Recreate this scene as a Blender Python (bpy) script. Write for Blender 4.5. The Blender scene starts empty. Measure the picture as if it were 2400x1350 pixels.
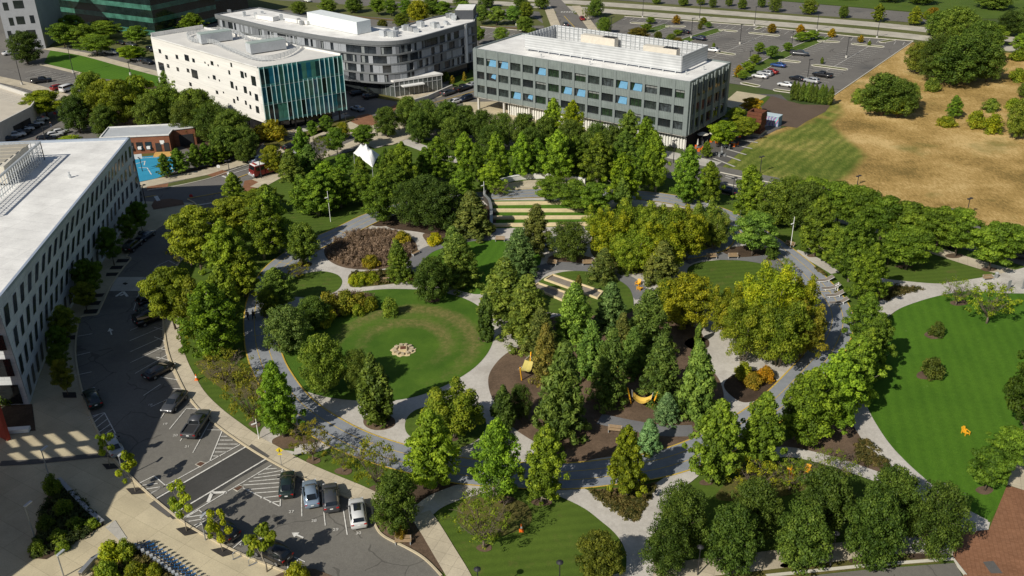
import bpy, bmesh, math, random
import numpy as np
from mathutils import Vector, Matrix
random.seed(7)
SC = bpy.context.scene
COL = SC.collection
rad = math.radians

# ------------------------------------------------------------------ camera
F, PITCH, ROLL, HC = 2171.45, rad(27.13), rad(-0.829), 70.0
cp, sp, cr, sr = math.cos(PITCH), math.sin(PITCH), math.cos(ROLL), math.sin(ROLL)
_r, _u, FWD = Vector((1, 0, 0)), Vector((0, sp, cp)), Vector((0, cp, -sp))
RIGHT = _r * cr + _u * sr
UP = -_r * sr + _u * cr
EYE = Vector((0, 0, HC))
cam_data = bpy.data.cameras.new('camera')
cam = bpy.data.objects.new('camera', cam_data)
COL.objects.link(cam)
cam_data.sensor_width = 36.0
cam_data.lens = 36.0 * F / 2400.0
cam_data.clip_start = 1.0
cam_data.clip_end = 8000.0
cam.matrix_world = Matrix.Translation(EYE) @ Matrix((RIGHT, UP, -FWD)).transposed().to_4x4()
SC.camera = cam
SC.render.resolution_x, SC.render.resolution_y = 1024, 576

def at(px, py, z=0.0):
    """point of the photograph -> the place on the level z of the site plan"""
    d = RIGHT * ((px - 1200) / F) - UP * ((py - 675) / F) + FWD
    t = (z - HC) / d.z
    return Vector((d.x * t, d.y * t, z))

def pix(p):
    v = Vector(p) - EYE
    return 1200 + F * v.dot(RIGHT) / v.dot(FWD), 675 - F * v.dot(UP) / v.dot(FWD)

def height_over(g, py):
    lo, hi = 0.0, 69.0
    for _ in range(40):
        m = (lo + hi) / 2
        if pix((g.x, g.y, m))[1] > py: lo = m
        else: hi = m
    return lo

def mpp(g):
    """metres per photograph pixel, across, at a place"""
    return (Vector(g) - EYE).dot(FWD) / F

# ------------------------------------------------------------------ light
SUN_AZ, SUN_EL = rad(47.5), rad(38)          # the way shadows fall, and the sun's height
sd = bpy.data.lights.new('sun', 'SUN')
sd.energy, sd.angle, sd.color = 4.75, rad(0.53), (1.0, 0.945, 0.835)
sun = bpy.data.objects.new('sun', sd); COL.objects.link(sun)
L = Vector((math.cos(SUN_AZ) * math.cos(SUN_EL), math.sin(SUN_AZ) * math.cos(SUN_EL), -math.sin(SUN_EL)))
sun.rotation_euler = L.to_track_quat('-Z', 'Y').to_euler()
sun.location = (-60, -60, 120)
W = bpy.data.worlds.new('World'); SC.world = W; W.use_nodes = True
nt = W.node_tree
sky = nt.nodes.new('ShaderNodeTexSky'); sky.sky_type = 'NISHITA'; sky.sun_disc = False
sky.sun_elevation = SUN_EL
sky.sun_rotation = math.atan2(-L.x, -L.y)
nt.links.new(sky.outputs[0], nt.nodes['Background'].inputs[0])
nt.nodes['Background'].inputs[1].default_value = 0.064
SC.view_settings.view_transform = 'Standard'
SC.view_settings.look = 'None'
SC.view_settings.exposure = 0
SC.cycles.max_bounces = 5
SC.cycles.diffuse_bounces = 2
SC.cycles.transparent_max_bounces = 6

# ------------------------------------------------------------------ materials
MATS = {}
def _new(name):
    m = bpy.data.materials.new(name); m.use_nodes = True
    return m, m.node_tree, m.node_tree.nodes['Principled BSDF']

def noise(nt, scale, detail=4.0, vec=None, rough=0.6):
    n = nt.nodes.new('ShaderNodeTexNoise'); n.inputs['Scale'].default_value = scale
    n.inputs['Detail'].default_value = detail; n.inputs['Roughness'].default_value = rough
    if vec is not None: nt.links.new(vec, n.inputs['Vector'])
    return n.outputs['Fac']

def ramp(nt, fac, stops):
    r = nt.nodes.new('ShaderNodeValToRGB'); cr_ = r.color_ramp
    while len(cr_.elements) < len(stops): cr_.elements.new(0.5)
    for e, (p, c) in zip(cr_.elements, stops): e.position = p; e.color = (*c, 1)
    nt.links.new(fac, r.inputs['Fac']); return r.outputs['Color']

def mix(nt, fac, a, b, mode='MIX'):
    n = nt.nodes.new('ShaderNodeMix'); n.data_type = 'RGBA'; n.blend_type = mode
    for v, k in ((fac, 0), (a, 6), (b, 7)):
        if isinstance(v, (int, float)): n.inputs[k].default_value = v
        elif isinstance(v, tuple): n.inputs[k].default_value = (*v, 1)
        else: nt.links.new(v, n.inputs[k])
    return n.outputs[2]

def math_(nt, op, a, b=0.0, c=None):
    n = nt.nodes.new('ShaderNodeMath'); n.operation = op
    for k, v in enumerate((a, b) if c is None else (a, b, c)):
        if isinstance(v, (int, float)): n.inputs[k].default_value = v
        else: nt.links.new(v, n.inputs[k])
    return n.outputs[0]

def objpos(nt, rot=0.0, scale=(1, 1, 1), loc=(0, 0, 0)):
    tc = nt.nodes.new('ShaderNodeTexCoord'); mp = nt.nodes.new('ShaderNodeMapping')
    mp.inputs['Rotation'].default_value[2] = rot; mp.inputs['Scale'].default_value = scale
    mp.inputs['Location'].default_value = loc
    nt.links.new(tc.outputs['Object'], mp.inputs['Vector']); return mp.outputs[0]

def bump(nt, bs, h, strength=0.4, dist=0.05):
    b = nt.nodes.new('ShaderNodeBump'); b.inputs['Strength'].default_value = strength
    b.inputs['Distance'].default_value = dist
    nt.links.new(h, b.inputs['Height']); nt.links.new(b.outputs[0], bs.inputs['Normal'])

def wallpos(nt):
    """run along a wall and height up it"""
    tc = nt.nodes.new('ShaderNodeTexCoord'); sx = nt.nodes.new('ShaderNodeSeparateXYZ'); cb = nt.nodes.new('ShaderNodeCombineXYZ')
    nt.links.new(tc.outputs['Object'], sx.inputs[0])
    nt.links.new(math_(nt, 'ADD', sx.outputs[0], sx.outputs[1]), cb.inputs[0]); nt.links.new(sx.outputs[2], cb.inputs[1]); return cb.outputs[0]

def plain(name, c, rough=0.7, metal=0.0, var=0.12, scale=1.5, spec=0.4):
    """a colour broken up by two scales of noise"""
    if name in MATS: return MATS[name]
    m, nt, bs = _new(name)
    v = objpos(nt)
    f = math_(nt, 'MULTIPLY_ADD', noise(nt, scale, 5, v), 0.6, math_(nt, 'MULTIPLY', noise(nt, scale * 9, 3, v), 0.4))
    lo = tuple(x * (1 - var) for x in c); hi = tuple(min(1, x * (1 + var)) for x in c)
    nt.links.new(ramp(nt, f, [(0.3, lo), (0.7, hi)]), bs.inputs['Base Color'])
    bs.inputs['Roughness'].default_value = rough; bs.inputs['Metallic'].default_value = metal
    bs.inputs['Specular IOR Level'].default_value = spec
    MATS[name] = m; return m

def ground(name, c1, c2, big=0.12, fine=3.0, rough=0.95, c3=None, stripe=None, bmp=0.5, blotch=None, grain=0.28, cracks=None):
    """soil, turf, gravel, asphalt: large soft patches, mid mottling and fine grain"""
    if name in MATS: return MATS[name]
    m, nt, bs = _new(name)
    v = objpos(nt)
    a = noise(nt, big, 5, v); b = noise(nt, fine, 4, v, 0.7); g = noise(nt, fine * 7, 3, v, 0.75)
    f = math_(nt, 'ADD', math_(nt, 'MULTIPLY', a, 0.62), math_(nt, 'MULTIPLY', b, 0.38))
    stops = [(0.36, c1), (0.64, c2)] if c3 is None else [(0.33, c1), (0.50, c2), (0.66, c3)]
    col = ramp(nt, f, stops)
    if blotch:
        sc_, lo_, hi_, bc = blotch
        w = nt.nodes.new('ShaderNodeMapRange'); w.inputs[1].default_value = lo_; w.inputs[2].default_value = hi_
        nt.links.new(noise(nt, sc_, 6, objpos(nt, 0.5, (1, 1, 1), (31, 17, 0)), 0.65), w.inputs[0])
        col = mix(nt, w.outputs[0], col, bc)
    if stripe:
        ang, per, amt = stripe
        sv = objpos(nt, ang); s = nt.nodes.new('ShaderNodeTexWave'); s.inputs['Scale'].default_value = 0.314 / per
        s.inputs['Distortion'].default_value = 0.5; s.inputs['Detail'].default_value = 1.5
        nt.links.new(sv, s.inputs['Vector'])
        col = mix(nt, math_(nt, 'MULTIPLY', s.outputs['Fac'], amt), col, tuple(min(1, x * 1.9) for x in c2))
    if cracks:
        vo = nt.nodes.new('ShaderNodeTexVoronoi'); vo.feature = 'DISTANCE_TO_EDGE'; vo.inputs['Scale'].default_value = cracks
        wv = nt.nodes.new('ShaderNodeVectorMath'); wv.operation = 'MULTIPLY_ADD'; wv.inputs[1].default_value = (2.5, 2.5, 0)
        nz = nt.nodes.new('ShaderNodeTexNoise'); nz.inputs['Scale'].default_value = 0.3; nt.links.new(v, nz.inputs['Vector'])
        nt.links.new(nz.outputs['Color'], wv.inputs[0]); nt.links.new(v, wv.inputs[2]); nt.links.new(wv.outputs[0], vo.inputs['Vector'])
        lt = math_(nt, 'LESS_THAN', vo.outputs['Distance'], 0.012); ms = math_(nt, 'GREATER_THAN', noise(nt, 0.11, 2, v), 0.5)
        col = mix(nt, math_(nt, 'MULTIPLY', math_(nt, 'MULTIPLY', lt, ms), 0.5), col, tuple(x * 0.4 for x in c1))
    gr = ramp(nt, g, [(0.3, (1 - grain,) * 3), (0.7, (1 + grain * 0.4,) * 3)])
    col = mix(nt, 1.0, col, gr, 'MULTIPLY')
    nt.links.new(col, bs.inputs['Base Color'])
    bs.inputs['Roughness'].default_value = rough; bs.inputs['Specular IOR Level'].default_value = 0.2
    if bmp: bump(nt, bs, g, bmp, 0.06)
    MATS[name] = m; return m

def slabs(name, c1, c2, size=1.5, rot=0.0, line=0.55, aspect=1.0, tint=None, wall=False, joint=0.022, offset=0.0):
    """concrete flags with joints"""
    if name in MATS: return MATS[name]
    m, nt, bs = _new(name)
    v = wallpos(nt) if wall else objpos(nt, rot)
    b = nt.nodes.new('ShaderNodeTexBrick'); b.offset = offset
    b.inputs['Scale'].default_value = 1.0; b.inputs['Brick Width'].default_value = size * aspect
    b.inputs['Row Height'].default_value = size; b.inputs['Mortar Size'].default_value = joint
    b.inputs['Color1'].default_value = (*c1, 1); b.inputs['Color2'].default_value = (*c2, 1)
    b.inputs['Mortar'].default_value = (*[x * line for x in c1], 1)
    nt.links.new(v, b.inputs['Vector'])
    n1 = noise(nt, 0.25, 6, v); n2 = noise(nt, 6, 3, v)
    col = mix(nt, 1.0, b.outputs['Color'], ramp(nt, n1, [(0.3, (0.80, 0.79, 0.77)), (0.7, (1.08, 1.07, 1.04))]), 'MULTIPLY')
    col = mix(nt, 1.0, col, ramp(nt, n2, [(0.3, (0.88,) * 3), (0.7, (1.05,) * 3)]), 'MULTIPLY')
    nt.links.new(col, bs.inputs['Base Color']); bs.inputs['Roughness'].default_value = 0.9
    bs.inputs['Specular IOR Level'].default_value = 0.25
    MATS[name] = m; return m

def paint(name, c):
    """road paint worn through in specks"""
    if name in MATS: return MATS[name]
    m, nt, bs = _new(name)
    v = objpos(nt)
    f = noise(nt, 4.0, 6, v, 0.75)
    nt.links.new(ramp(nt, f, [(0.34, tuple(x * 0.45 for x in c)), (0.52, c)]), bs.inputs['Base Color'])
    bs.inputs['Roughness'].default_value = 0.8
    MATS[name] = m; return m

def glass(name, c, rough=0.08, spec=0.8, var=0.35, scale=0.35):
    """a pane seen from outside: dark room behind, sky on it"""
    if name in MATS: return MATS[name]
    m, nt, bs = _new(name)
    f = noise(nt, scale, 3, objpos(nt))
    nt.links.new(ramp(nt, f, [(0.35, tuple(x * (1 - var) for x in c)), (0.7, tuple(x * (1 + var) for x in c))]), bs.inputs['Base Color'])
    bs.inputs['Roughness'].default_value = rough; bs.inputs['Specular IOR Level'].default_value = spec
    MATS[name] = m; return m

def carpaint():
    """the paint takes each car's own colour"""
    if 'car_paint' in MATS: return MATS['car_paint']
    m, nt, bs = _new('car_paint')
    oi = nt.nodes.new('ShaderNodeObjectInfo')
    f = noise(nt, 2.0, 4, objpos(nt))
    nt.links.new(mix(nt, 1.0, oi.outputs['Color'], ramp(nt, f, [(0.3, (0.88,) * 3), (0.7, (1.0,) * 3)]), 'MULTIPLY'), bs.inputs['Base Color'])
    bs.inputs['Metallic'].default_value = 0.25; bs.inputs['Roughness'].default_value = 0.32
    bs.inputs['Coat Weight'].default_value = 0.6; bs.inputs['Coat Roughness'].default_value = 0.08
    MATS['car_paint'] = m; return m

def leaf(name, dark, mid, light, trans=0.25, hue_var=0.10):
    """leaves: per-clump and per-leaf tint from the mesh, a shift per tree from the object"""
    if name in MATS: return MATS[name]
    m = bpy.data.materials.new(name); m.use_nodes = True; nt = m.node_tree
    nt.nodes.clear()
    out = nt.nodes.new('ShaderNodeOutputMaterial')
    at_ = nt.nodes.new('ShaderNodeAttribute'); at_.attribute_name = 'tint'
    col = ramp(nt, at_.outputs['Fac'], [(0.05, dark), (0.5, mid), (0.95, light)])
    oi = nt.nodes.new('ShaderNodeObjectInfo')
    hs = nt.nodes.new('ShaderNodeHueSaturation')
    mr = nt.nodes.new('ShaderNodeMapRange'); mr.inputs[3].default_value = 0.5 - hue_var * 0.22; mr.inputs[4].default_value = 0.5 + hue_var * 0.03
    nt.links.new(oi.outputs['Random'], mr.inputs[0]); nt.links.new(mr.outputs[0], hs.inputs['Hue'])
    mv = nt.nodes.new('ShaderNodeMapRange'); mv.inputs[3].default_value = 0.78; mv.inputs[4].default_value = 1.2
    rr = math_(nt, 'FRACT', math_(nt, 'MULTIPLY', oi.outputs['Random'], 17.3))
    nt.links.new(rr, mv.inputs[0]); nt.links.new(mv.outputs[0], hs.inputs['Value'])
    nt.links.new(col, hs.inputs['Color'])
    col = mix(nt, 1.0, hs.outputs[0], oi.outputs['Color'], 'MULTIPLY')
    d = nt.nodes.new('ShaderNodeBsdfPrincipled'); d.inputs['Roughness'].default_value = 0.6
    d.inputs['Specular IOR Level'].default_value = 0.25
    t = nt.nodes.new('ShaderNodeBsdfTranslucent')
    nt.links.new(col, d.inputs['Base Color'])
    nt.links.new(mix(nt, 1.0, col, (1.25, 1.2, 0.5), 'MULTIPLY'), t.inputs['Color'])
    s = nt.nodes.new('ShaderNodeMixShader'); s.inputs[0].default_value = min(0.5, trans + 0.12)
    nt.links.new(d.outputs[0], s.inputs[1]); nt.links.new(t.outputs[0], s.inputs[2])
    nt.links.new(s.outputs[0], out.inputs['Surface'])
    MATS[name] = m; return m

# ------------------------------------------------------------------ object helpers
def link(name, me, mat=None, parent=None, kind=None):
    o = bpy.data.objects.new(name, me); COL.objects.link(o)
    if mat is not None: me.materials.append(mat)
    if parent is not None: o.parent = parent
    if kind: o['kind'] = kind
    return o

def tag(o, label, cat, group=None):
    o['label'] = label; o['category'] = cat
    if group: o['group'] = group
    return o

def thing(name, label, cat, loc=(0, 0, 0), rz=0.0, group=None):
    o = bpy.data.objects.new(name, None); COL.objects.link(o)
    o.location = loc; o.rotation_euler = (0, 0, rz); o.empty_display_size = 0.5
    return tag(o, label, cat, group)

def dup(root, loc, rz=0.0, label=None, group=None, scale=None, color=None):
    r = root.copy(); COL.objects.link(r); r.location = loc; r.rotation_euler = (0, 0, rz)
    if scale is not None: r.scale = scale if hasattr(scale, '__len__') else (scale,) * 3
    if label: r['label'] = label
    if group: r['group'] = group
    elif 'group' in r and group is not None: del r['group']
    def kids(a, b):
        for ch in list(a.children):
            c = ch.copy(); COL.objects.link(c); c.parent = b
            if color is not None: c.color = (*color, 1)
            kids(ch, c)
    kids(root, r)
    return r

class MB:
    """collects shapes into one mesh"""
    def __init__(s): s.v = []; s.f = []
    def poly(s, pts):
        n = len(s.v); s.v += [tuple(p) for p in pts]; s.f.append(tuple(range(n, n + len(pts)))); return s
    def box(s, c, d, rz=0.0):
        x, y, z = d[0] / 2, d[1] / 2, d[2] / 2; n = len(s.v); ca, sa = math.cos(rz), math.sin(rz)
        for i in (-1, 1):
            for j in (-1, 1):
                for k in (-1, 1):
                    s.v.append((c[0] + i * x * ca - j * y * sa, c[1] + i * x * sa + j * y * ca, c[2] + k * z))
        for q in ((0, 1, 3, 2), (4, 6, 7, 5), (0, 4, 5, 1), (2, 3, 7, 6), (0, 2, 6, 4), (1, 5, 7, 3)):
            s.f.append(tuple(n + i for i in q))
        return s
    def prism(s, pts, z0, z1):
        """pts: (x, y) counter-clockwise outline between two heights"""
        n = len(s.v); k = len(pts)
        s.v += [(p[0], p[1], z0) for p in pts] + [(p[0], p[1], z1) for p in pts]
        for i in range(k):
            j = (i + 1) % k; s.f.append((n + i, n + j, n + k + j, n + k + i))
        s.f.append(tuple(n + k + i for i in range(k))); s.f.append(tuple(n + i for i in reversed(range(k))))
        return s
    def tube(s, pts, rads, seg=6, cap=True):
        n0 = len(s.v); pts = [Vector(p) for p in pts]
        if not hasattr(rads, '__len__'): rads = [rads] * len(pts)
        for i, p in enumerate(pts):
            t = (pts[min(i + 1, len(pts) - 1)] - pts[max(i - 1, 0)]).normalized()
            a = t.orthogonal().normalized() if abs(t.z) < 0.99 else Vector((1, 0, 0)); b = t.cross(a)
            a = b.cross(t)
            for k in range(seg):
                w = 2 * math.pi * k / seg
                s.v.append(tuple(p + (a * math.cos(w) + b * math.sin(w)) * rads[i]))
        for i in range(len(pts) - 1):
            for k in range(seg):
                a_, b_ = n0 + i * seg + k, n0 + i * seg + (k + 1) % seg
                s.f.append((a_, b_, b_ + seg, a_ + seg))
        if cap:
            s.f.append(tuple(n0 + k for k in reversed(range(seg))))
            m = n0 + (len(pts) - 1) * seg; s.f.append(tuple(m + k for k in range(seg)))
        return s
    def lathe(s, prof, seg=12, c=(0, 0, 0)):
        n0 = len(s.v)
        for r, z in prof:
            for k in range(seg):
                w = 2 * math.pi * k / seg; s.v.append((c[0] + r * math.cos(w), c[1] + r * math.sin(w), c[2] + z))
        for i in range(len(prof) - 1):
            for k in range(seg):
                a_, b_ = n0 + i * seg + k, n0 + i * seg + (k + 1) % seg
                s.f.append((a_, b_, b_ + seg, a_ + seg))
        return s
    def mesh(s, name, smooth=False):
        me = bpy.data.meshes.new(name); me.from_pydata(s.v, [], s.f); me.validate()
        bm = bmesh.new(); bm.from_mesh(me); bmesh.ops.recalc_face_normals(bm, faces=bm.faces); bm.to_mesh(me); bm.free()
        if smooth: me.shade_smooth()
        return me
    def build(s, name, mat, parent=None, smooth=False, kind=None):
        return link(name, s.mesh(name, smooth), mat, parent, kind)

def curve(pts, closed=True, n=7):
    """Catmull-Rom through 2-D/3-D points"""
    P = [Vector(p) for p in pts]; out = []; N = len(P)
    for i in range(N if closed else N - 1):
        if closed: a, b, c, d = P[i - 1], P[i], P[(i + 1) % N], P[(i + 2) % N]
        else: a, b, c, d = P[max(i - 1, 0)], P[i], P[i + 1], P[min(i + 2, N - 1)]
        for k in range(n):
            t = k / n
            out.append(0.5 * ((2 * b) + (c - a) * t + (2 * a - 5 * b + 4 * c - d) * t * t + (3 * b - a - 3 * c + d) * t ** 3))
    if not closed: out.append(P[-1])
    return out

def gp(pxs, smooth=True, closed=True, n=7):
    g = [at(*p) for p in pxs]
    return curve(g, closed, n) if smooth else g

def flat_mesh(name, pts, z):
    bm = bmesh.new()
    vs = [bm.verts.new((p[0], p[1], z)) for p in pts]
    f = bm.faces.new(vs); f.normal_update()
    if f.normal.z < 0 or sum(pts[i - 1][0] * pts[i][1] - pts[i][0] * pts[i - 1][1] for i in range(len(pts))) < 0: f.normal_flip(); f.normal_update()
    bmesh.ops.triangulate(bm, faces=[f], ngon_method='EAR_CLIP')
    me = bpy.data.meshes.new(name); bm.to_mesh(me); bm.free(); return me

_ly = [0]
def lay(z):
    _ly[0] += 1
    return z * 1.4 + (_ly[0] % 5) * 0.0042
def sheet(name, pxs, z, mat, smooth=True, kind='structure', parent=None, n=7):
    z = lay(z)
    return link(name, flat_mesh(name, gp(pxs, smooth, True, n), z), mat, parent, kind)

def strip_pts(P, w, side=0.0, closed=False):
    """left and right edges of a band of width w along ground points P"""
    Lf, Rt = [], []; N = len(P)
    for i in range(N):
        a = P[i - 1] if (i > 0 or closed) else P[i]; b = P[(i + 1) % N] if (i < N - 1 or closed) else P[i]
        t = Vector((b[0] - a[0], b[1] - a[1], 0)); t.normalize(); nn = Vector((-t.y, t.x, 0))
        c = Vector((P[i][0], P[i][1], 0)) + nn * side
        Lf.append(c + nn * w / 2); Rt.append(c - nn * w / 2)
    return Lf, Rt

def band(mb, P, w, z, side=0.0, closed=False, h=0.0):
    """flat (h=0) or raised strip along P"""
    Lf, Rt = strip_pts(P, w, side, closed); N = len(P); n0 = len(mb.v)
    if not h:
        for a, b in zip(Lf, Rt): mb.v += [(a.x, a.y, z), (b.x, b.y, z)]
        for i in range(N if closed else N - 1):
            j = (i + 1) % N; mb.f.append((n0 + 2 * i, n0 + 2 * i + 1, n0 + 2 * j + 1, n0 + 2 * j))
    else:
        for a, b in zip(Lf, Rt): mb.v += [(a.x, a.y, z), (a.x, a.y, z + h), (b.x, b.y, z + h), (b.x, b.y, z)]
        for i in range(N if closed else N - 1):
            j = (i + 1) % N
            for k in range(3): mb.f.append((n0 + 4 * i + k, n0 + 4 * i + k + 1, n0 + 4 * j + k + 1, n0 + 4 * j + k))
    return mb

def ribbon(name, pxs, w, z, mat, smooth=True, h=0.0, side=0.0, closed=False, kind='structure', parent=None):
    z = lay(z)
    m = MB(); band(m, gp(pxs, smooth, closed), w, z, side, closed, h)
    o = m.build(name, mat, parent, kind=kind)
    return o
ORD = ['zeroth', 'first', 'second', 'third', 'fourth', 'fifth', 'sixth', 'seventh', 'eighth', 'ninth', 'tenth', 'eleventh', 'twelfth', 'thirteenth',
       'fourteenth', 'fifteenth', 'sixteenth', 'seventeenth', 'eighteenth', 'nineteenth', 'twentieth']
def ordn(i):
    return ORD[i] if i < len(ORD) else f"{i}{'th' if 10 < i % 100 < 14 else {1: 'st', 2: 'nd', 3: 'rd'}.get(i % 10, 'th')}"
# ------------------------------------------------------------------ the ground: colours
M_ASPH = ground('asphalt_worn', (0.1543, 0.1447, 0.1285), (0.2013, 0.1905, 0.1667), 0.10, 1.6, bmp=0.3, blotch=(0.07, 0.55, 0.72, (0.1181, 0.114, 0.1052)), grain=0.26, cracks=0.16)
M_ASPH_N = ground('asphalt_north', (0.1558, 0.1451, 0.1319), (0.1954, 0.1831, 0.1652), 0.06, 1.1, bmp=0.2, blotch=(0.05, 0.55, 0.7, (0.1122, 0.1085, 0.1039)), grain=0.24, cracks=0.10)
M_ASPH_D = ground('asphalt_fresh', (0.060, 0.059, 0.056), (0.082, 0.080, 0.076), 0.2, 2.0, bmp=0.3, cracks=0.2)
M_ASPH_G = ground('asphalt_path', (0.1562, 0.1562, 0.1625), (0.2063, 0.2063, 0.2125), 0.2, 2.0, bmp=0.3)
M_RING = ground('track_surface', (0.2255, 0.2415, 0.2675), (0.2938, 0.3068, 0.3298), 0.15, 1.2, bmp=0.15, grain=0.15)
M_GRAVEL = ground('stone_dust', (0.432, 0.402, 0.36), (0.624, 0.588, 0.534), 0.12, 2.0, bmp=0.3, blotch=(0.2, 0.52, 0.72, (0.396, 0.36, 0.318)), grain=0.22)
M_CONC = slabs('concrete_walk', (0.50, 0.44, 0.335), (0.56, 0.495, 0.38), 1.5, 0.4, 0.68)
M_CONC_P = slabs('concrete_plaza', (0.50, 0.435, 0.30), (0.55, 0.48, 0.335), 2.6, 0.55, 0.72, 1.6)
M_CONC_W = slabs('concrete_pale', (0.46, 0.44, 0.40), (0.52, 0.50, 0.455), 2.2, 0.1, 0.7)
M_CONC_H = slabs('concrete_road', (0.44, 0.41, 0.35), (0.52, 0.485, 0.415), 5.0, -0.08, 0.72, 1.3)
M_KERB = plain('kerb_stone', (0.52, 0.44, 0.30), 0.9, var=0.2, scale=0.6)
M_KERB_W = plain('kerb_concrete', (0.55, 0.52, 0.44), 0.9, var=0.15, scale=0.6)
M_GRASS = ground('lawn', (0.06115, 0.1047, 0.01254), (0.09479, 0.1503, 0.01881), 0.10, 1.4, stripe=(1.45, 1.3, 0.12), bmp=0.8, blotch=(0.4, 0.56, 0.78, (0.1404, 0.132, 0.038)), grain=0.38)
M_GRASS_B = ground('lawn_bright', (0.0528, 0.1347, 0.00825), (0.0864, 0.1899, 0.0132), 0.09, 1.6, stripe=(0.25, 1.6, 0.10), bmp=0.8, blotch=(1.1, 0.64, 0.70, (0.1216, 0.2102, 0.0396)), grain=0.38)
M_ROUGH = ground('rough_grass', (0.075, 0.09375, 0.0192), (0.1438, 0.125, 0.036), 0.12, 1.5, bmp=0.8, c3=(0.06875, 0.1063, 0.0168), grain=0.4)
M_VERGE = ground('verge_grass', (0.085, 0.105, 0.028), (0.150, 0.150, 0.055), 0.05, 1.0, bmp=0.5)
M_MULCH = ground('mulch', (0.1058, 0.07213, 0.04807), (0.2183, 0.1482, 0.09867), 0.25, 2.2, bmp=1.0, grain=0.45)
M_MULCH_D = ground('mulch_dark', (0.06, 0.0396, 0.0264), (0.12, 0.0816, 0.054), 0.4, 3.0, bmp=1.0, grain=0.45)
M_DIRT = ground('bare_soil', (0.1155, 0.0825, 0.0605), (0.1485, 0.1078, 0.0803), 0.12, 1.6, bmp=0.6)
M_BED = ground('planting_bed', (0.075, 0.080, 0.022), (0.20, 0.135, 0.060), 0.35, 2.0, bmp=1.0, c3=(0.13, 0.085, 0.05), grain=0.45)
M_BRICK = slabs('brick_paving', (0.24, 0.115, 0.062), (0.30, 0.150, 0.085), 0.22, 0.3, 0.8, 2.0)
M_BRICK_B = slabs('brick_dark', (0.18, 0.105, 0.070), (0.21, 0.122, 0.080), 0.22, 0.3, 0.8, 2.0)
M_COURT = ground('court_blue', (0.03, 0.25, 0.41), (0.04, 0.30, 0.47), 0.2, 2.0, bmp=0.1, grain=0.1)
M_WHITE = paint('paint_white', (0.70, 0.68, 0.63))
M_YELLOW = paint('paint_yellow', (0.58, 0.40, 0.06))
M_STONE = plain('stone_cream', (0.64, 0.52, 0.31), 0.9, var=0.16, scale=0.9)
M_GRID = ground('bocce_gravel', (0.22, 0.19, 0.15), (0.30, 0.26, 0.215), 0.5, 3.0)
M_LOTGREY = ground('paving_grey', (0.10, 0.095, 0.09), (0.135, 0.128, 0.12), 0.2, 2)
M_DARKPAD = ground('tree_pit_slag', (0.035, 0.032, 0.030), (0.060, 0.054, 0.048), 0.6, 4)

R_ = 0.014                                   # one layer of the stack
# terrain out to the horizon
mb = MB(); mb.poly([(-3500, -300, -0.05), (3500, -300, -0.05), (3500, 5200, -0.05), (-3500, 5200, -0.05)])
mb.build('terrain', ground('terrain_green', (0.040, 0.070, 0.015), (0.075, 0.105, 0.028), 0.02, 0.4, c3=(0.10, 0.10, 0.04)), kind='structure')
sheet('north_streets', [(-160, 300), (-160, 60), (60, -70), (700, -60), (1345, -60), (1415, 40), (1395, 110), (1560, 215), (1140, 330), (900, 335), (700, 385), (596, 420), (545, 450), (533, 463), (460, 485), (340, 478), (300, 452), (100, 440), (-100, 400)], 0.0, M_ASPH_N, False)
sheet('park_lawns', [(533, 470), (560, 452), (600, 430), (760, 370), (950, 335), (1110, 300), (1600, 372), (1690, 425), (2000, 500), (2430, 620), (2480, 900), (2440, 1100), (2320, 1240), (2230, 1300), (2210, 1330), (1500, 1390), (1040, 1420), (1010, 1325), (950, 1287), (880, 1240), (872, 1190), (760, 1147), (600, 1062), (470, 967), (415, 882), (387, 790), (383, 690), (430, 600), (520, 500)], 0.0, M_GRASS, False)
sheet('plaza', [(-200, 870), (60, 930), (100, 820), (140, 740), (215, 635), (338, 472), (470, 476), (460, 520), (400, 560), (330, 640), (240, 760), (230, 900), (280, 1080), (420, 1215), (560, 1290), (720, 1352), (760, 1420), (-260, 1420)], 0.0, M_CONC_P, False)
EDGE_PARK = [(536, 466), (530, 485), (490, 540), (440, 595), (405, 640), (386, 690), (383, 740), (387, 790), (396, 835), (415, 880), (438, 925), (470, 965), (510, 1000), (560, 1036), (600, 1062), (640, 1085), (700, 1117), (760, 1145), (810, 1166), (850, 1180), (870, 1190), (875, 1215), (883, 1240), (902, 1260), (950, 1284), (985, 1304), (1010, 1325), (1035, 1352)]
EDGE_CITY = [(700, 1352), (660, 1338), (600, 1315), (540, 1288), (480, 1256), (430, 1225), (385, 1190), (350, 1160), (318, 1130), (280, 1090), (250, 1050), (225, 1003), (205, 955), (190, 905), (181, 860), (177, 820), (181, 775), (190, 744), (226, 738), (236, 722), (262, 668), (290, 628), (307, 607), (298, 599), (340, 560), (388, 524), (428, 510), (458, 489), (458, 478), (440, 468)]
sheet('parking_street', EDGE_PARK + [(1060, 1400), (640, 1400)] + EDGE_CITY, R_, M_ASPH, False)
sheet('crossing_table', [(357, 1170), (480, 1105), (580, 1047), (636, 1078), (560, 1122), (440, 1205), (405, 1218)], 2 * R_, M_ASPH_D, False)
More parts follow.
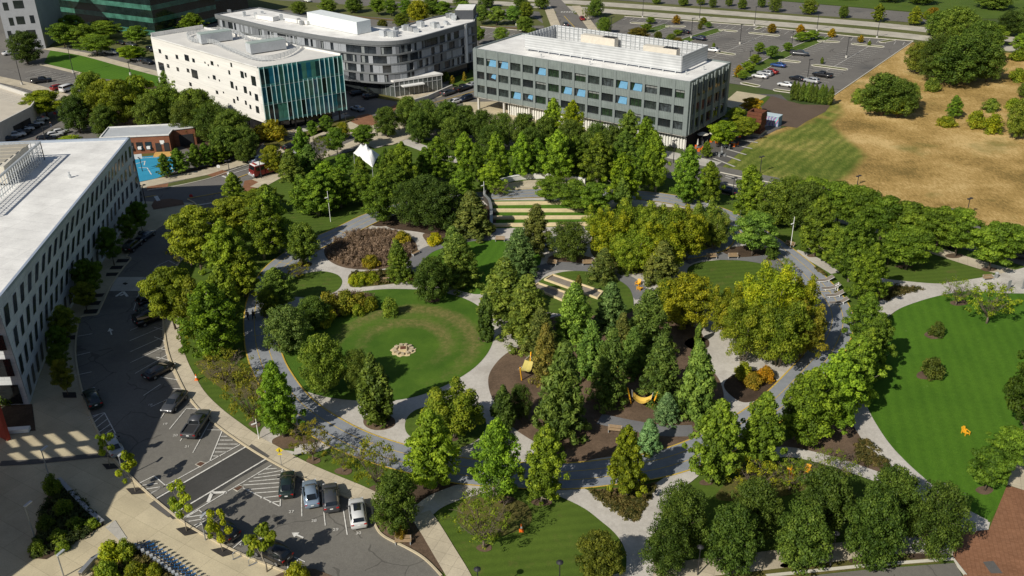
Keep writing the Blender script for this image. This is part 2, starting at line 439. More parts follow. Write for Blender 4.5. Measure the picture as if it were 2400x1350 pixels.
# right of the picture: meadow, car park, plaza
def grid_sheet(name, pxs, z, mat, step, fn, smooth=False):
    """a ground sheet as a fine net carrying a soft 'patch' value"""
    z = lay(z); poly = gp(pxs, smooth); from_y = [p.y for p in poly]
    bm = bmesh.new(); vs = [bm.verts.new((p.x, p.y, z)) for p in poly]; bm.faces.new(vs)
    x0, x1, y0, y1 = min(p.x for p in poly), max(p.x for p in poly), min(from_y), max(from_y)
    for k in range(1, int((x1 - x0) / step)):
        bmesh.ops.bisect_plane(bm, geom=bm.verts[:] + bm.edges[:] + bm.faces[:], plane_co=(x0 + k * step, 0, 0), plane_no=(1, 0, 0))
    for k in range(1, int((y1 - y0) / step)):
        bmesh.ops.bisect_plane(bm, geom=bm.verts[:] + bm.edges[:] + bm.faces[:], plane_co=(0, y0 + k * step, 0), plane_no=(0, 1, 0))
    bmesh.ops.recalc_face_normals(bm, faces=bm.faces[:])
    me = bpy.data.meshes.new(name); bm.to_mesh(me); bm.free()
    if me.polygons[0].normal.z < 0: me.flip_normals()
    a = me.attributes.new('patch', 'FLOAT', 'POINT')
    a.data.foreach_set('value', [fn(v.co) for v in me.vertices])
    return link(name, me, mat, None, 'structure')
def poly_dist(P):
    """signed distance to an outline, inside positive"""
    n = len(P)
    def f(c):
        d = 1e9; ins = False
        for i in range(n):
            a, b = P[i - 1], P[i]
            ex, ey = b.x - a.x, b.y - a.y; t = max(0, min(1, ((c.x - a.x) * ex + (c.y - a.y) * ey) / (ex * ex + ey * ey + 1e-9)))
            d = min(d, math.hypot(c.x - a.x - ex * t, c.y - a.y - ey * t))
            if (a.y > c.y) != (b.y > c.y) and c.x < a.x + (c.y - a.y) / (b.y - a.y) * ex: ins = not ins
        return d if ins else -d
    return f
def field_mat():
    m, nt, bs = _new('dry_meadow'); v = objpos(nt)
    sv = objpos(nt, 0.635, (1.3, 0.45, 1)); 
    a = noise(nt, 0.06, 6, v); b = noise(nt, 1.5, 8, sv, 0.85); g = noise(nt, 5, 4, v, 0.85)
    f = math_(nt, 'ADD', math_(nt, 'MULTIPLY', a, 0.5), math_(nt, 'MULTIPLY', b, 0.5))
    dry = ramp(nt, f, [(0.41, (0.21, 0.145, 0.045)), (0.5, (0.46, 0.30, 0.10)), (0.59, (0.70, 0.50, 0.22))])
    grn = ramp(nt, f, [(0.41, (0.10, 0.150, 0.022)), (0.5, (0.22, 0.25, 0.05)), (0.60, (0.46, 0.38, 0.12))])
    w = nt.nodes.new('ShaderNodeTexWave'); w.inputs['Scale'].default_value = 0.13; w.inputs['Distortion'].default_value = 5; w.inputs['Detail'].default_value = 2
    nt.links.new(objpos(nt, 0.635), w.inputs['Vector'])
    grn = mix(nt, math_(nt, 'MULTIPLY', w.outputs['Fac'], 0.45), grn, (0.055, 0.095, 0.012))
    at_ = nt.nodes.new('ShaderNodeAttribute'); at_.attribute_name = 'patch'
    mr = nt.nodes.new('ShaderNodeMapRange'); mr.inputs[1].default_value = -0.25; mr.inputs[2].default_value = 0.25
    nt.links.new(math_(nt, 'ADD', at_.outputs['Fac'], math_(nt, 'MULTIPLY_ADD', b, 1.6, -0.8)), mr.inputs[0])
    sp = nt.nodes.new('ShaderNodeMapRange'); sp.inputs[1].default_value = 0.60; sp.inputs[2].default_value = 0.72
    nt.links.new(noise(nt, 0.045, 4, objpos(nt, 0, (1, 1, 1), (50, 9, 0))), sp.inputs[0])
    dry = mix(nt, math_(nt, 'MULTIPLY', sp.outputs[0], 0.65), dry, (0.15, 0.165, 0.04))
    col = mix(nt, mr.outputs[0], dry, grn)
    col = mix(nt, 1.0, col, ramp(nt, g, [(0.3, (0.72,) * 3), (0.7, (1.1,) * 3)]), 'MULTIPLY')
    nt.links.new(col, bs.inputs['Base Color']); bs.inputs['Roughness'].default_value = 0.95; bs.inputs['Specular IOR Level'].default_value = 0.1
    bump(nt, bs, g, 0.9, 0.15); return m
GREEN = poly_dist(gp([(1660, 412), (1735, 345), (1800, 318), (1865, 300), (1920, 272), (1935, 245), (1965, 232), (1975, 268), (1945, 290), (1990, 330), (2030, 362), (1990, 410), (1960, 432), (1800, 440)], False))
grid_sheet('meadow', [(1660, 420), (1690, 390), (1760, 325), (1835, 300), (1890, 285), (1935, 262), (1948, 228), (2140, 97), (2200, 95), (2520, 60), (2560, 300), (2500, 590), (2400, 560), (2250, 520), (2050, 470), (1800, 440)], R_, field_mat(), 4.0, lambda c: max(-1, min(1, GREEN(c) / 4)))
LOT = [(1385, 70), (1463, 39), (1560, 46), (1766, 61), (2000, 86), (2141, 97), (1948, 229), (1850, 219), (1769, 204), (1700, 194), (1560, 160), (1400, 110)]
sheet('car_park', LOT, 2 * R_, M_ASPH_N, False)
sheet('terrace_paving', [(1600, 350), (1640, 330), (1760, 220), (1830, 222), (1850, 240), (1830, 300), (1760, 335), (1680, 402), (1600, 380)], R_ * 2, M_LOTGREY, False)
sheet('forecourt_slab', [(1690, 246), (1727, 214), (1798, 225), (1752, 250), (1740, 262)], R_ * 3, M_CONC_P, False)
sheet('soil_patch', [(1790, 228), (1812, 226), (1840, 235), (1880, 245), (1946, 247), (1935, 262), (1890, 285), (1868, 300), (1830, 295), (1790, 268), (1785, 245)], R_ * 3, M_DIRT, False)
sheet('verge', [(1752, 250), (1798, 226), (1806, 227), (1790, 245), (1770, 262), (1755, 262)], R_ * 4, M_GRASS, False)
# dual carriageway of concrete beyond the car park, and the far lots
ribbon('highway_verge', [(300, -75), (900, -18), (1200, 3), (1415, 18), (1600, 31), (1850, 51), (2060, 69), (2230, 84), (2420, 104), (2700, 132)], 34.0, R_, M_VERGE)
ribbon('highway_far_lanes', [(300, -84), (900, -26), (1200, -4), (1432, 11), (1600, 23), (1850, 42), (2050, 58), (2233, 77), (2420, 98), (2700, 128)], 8.6, R_ * 3, M_CONC_H)
ribbon('highway_near_lanes', [(300, -66), (900, -9), (1200, 10), (1419, 26), (1600, 40), (1850, 59), (2050, 77), (2180, 91), (2400, 118), (2700, 150)], 8.6, R_ * 3, M_CONC_H)
sheet('far_car_park', [(1290, -40), (1830, 3), (2217, 36), (2228, 60), (2050, 46), (1850, 32), (1600, 12), (1400, -3)], R_ * 2, M_ASPH_N, False)
sheet('far_lawn', [(1700, -12), (1830, 2), (2217, 34), (2300, 44), (2520, 44), (2600, -40), (1700, -60)], R_ * 2, M_GRASS, False)
sheet('cross_street', [(1262, -20), (1296, -20), (1420, 110), (1395, 150), (1330, 130), (1312, 40)], R_ * 4, M_ASPH_N, False)
sheet('corner_verge', [(1402, 75), (1440, 38), (1470, 36), (1458, 44), (1430, 60), (1425, 80), (1410, 100)], R_ * 5, M_VERGE, False)
ribbon('cross_street_walk_west', [(1287, 22), (1296, 45), (1308, 75), (1320, 110)], 3.6, R_ * 6, M_CONC)
ribbon('cross_street_verge_west', [(1275, 22), (1284, 45), (1292, 75)], 4.5, R_ * 5, M_VERGE)
ribbon('cross_street_walk_east', [(1350, 14), (1370, 42), (1392, 72), (1412, 98)], 3.4, R_ * 6, M_CONC)
ribbon('east_road', [(860, 318), (960, 308), (1110, 318), (1300, 345), (1480, 375), (1600, 398), (1690, 417), (1740, 427), (1820, 444), (2000, 484), (2200, 534), (2400, 588), (2520, 622)], 13.0, R_ * 3, M_ASPH)
ribbon('east_road_walk', [(1690, 446), (1760, 462), (1900, 497), (2000, 523), (2100, 556), (2200, 590), (2300, 622), (2400, 648)], 3.4, R_ * 2, M_CONC)
ribbon('office_walk', [(1150, 292), (1300, 316), (1480, 347), (1600, 370), (1680, 388)], 4.5, R_ * 4, M_CONC_W)
sheet('office_court', [(1085, 240), (1180, 238), (1240, 262), (1420, 300), (1400, 320), (1150, 300), (1085, 270)], R_ * 4, M_CONC_P, False)
# north: walks, lawns, court
ribbon('north_walk', [(318, 438), (332, 434), (402, 419), (487, 402), (590, 373), (698, 338), (750, 313), (800, 297), (850, 280)], 4.0, R_ * 2, M_CONC)
sheet('kerb_bed_brick', [(345, 438), (395, 430), (393, 440), (350, 447), (343, 445)], R_ * 3, M_BRICK, False)
sheet('kerb_bed_grass', [(395, 430), (485, 411), (500, 416), (450, 429), (393, 440)], R_ * 3, M_VERGE, False)
sheet('kerb_bed_brick', [(485, 411), (521, 399), (537, 403), (532, 408), (500, 416)], R_ * 3, M_BRICK, False)
sheet('corner_brick', [(573, 424), (590, 421), (616, 430), (600, 442), (583, 452), (568, 445)], R_ * 2, M_BRICK, False)
sheet('corner_walk', [(590, 421), (640, 404), (668, 404), (655, 418), (616, 431)], R_ * 2, M_CONC, False)
ribbon('street_walk_south', [(600, 440), (660, 408), (740, 372), (820, 340), (860, 322)], 3.0, R_ * 2, M_CONC)
sheet('crossing_brick', [(822, 286), (840, 272), (862, 267), (882, 275), (886, 294), (845, 296)], R_ * 4, M_BRICK, False)
sheet('crossing_brick', [(892, 270), (905, 258), (934, 242), (934, 250), (912, 272)], R_ * 4, M_BRICK, False)
sheet('crossing_walk', [(800, 302), (822, 286), (845, 296), (886, 294), (912, 274), (960, 290), (990, 312), (920, 340), (860, 345)], R_ * 5, M_CONC, False)
ribbon('garden_path', [(870, 345), (930, 330), (985, 345), (1030, 365), (1080, 378)], 3.2, R_ * 3, M_GRAVEL)
sheet('basketball_court', [(300, 372), (317, 369), (366, 365), (400, 369), (414, 384), (418, 396), (395, 408), (365, 419), (325, 427), (300, 430)], R_ * 3, M_COURT, False)
sheet('court_lawn', [(300, 362), (370, 352), (386, 358), (372, 364), (317, 369), (300, 372)], R_ * 2, M_ROUGH, False)
sheet('court_verge', [(300, 440), (325, 428), (395, 409), (420, 404), (420, 412), (330, 432)], R_ * 1, M_ROUGH, False)
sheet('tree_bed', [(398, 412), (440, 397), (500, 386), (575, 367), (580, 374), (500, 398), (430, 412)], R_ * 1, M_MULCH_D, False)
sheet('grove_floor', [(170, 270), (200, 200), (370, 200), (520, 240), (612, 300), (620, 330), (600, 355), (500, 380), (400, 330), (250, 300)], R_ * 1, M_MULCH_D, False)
sheet('mown_lawn', [(103, 148), (118, 118), (200, 132), (380, 180), (385, 205), (200, 178)], R_ * 2, M_GRASS_B, False)
ribbon('lawn_walk', [(110, 113), (200, 128), (290, 152), (390, 178)], 3.5, R_ * 2, M_CONC)
ribbon('lawn_walk_south', [(98, 151), (150, 163), (200, 176)], 2.0, R_ * 2, M_CONC)
ribbon('garage_walk', [(-30, 180), (60, 200), (120, 218), (180, 238)], 4.5, R_ * 2, M_CONC)
sheet('north_verge', [(95, 112), (180, 60), (480, 78), (500, 60), (480, 100), (360, 140), (240, 110)], R_ * 1, M_VERGE, False)
sheet('hotel_lawn', [(1048, 205), (1060, 175), (1112, 160), (1115, 200), (1100, 200)], R_ * 2, M_GRASS, False)
ribbon('hotel_walk', [(1000, 232), (1060, 213), (1110, 195)], 3.2, R_ * 3, M_CONC)
sheet('hotel_terrace', [(815, 192), (870, 205), (985, 190), (1060, 200), (1010, 225), (960, 236), (900, 222), (815, 206)], R_ * 2, M_CONC, False)
sheet('hotel_bed', [(815, 206), (900, 222), (960, 236), (930, 238), (870, 228), (815, 214)], R_ * 3, M_ROUGH, False)
sheet('glass_hall_bed', [(690, 318), (740, 298), (800, 280), (830, 272), (835, 280), (770, 305), (705, 330)], R_ * 2, M_ROUGH, False)
sheet('glass_hall_apron', [(660, 308), (740, 288), (800, 268), (822, 270), (740, 300), (690, 318)], R_ * 3, M_CONC_W, False)
sheet('shrub_island', [(618, 338), (640, 328), (692, 330), (680, 340), (640, 348)], R_ * 3, M_ROUGH)
sheet('north_tree_strip', [(480, -10), (800, 10), (1100, 30), (1250, 40), (1280, 60), (1120, 62), (900, 42), (500, 10)], R_ * 1, M_VERGE, False)

# ------------------------------------------------------------------ the round park
RING = [(611, 787), (618, 825), (640, 880), (697, 955), (795, 1020), (900, 1062), (1040, 1097), (1130, 1110), (1300, 1118), (1420, 1109), (1560, 1086), (1690, 1035), (1805, 962), (1885, 885), (1938, 820), (1963, 755), (1947, 705), (1896, 645), (1845, 600), (1785, 556), (1720, 516), (1640, 484), (1540, 463), (1400, 452), (1250, 454), (1100, 463), (980, 478), (880, 508), (802, 545), (738, 573), (680, 607), (642, 642), (618, 690), (609, 740)]
ring_g = gp(RING, True, True, 6)
inner, outer = strip_pts(ring_g, 0.2, 0, True)
link('park_paths', flat_mesh('park_paths', ring_g, lay(R_)), M_GRAVEL, None, 'structure')
def worn_lawn():
    m, nt, bs = _new('oval_lawn'); v = objpos(nt)
    at_ = nt.nodes.new('ShaderNodeAttribute'); at_.attribute_name = 'patch'
    a = noise(nt, 0.18, 5, v); b = noise(nt, 1.4, 5, v, 0.7); g = noise(nt, 10, 3, v, 0.8)
    base = ramp(nt, a, [(0.35, (0.058, 0.128, 0.013)), (0.65, (0.098, 0.182, 0.020))])
    worn = ramp(nt, b, [(0.35, (0.115, 0.135, 0.030)), (0.65, (0.27, 0.22, 0.085))])
    w = nt.nodes.new('ShaderNodeTexNoise'); w.inputs['Scale'].default_value = 0.7; w.inputs['Detail'].default_value = 8; w.inputs['Roughness'].default_value = 0.75
    nt.links.new(v, w.inputs['Vector'])
    mr = nt.nodes.new('ShaderNodeMapRange'); mr.inputs[1].default_value = 0.45; mr.inputs[2].default_value = 1.0
    nt.links.new(math_(nt, 'ADD', at_.outputs['Fac'], math_(nt, 'MULTIPLY_ADD', w.outputs['Fac'], 0.9, -0.35)), mr.inputs[0])
    col = mix(nt, math_(nt, 'MULTIPLY', mr.outputs[0], 0.8), base, worn)
    col = mix(nt, 1.0, col, ramp(nt, g, [(0.3, (0.70,) * 3), (0.7, (1.1,) * 3)]), 'MULTIPLY')
    nt.links.new(col, bs.inputs['Base Color']); bs.inputs['Roughness'].default_value = 0.95; bs.inputs['Specular IOR Level'].default_value = 0.15
    bump(nt, bs, g, 0.9, 0.08); return m
OC = at(945, 822); OA, OB = at(1110, 800) - OC, at(930, 740) - OC
def worn(c):
    d = math.hypot((c.x - OC.x) / 10.5, (c.y - OC.y - 1.5) / 11.5)
    ring = math.exp(-((d - 0.98) / 0.16) ** 2) * 1.05 + math.exp(-((d - 0.60) / 0.15) ** 2) * 0.95
    an = math.atan2(c.y - OC.y, c.x - OC.x)
    return ring * (0.62 + 0.38 * math.sin(an * 1.0 + 0.4)) + (0.35 if d < 0.2 else 0)
LAWN_OVAL = [(648, 830), (655, 870), (690, 905), (760, 930), (850, 940), (930, 938), (1000, 922), (1070, 890), (1120, 855), (1150, 815), (1157, 775), (1140, 735), (1100, 705), (1040, 686), (980, 679), (900, 678), (830, 686), (780, 697), (720, 712), (670, 750), (648, 790)]
grid_sheet('oval_lawn', LAWN_OVAL, 2 * R_, worn_lawn(), 1.0, worn, True)
sheet('prairie_bed', [(760, 585), (780, 555), (830, 540), (900, 537), (950, 548), (977, 575), (970, 602), (940, 621), (880, 632), (810, 628), (770, 610)], 2 * R_, M_MULCH)
sheet('small_lawn', [(690, 650), (720, 640), (755, 636), (790, 644), (802, 662), (785, 684), (735, 697), (685, 696), (640, 700), (635, 670)], 2 * R_, M_GRASS)
sheet('shrub_bed', [(818, 645), (840, 638), (920, 632), (1000, 635), (1060, 650), (1060, 668), (1000, 672), (980, 660), (900, 668), (830, 674), (818, 665)], 2 * R_, M_ROUGH)
sheet('goldenrod_bed', [(993, 548), (1040, 545), (1075, 556), (1050, 570), (1010, 575), (998, 565)], 2 * R_, M_MULCH)
sheet('middle_lawn', [(985, 612), (1010, 588), (1060, 571), (1120, 562), (1190, 564), (1240, 575), (1268, 605), (1250, 640), (1190, 668), (1120, 690), (1050, 670), (1000, 640)], 2 * R_, M_GRASS_B)
ribbon('grey_path', [(960, 640), (975, 612), (1000, 588), (1045, 572), (1100, 560), (1150, 558)], 2.6, 3 * R_, M_ASPH_G)
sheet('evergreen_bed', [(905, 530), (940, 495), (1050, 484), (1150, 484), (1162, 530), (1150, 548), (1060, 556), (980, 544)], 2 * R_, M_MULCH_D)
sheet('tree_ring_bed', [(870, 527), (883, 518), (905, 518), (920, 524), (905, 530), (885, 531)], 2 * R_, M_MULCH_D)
sheet('terrace_lawn', [(1150, 470), (1400, 470), (1400, 530), (1150, 536)], 2 * R_, M_GRASS_B, False)
sheet('pine_bed', [(1283, 608), (1300, 598), (1345, 596), (1390, 606), (1386, 620), (1345, 627), (1300, 625)], 2 * R_, M_MULCH)
ribbon('bocce_path', [(1225, 690), (1240, 660), (1265, 635), (1310, 624), (1380, 630), (1440, 645), (1480, 665), (1510, 700)], 3.2, 3 * R_, M_ASPH_G)
sheet('bocce_lawn', [(1240, 690), (1270, 655), (1310, 640), (1350, 636), (1400, 640), (1445, 655), (1478, 682), (1480, 730), (1420, 740), (1300, 735), (1245, 715)], 4 * R_, M_GRASS)
sheet('birch_grove_floor', [(1385, 570), (1400, 525), (1450, 488), (1600, 488), (1660, 515), (1696, 548), (1690, 575), (1650, 588), (1625, 602), (1560, 628), (1510, 642), (1440, 628), (1390, 600)], 2 * R_, M_ROUGH)
sheet('east_lawn', [(1612, 650), (1620, 622), (1680, 610), (1750, 612), (1815, 624), (1850, 650), (1830, 700), (1740, 740), (1640, 700)], 2 * R_, M_GRASS)
ribbon('bench_path', [(1600, 612), (1640, 600), (1690, 600), (1750, 603), (1810, 615), (1860, 640)], 3.4, 3 * R_, M_ASPH_G)
ribbon('fitness_path', [(1590, 604), (1640, 596), (1690, 580), (1712, 562), (1708, 540), (1690, 518)], 2.6, 4 * R_, M_RING)
ribbon('fitness_path_line', [(1590, 610), (1640, 604), (1697, 588), (1721, 564), (1716, 540)], 0.28, 5 * R_, M_YELLOW)
ribbon('fitness_path_line', [(1590, 598), (1638, 589), (1683, 574), (1700, 556)], 0.28, 5 * R_, M_YELLOW)
sheet('grove_mulch', [(1145, 905), (1150, 870), (1185, 830), (1250, 795), (1290, 745), (1400, 735), (1480, 722), (1560, 745), (1640, 775), (1660, 850), (1690, 900), (1692, 950), (1640, 1012), (1590, 1045), (1500, 1060), (1400, 1075), (1330, 1085), (1262, 1042), (1200, 1000), (1160, 945)], 2 * R_, M_MULCH)
ribbon('grove_path', [(1405, 982), (1440, 990), (1490, 1000), (1560, 1010), (1625, 1010)], 2.4, 3 * R_, M_ASPH_G)
sheet('round_lawn', [(949, 1000), (957, 975), (985, 957), (1040, 950), (1100, 957), (1135, 980), (1137, 1008), (1113, 1035), (1077, 1050), (1050, 1053), (1000, 1042), (960, 1022)], 2 * R_, M_GRASS)
def bed(px, py, rx, ry, mat=None, z=3):
    sheet('tree_bed', [(px + rx * math.cos(k * math.pi / 5) * random.uniform(0.9, 1.1), py + ry * math.sin(k * math.pi / 5) * random.uniform(0.9, 1.1)) for k in range(10)], z * R_, mat or M_MULCH)
bed(888, 990, 40, 19, z=2); bed(1760, 905, 62, 38, M_MULCH_D, 2); bed(1635, 805, 28, 15, M_MULCH_D, 2)
bed(1062, 1028, 12, 7); bed(1748, 590, 55, 13, M_MULCH_D); bed(1805, 607, 10, 4, M_MULCH_D); bed(1013, 704, 18, 6); bed(1420, 655, 16, 6); bed(1137, 795, 16, 7)
bed(715, 620, 18, 6, M_BED)
# beds outside the ring
sheet('outer_bed', [(640, 1030), (690, 1015), (740, 1035), (700, 1050), (650, 1050)], 2 * R_, M_MULCH)
sheet('outer_bed', [(950, 1135), (990, 1120), (1100, 1140), (1060, 1165), (990, 1180), (960, 1165)], 2 * R_, M_MULCH_D, )
sheet('outer_bed', [(880, 1195), (905, 1180), (960, 1190), (985, 1225), (1010, 1270), (1040, 1345), (1010, 1320), (950, 1283), (905, 1260), (885, 1240)], 2 * R_, M_MULCH, False)
sheet('outer_bed', [(1363, 1152), (1400, 1147), (1500, 1140), (1556, 1124), (1545, 1150), (1515, 1185), (1505, 1215), (1490, 1232), (1465, 1230), (1430, 1200)], 2 * R_, M_BED, False)
sheet('outer_bed', [(1815, 1050), (1850, 1030), (1950, 1010), (2003, 968), (2035, 1020), (2080, 1085), (2125, 1130), (2060, 1113), (1990, 1088), (1900, 1058)], 2 * R_, M_MULCH, False)
sheet('outer_bed', [(1900, 622), (1930, 640), (1960, 690), (1990, 740), (2010, 765), (1990, 775), (1983, 740), (1950, 665)], 2 * R_, M_BED, False)
sheet('outer_bed', [(2055, 665), (2100, 668), (2160, 672), (2176, 680), (2150, 692), (2090, 705), (2060, 716)], 3 * R_, M_BED, False)
sheet('outer_bed', [(1690, 505), (1720, 500), (1745, 515), (1735, 525)], 2 * R_, M_BED, False)
sheet('outer_bed', [(460, 850), (520, 845), (620, 890), (630, 930), (560, 930), (490, 890)], 2 * R_, M_ROUGH)
sheet('worn_ground', [(1720, 1120), (1800, 1080), (1880, 1100), (1900, 1140), (1800, 1170), (1680, 1170)], 2 * R_, M_ROUGH)
sheet('worn_ground', [(1080, 1180), (1150, 1165), (1230, 1180), (1240, 1230), (1150, 1260), (1080, 1230)], 2 * R_, M_ROUGH)
sheet('big_lawn', [(2105, 722), (2180, 692), (2260, 683), (2400, 684), (2470, 690), (2500, 900), (2405, 1080), (2320, 1222), (2290, 1215), (2200, 1160), (2150, 1120), (2090, 1060), (2040, 1000), (2015, 955), (2020, 890), (2050, 800)], 2 * R_, M_GRASS_B, False)
for x, y, rx, ry in [(2190, 785, 22, 10), (2180, 880, 32, 12), (2248, 710, 22, 7), (2307, 1150, 20, 10), (805, 1105, 20, 9), (885, 1145, 18, 8), (1185, 1172, 22, 8), (1270, 1178, 25, 9), (1135, 1285, 18, 10), (597, 995, 14, 8), (735, 1080, 18, 8), (2235, 600, 22, 6), (2318, 632, 18, 5), (1905, 600, 14, 4), (1655, 1132, 16, 7), (2025, 700, 18, 6), (2010, 540, 14, 4), (2120, 625, 22, 4)]:
    bed(x, y, rx, ry)
# paths outside the ring
ribbon('kerb_walk', [(400, 655), (398, 700), (400, 760), (404, 800), (416, 845), (437, 890), (462, 930), (500, 968), (545, 1003), (590, 1035), (640, 1063), (700, 1096), (770, 1127), (830, 1152), (880, 1175), (930, 1192), (985, 1205)], 2.5, 3 * R_, M_CONC)
ribbon('lawn_path', [(985, 1205), (1012, 1245), (1042, 1295), (1072, 1345), (1100, 1400)], 2.4, 4 * R_, M_CONC)
ribbon('link_path', [(985, 1205), (1020, 1177), (1070, 1156), (1115, 1143), (1180, 1125)], 2.6, 3 * R_, M_GRAVEL)
ribbon('corner_path', [(690, 1055), (735, 1050), (770, 1040), (800, 1033)], 2.0, 3 * R_, M_GRAVEL)
sheet('corner_path', [(620, 1000), (655, 1015), (650, 1050), (690, 1060), (660, 1075), (610, 1035)], 2 * R_, M_GRAVEL)
ribbon('wye_path', [(1290, 1135), (1340, 1155), (1390, 1180), (1430, 1210), (1465, 1240), (1490, 1275), (1500, 1320), (1490, 1400)], 2.8, 4 * R_, M_GRAVEL)
ribbon('wye_path', [(1490, 1260), (1520, 1225), (1528, 1190), (1555, 1150), (1600, 1118), (1640, 1085)], 2.6, 5 * R_, M_GRAVEL)
ribbon('bed_path', [(1780, 1045), (1810, 1060), (1850, 1060), (1895, 1068), (1960, 1085), (2013, 1103), (2060, 1120), (2130, 1150)], 2.0, 3 * R_, M_GRAVEL)
ribbon('lawn_edge_path', [(1960, 885), (1995, 935), (2020, 985), (2055, 1040), (2095, 1085), (2140, 1127), (2190, 1168), (2245, 1205), (2300, 1235)], 3.0, 4 * R_, M_GRAVEL)
sheet('lawn_edge_path', [(2190, 1175), (2245, 1195), (2320, 1226), (2316, 1243), (2257, 1248), (2220, 1235)], 4 * R_, M_GRAVEL, False)
ribbon('crescent_path', [(1985, 770), (2020, 755), (2055, 735), (2090, 713), (2150, 692), (2210, 678), (2280, 668), (2350, 655), (2450, 630)], 3.4, 4 * R_, M_GRAVEL)
ribbon('crescent_path', [(2030, 650), (2070, 660), (2130, 667), (2190, 672), (2230, 672)], 2.0, 5 * R_, M_GRAVEL)
sheet('crescent_plaza', [(2330, 655), (2375, 640), (2440, 620), (2470, 690), (2350, 688), (2290, 684)], 4 * R_, M_CONC_W, False)
ribbon('tree_row_walk', [(1862, 590), (1900, 605), (1935, 625), (1960, 640)], 2.2, 3 * R_, M_GRAVEL)
sheet('ring_spur', [(2000, 765), (2030, 745), (2040, 755), (2005, 785)], 3 * R_, M_GRAVEL, False)
# south-east corner: brick square, walk and street
sheet('brick_square', [(2233, 1297), (2257, 1248), (2317, 1243), (2360, 1138), (2400, 1150), (2480, 1170), (2500, 1420), (2280, 1400), (2255, 1345), (2238, 1322)], 3 * R_, M_BRICK, False)
sheet('square_walk', [(2360, 1137), (2395, 1030), (2450, 940), (2480, 1000), (2480, 1170), (2400, 1150)], 3 * R_, M_CONC, False)
sheet('square_plate', [(2303, 1318), (2328, 1316), (2350, 1345), (2322, 1345)], 4 * R_, M_LOTGREY, False)
ribbon('south_walk', [(1440, 1370), (1600, 1338), (1773, 1317), (1967, 1294), (2113, 1278), (2235, 1285)], 2.6, 3 * R_, M_CONC)
sheet('south_walk_slab', [(2113, 1265), (2170, 1262), (2168, 1295), (2135, 1298)], 4 * R_, M_CONC_W, False)
ribbon('south_verge', [(1500, 1390), (1700, 1352), (1900, 1330), (2060, 1312), (2200, 1303)], 2.2, 2 * R_, M_ROUGH)
sheet('south_street', [(1400, 1440), (1800, 1363), (1950, 1345), (2050, 1335), (2180, 1325), (2236, 1321), (2250, 1342), (2280, 1400), (2300, 1460)], 4 * R_, M_ASPH, False)
for x in (1745, 1850, 2010, 2150): bed(x, 1333 - (x - 1750) * 0.07, 22, 7, M_MULCH_D, 3)

# ------------------------------------------------------------------ the ring track and its lines
def ring_sheet(w, side, z, mat, name, parent=None, kind='structure'):
    m = MB(); band(m, ring_g, w, z, side, True); o = m.build(name, mat, parent, kind=kind if parent is None else None); return o
track = ring_sheet(4.9, 0, 0.155, M_RING, 'ring_track')
for sd_, w_ in ((-2.4, 0.2), (-0.8, 0.1), (0.8, 0.1), (2.4, 0.2)): ring_sheet(w_, sd_, 0.162, M_YELLOW, 'lane_line', track)
mk = MB()
for k in range(0, len(ring_g), 14):
    a_, b_ = ring_g[k], ring_g[(k + 1) % len(ring_g)]; mk.box((a_.x, a_.y, 0.160), (0.1, 2.2, 0.006), math.atan2(b_.y - a_.y, b_.x - a_.x))
mk.build('cross_line', M_YELLOW, track)
# ------------------------------------------------------------------ kerbs
ribbon('kerb', EDGE_PARK, 0.22, 0.02, M_KERB, True, 0.16)
ribbon('kerb', EDGE_CITY, 0.22, 0.02, M_KERB, True, 0.16)
ribbon('kerb', [(345, 447), (402, 438.5), (450, 429), (500, 416.5), (537, 403), (560, 395), (600, 381), (700, 346)], 0.2, 0.02, M_KERB_W, True, 0.15)
ribbon('kerb', [(2141, 97), (1948, 229)], 0.25, 0.03, M_KERB_W, False, 0.16)
ribbon('kerb', [(1463, 39), (1560, 46), (1766, 61), (2000, 86), (2141, 97)], 0.25, 0.03, M_KERB_W, False, 0.16)
ribbon('kerb', [(1795, 1352), (1950, 1336), (2050, 1326), (2180, 1316), (2234, 1312), (2246, 1330), (2262, 1350)], 0.3, 0.05, M_KERB_W, False, 0.15)
ribbon('kerb', [(1688, 405), (1735, 415), (1820, 432), (2000, 470), (2200, 520), (2400, 573)], 0.2, 0.05, M_KERB_W, True, 0.14)
ribbon('kerb', [(1660, 423), (1740, 440), (1820, 456), (2000, 498), (2200, 548), (2400, 604)], 0.2, 0.05, M_KERB_W, True, 0.14)
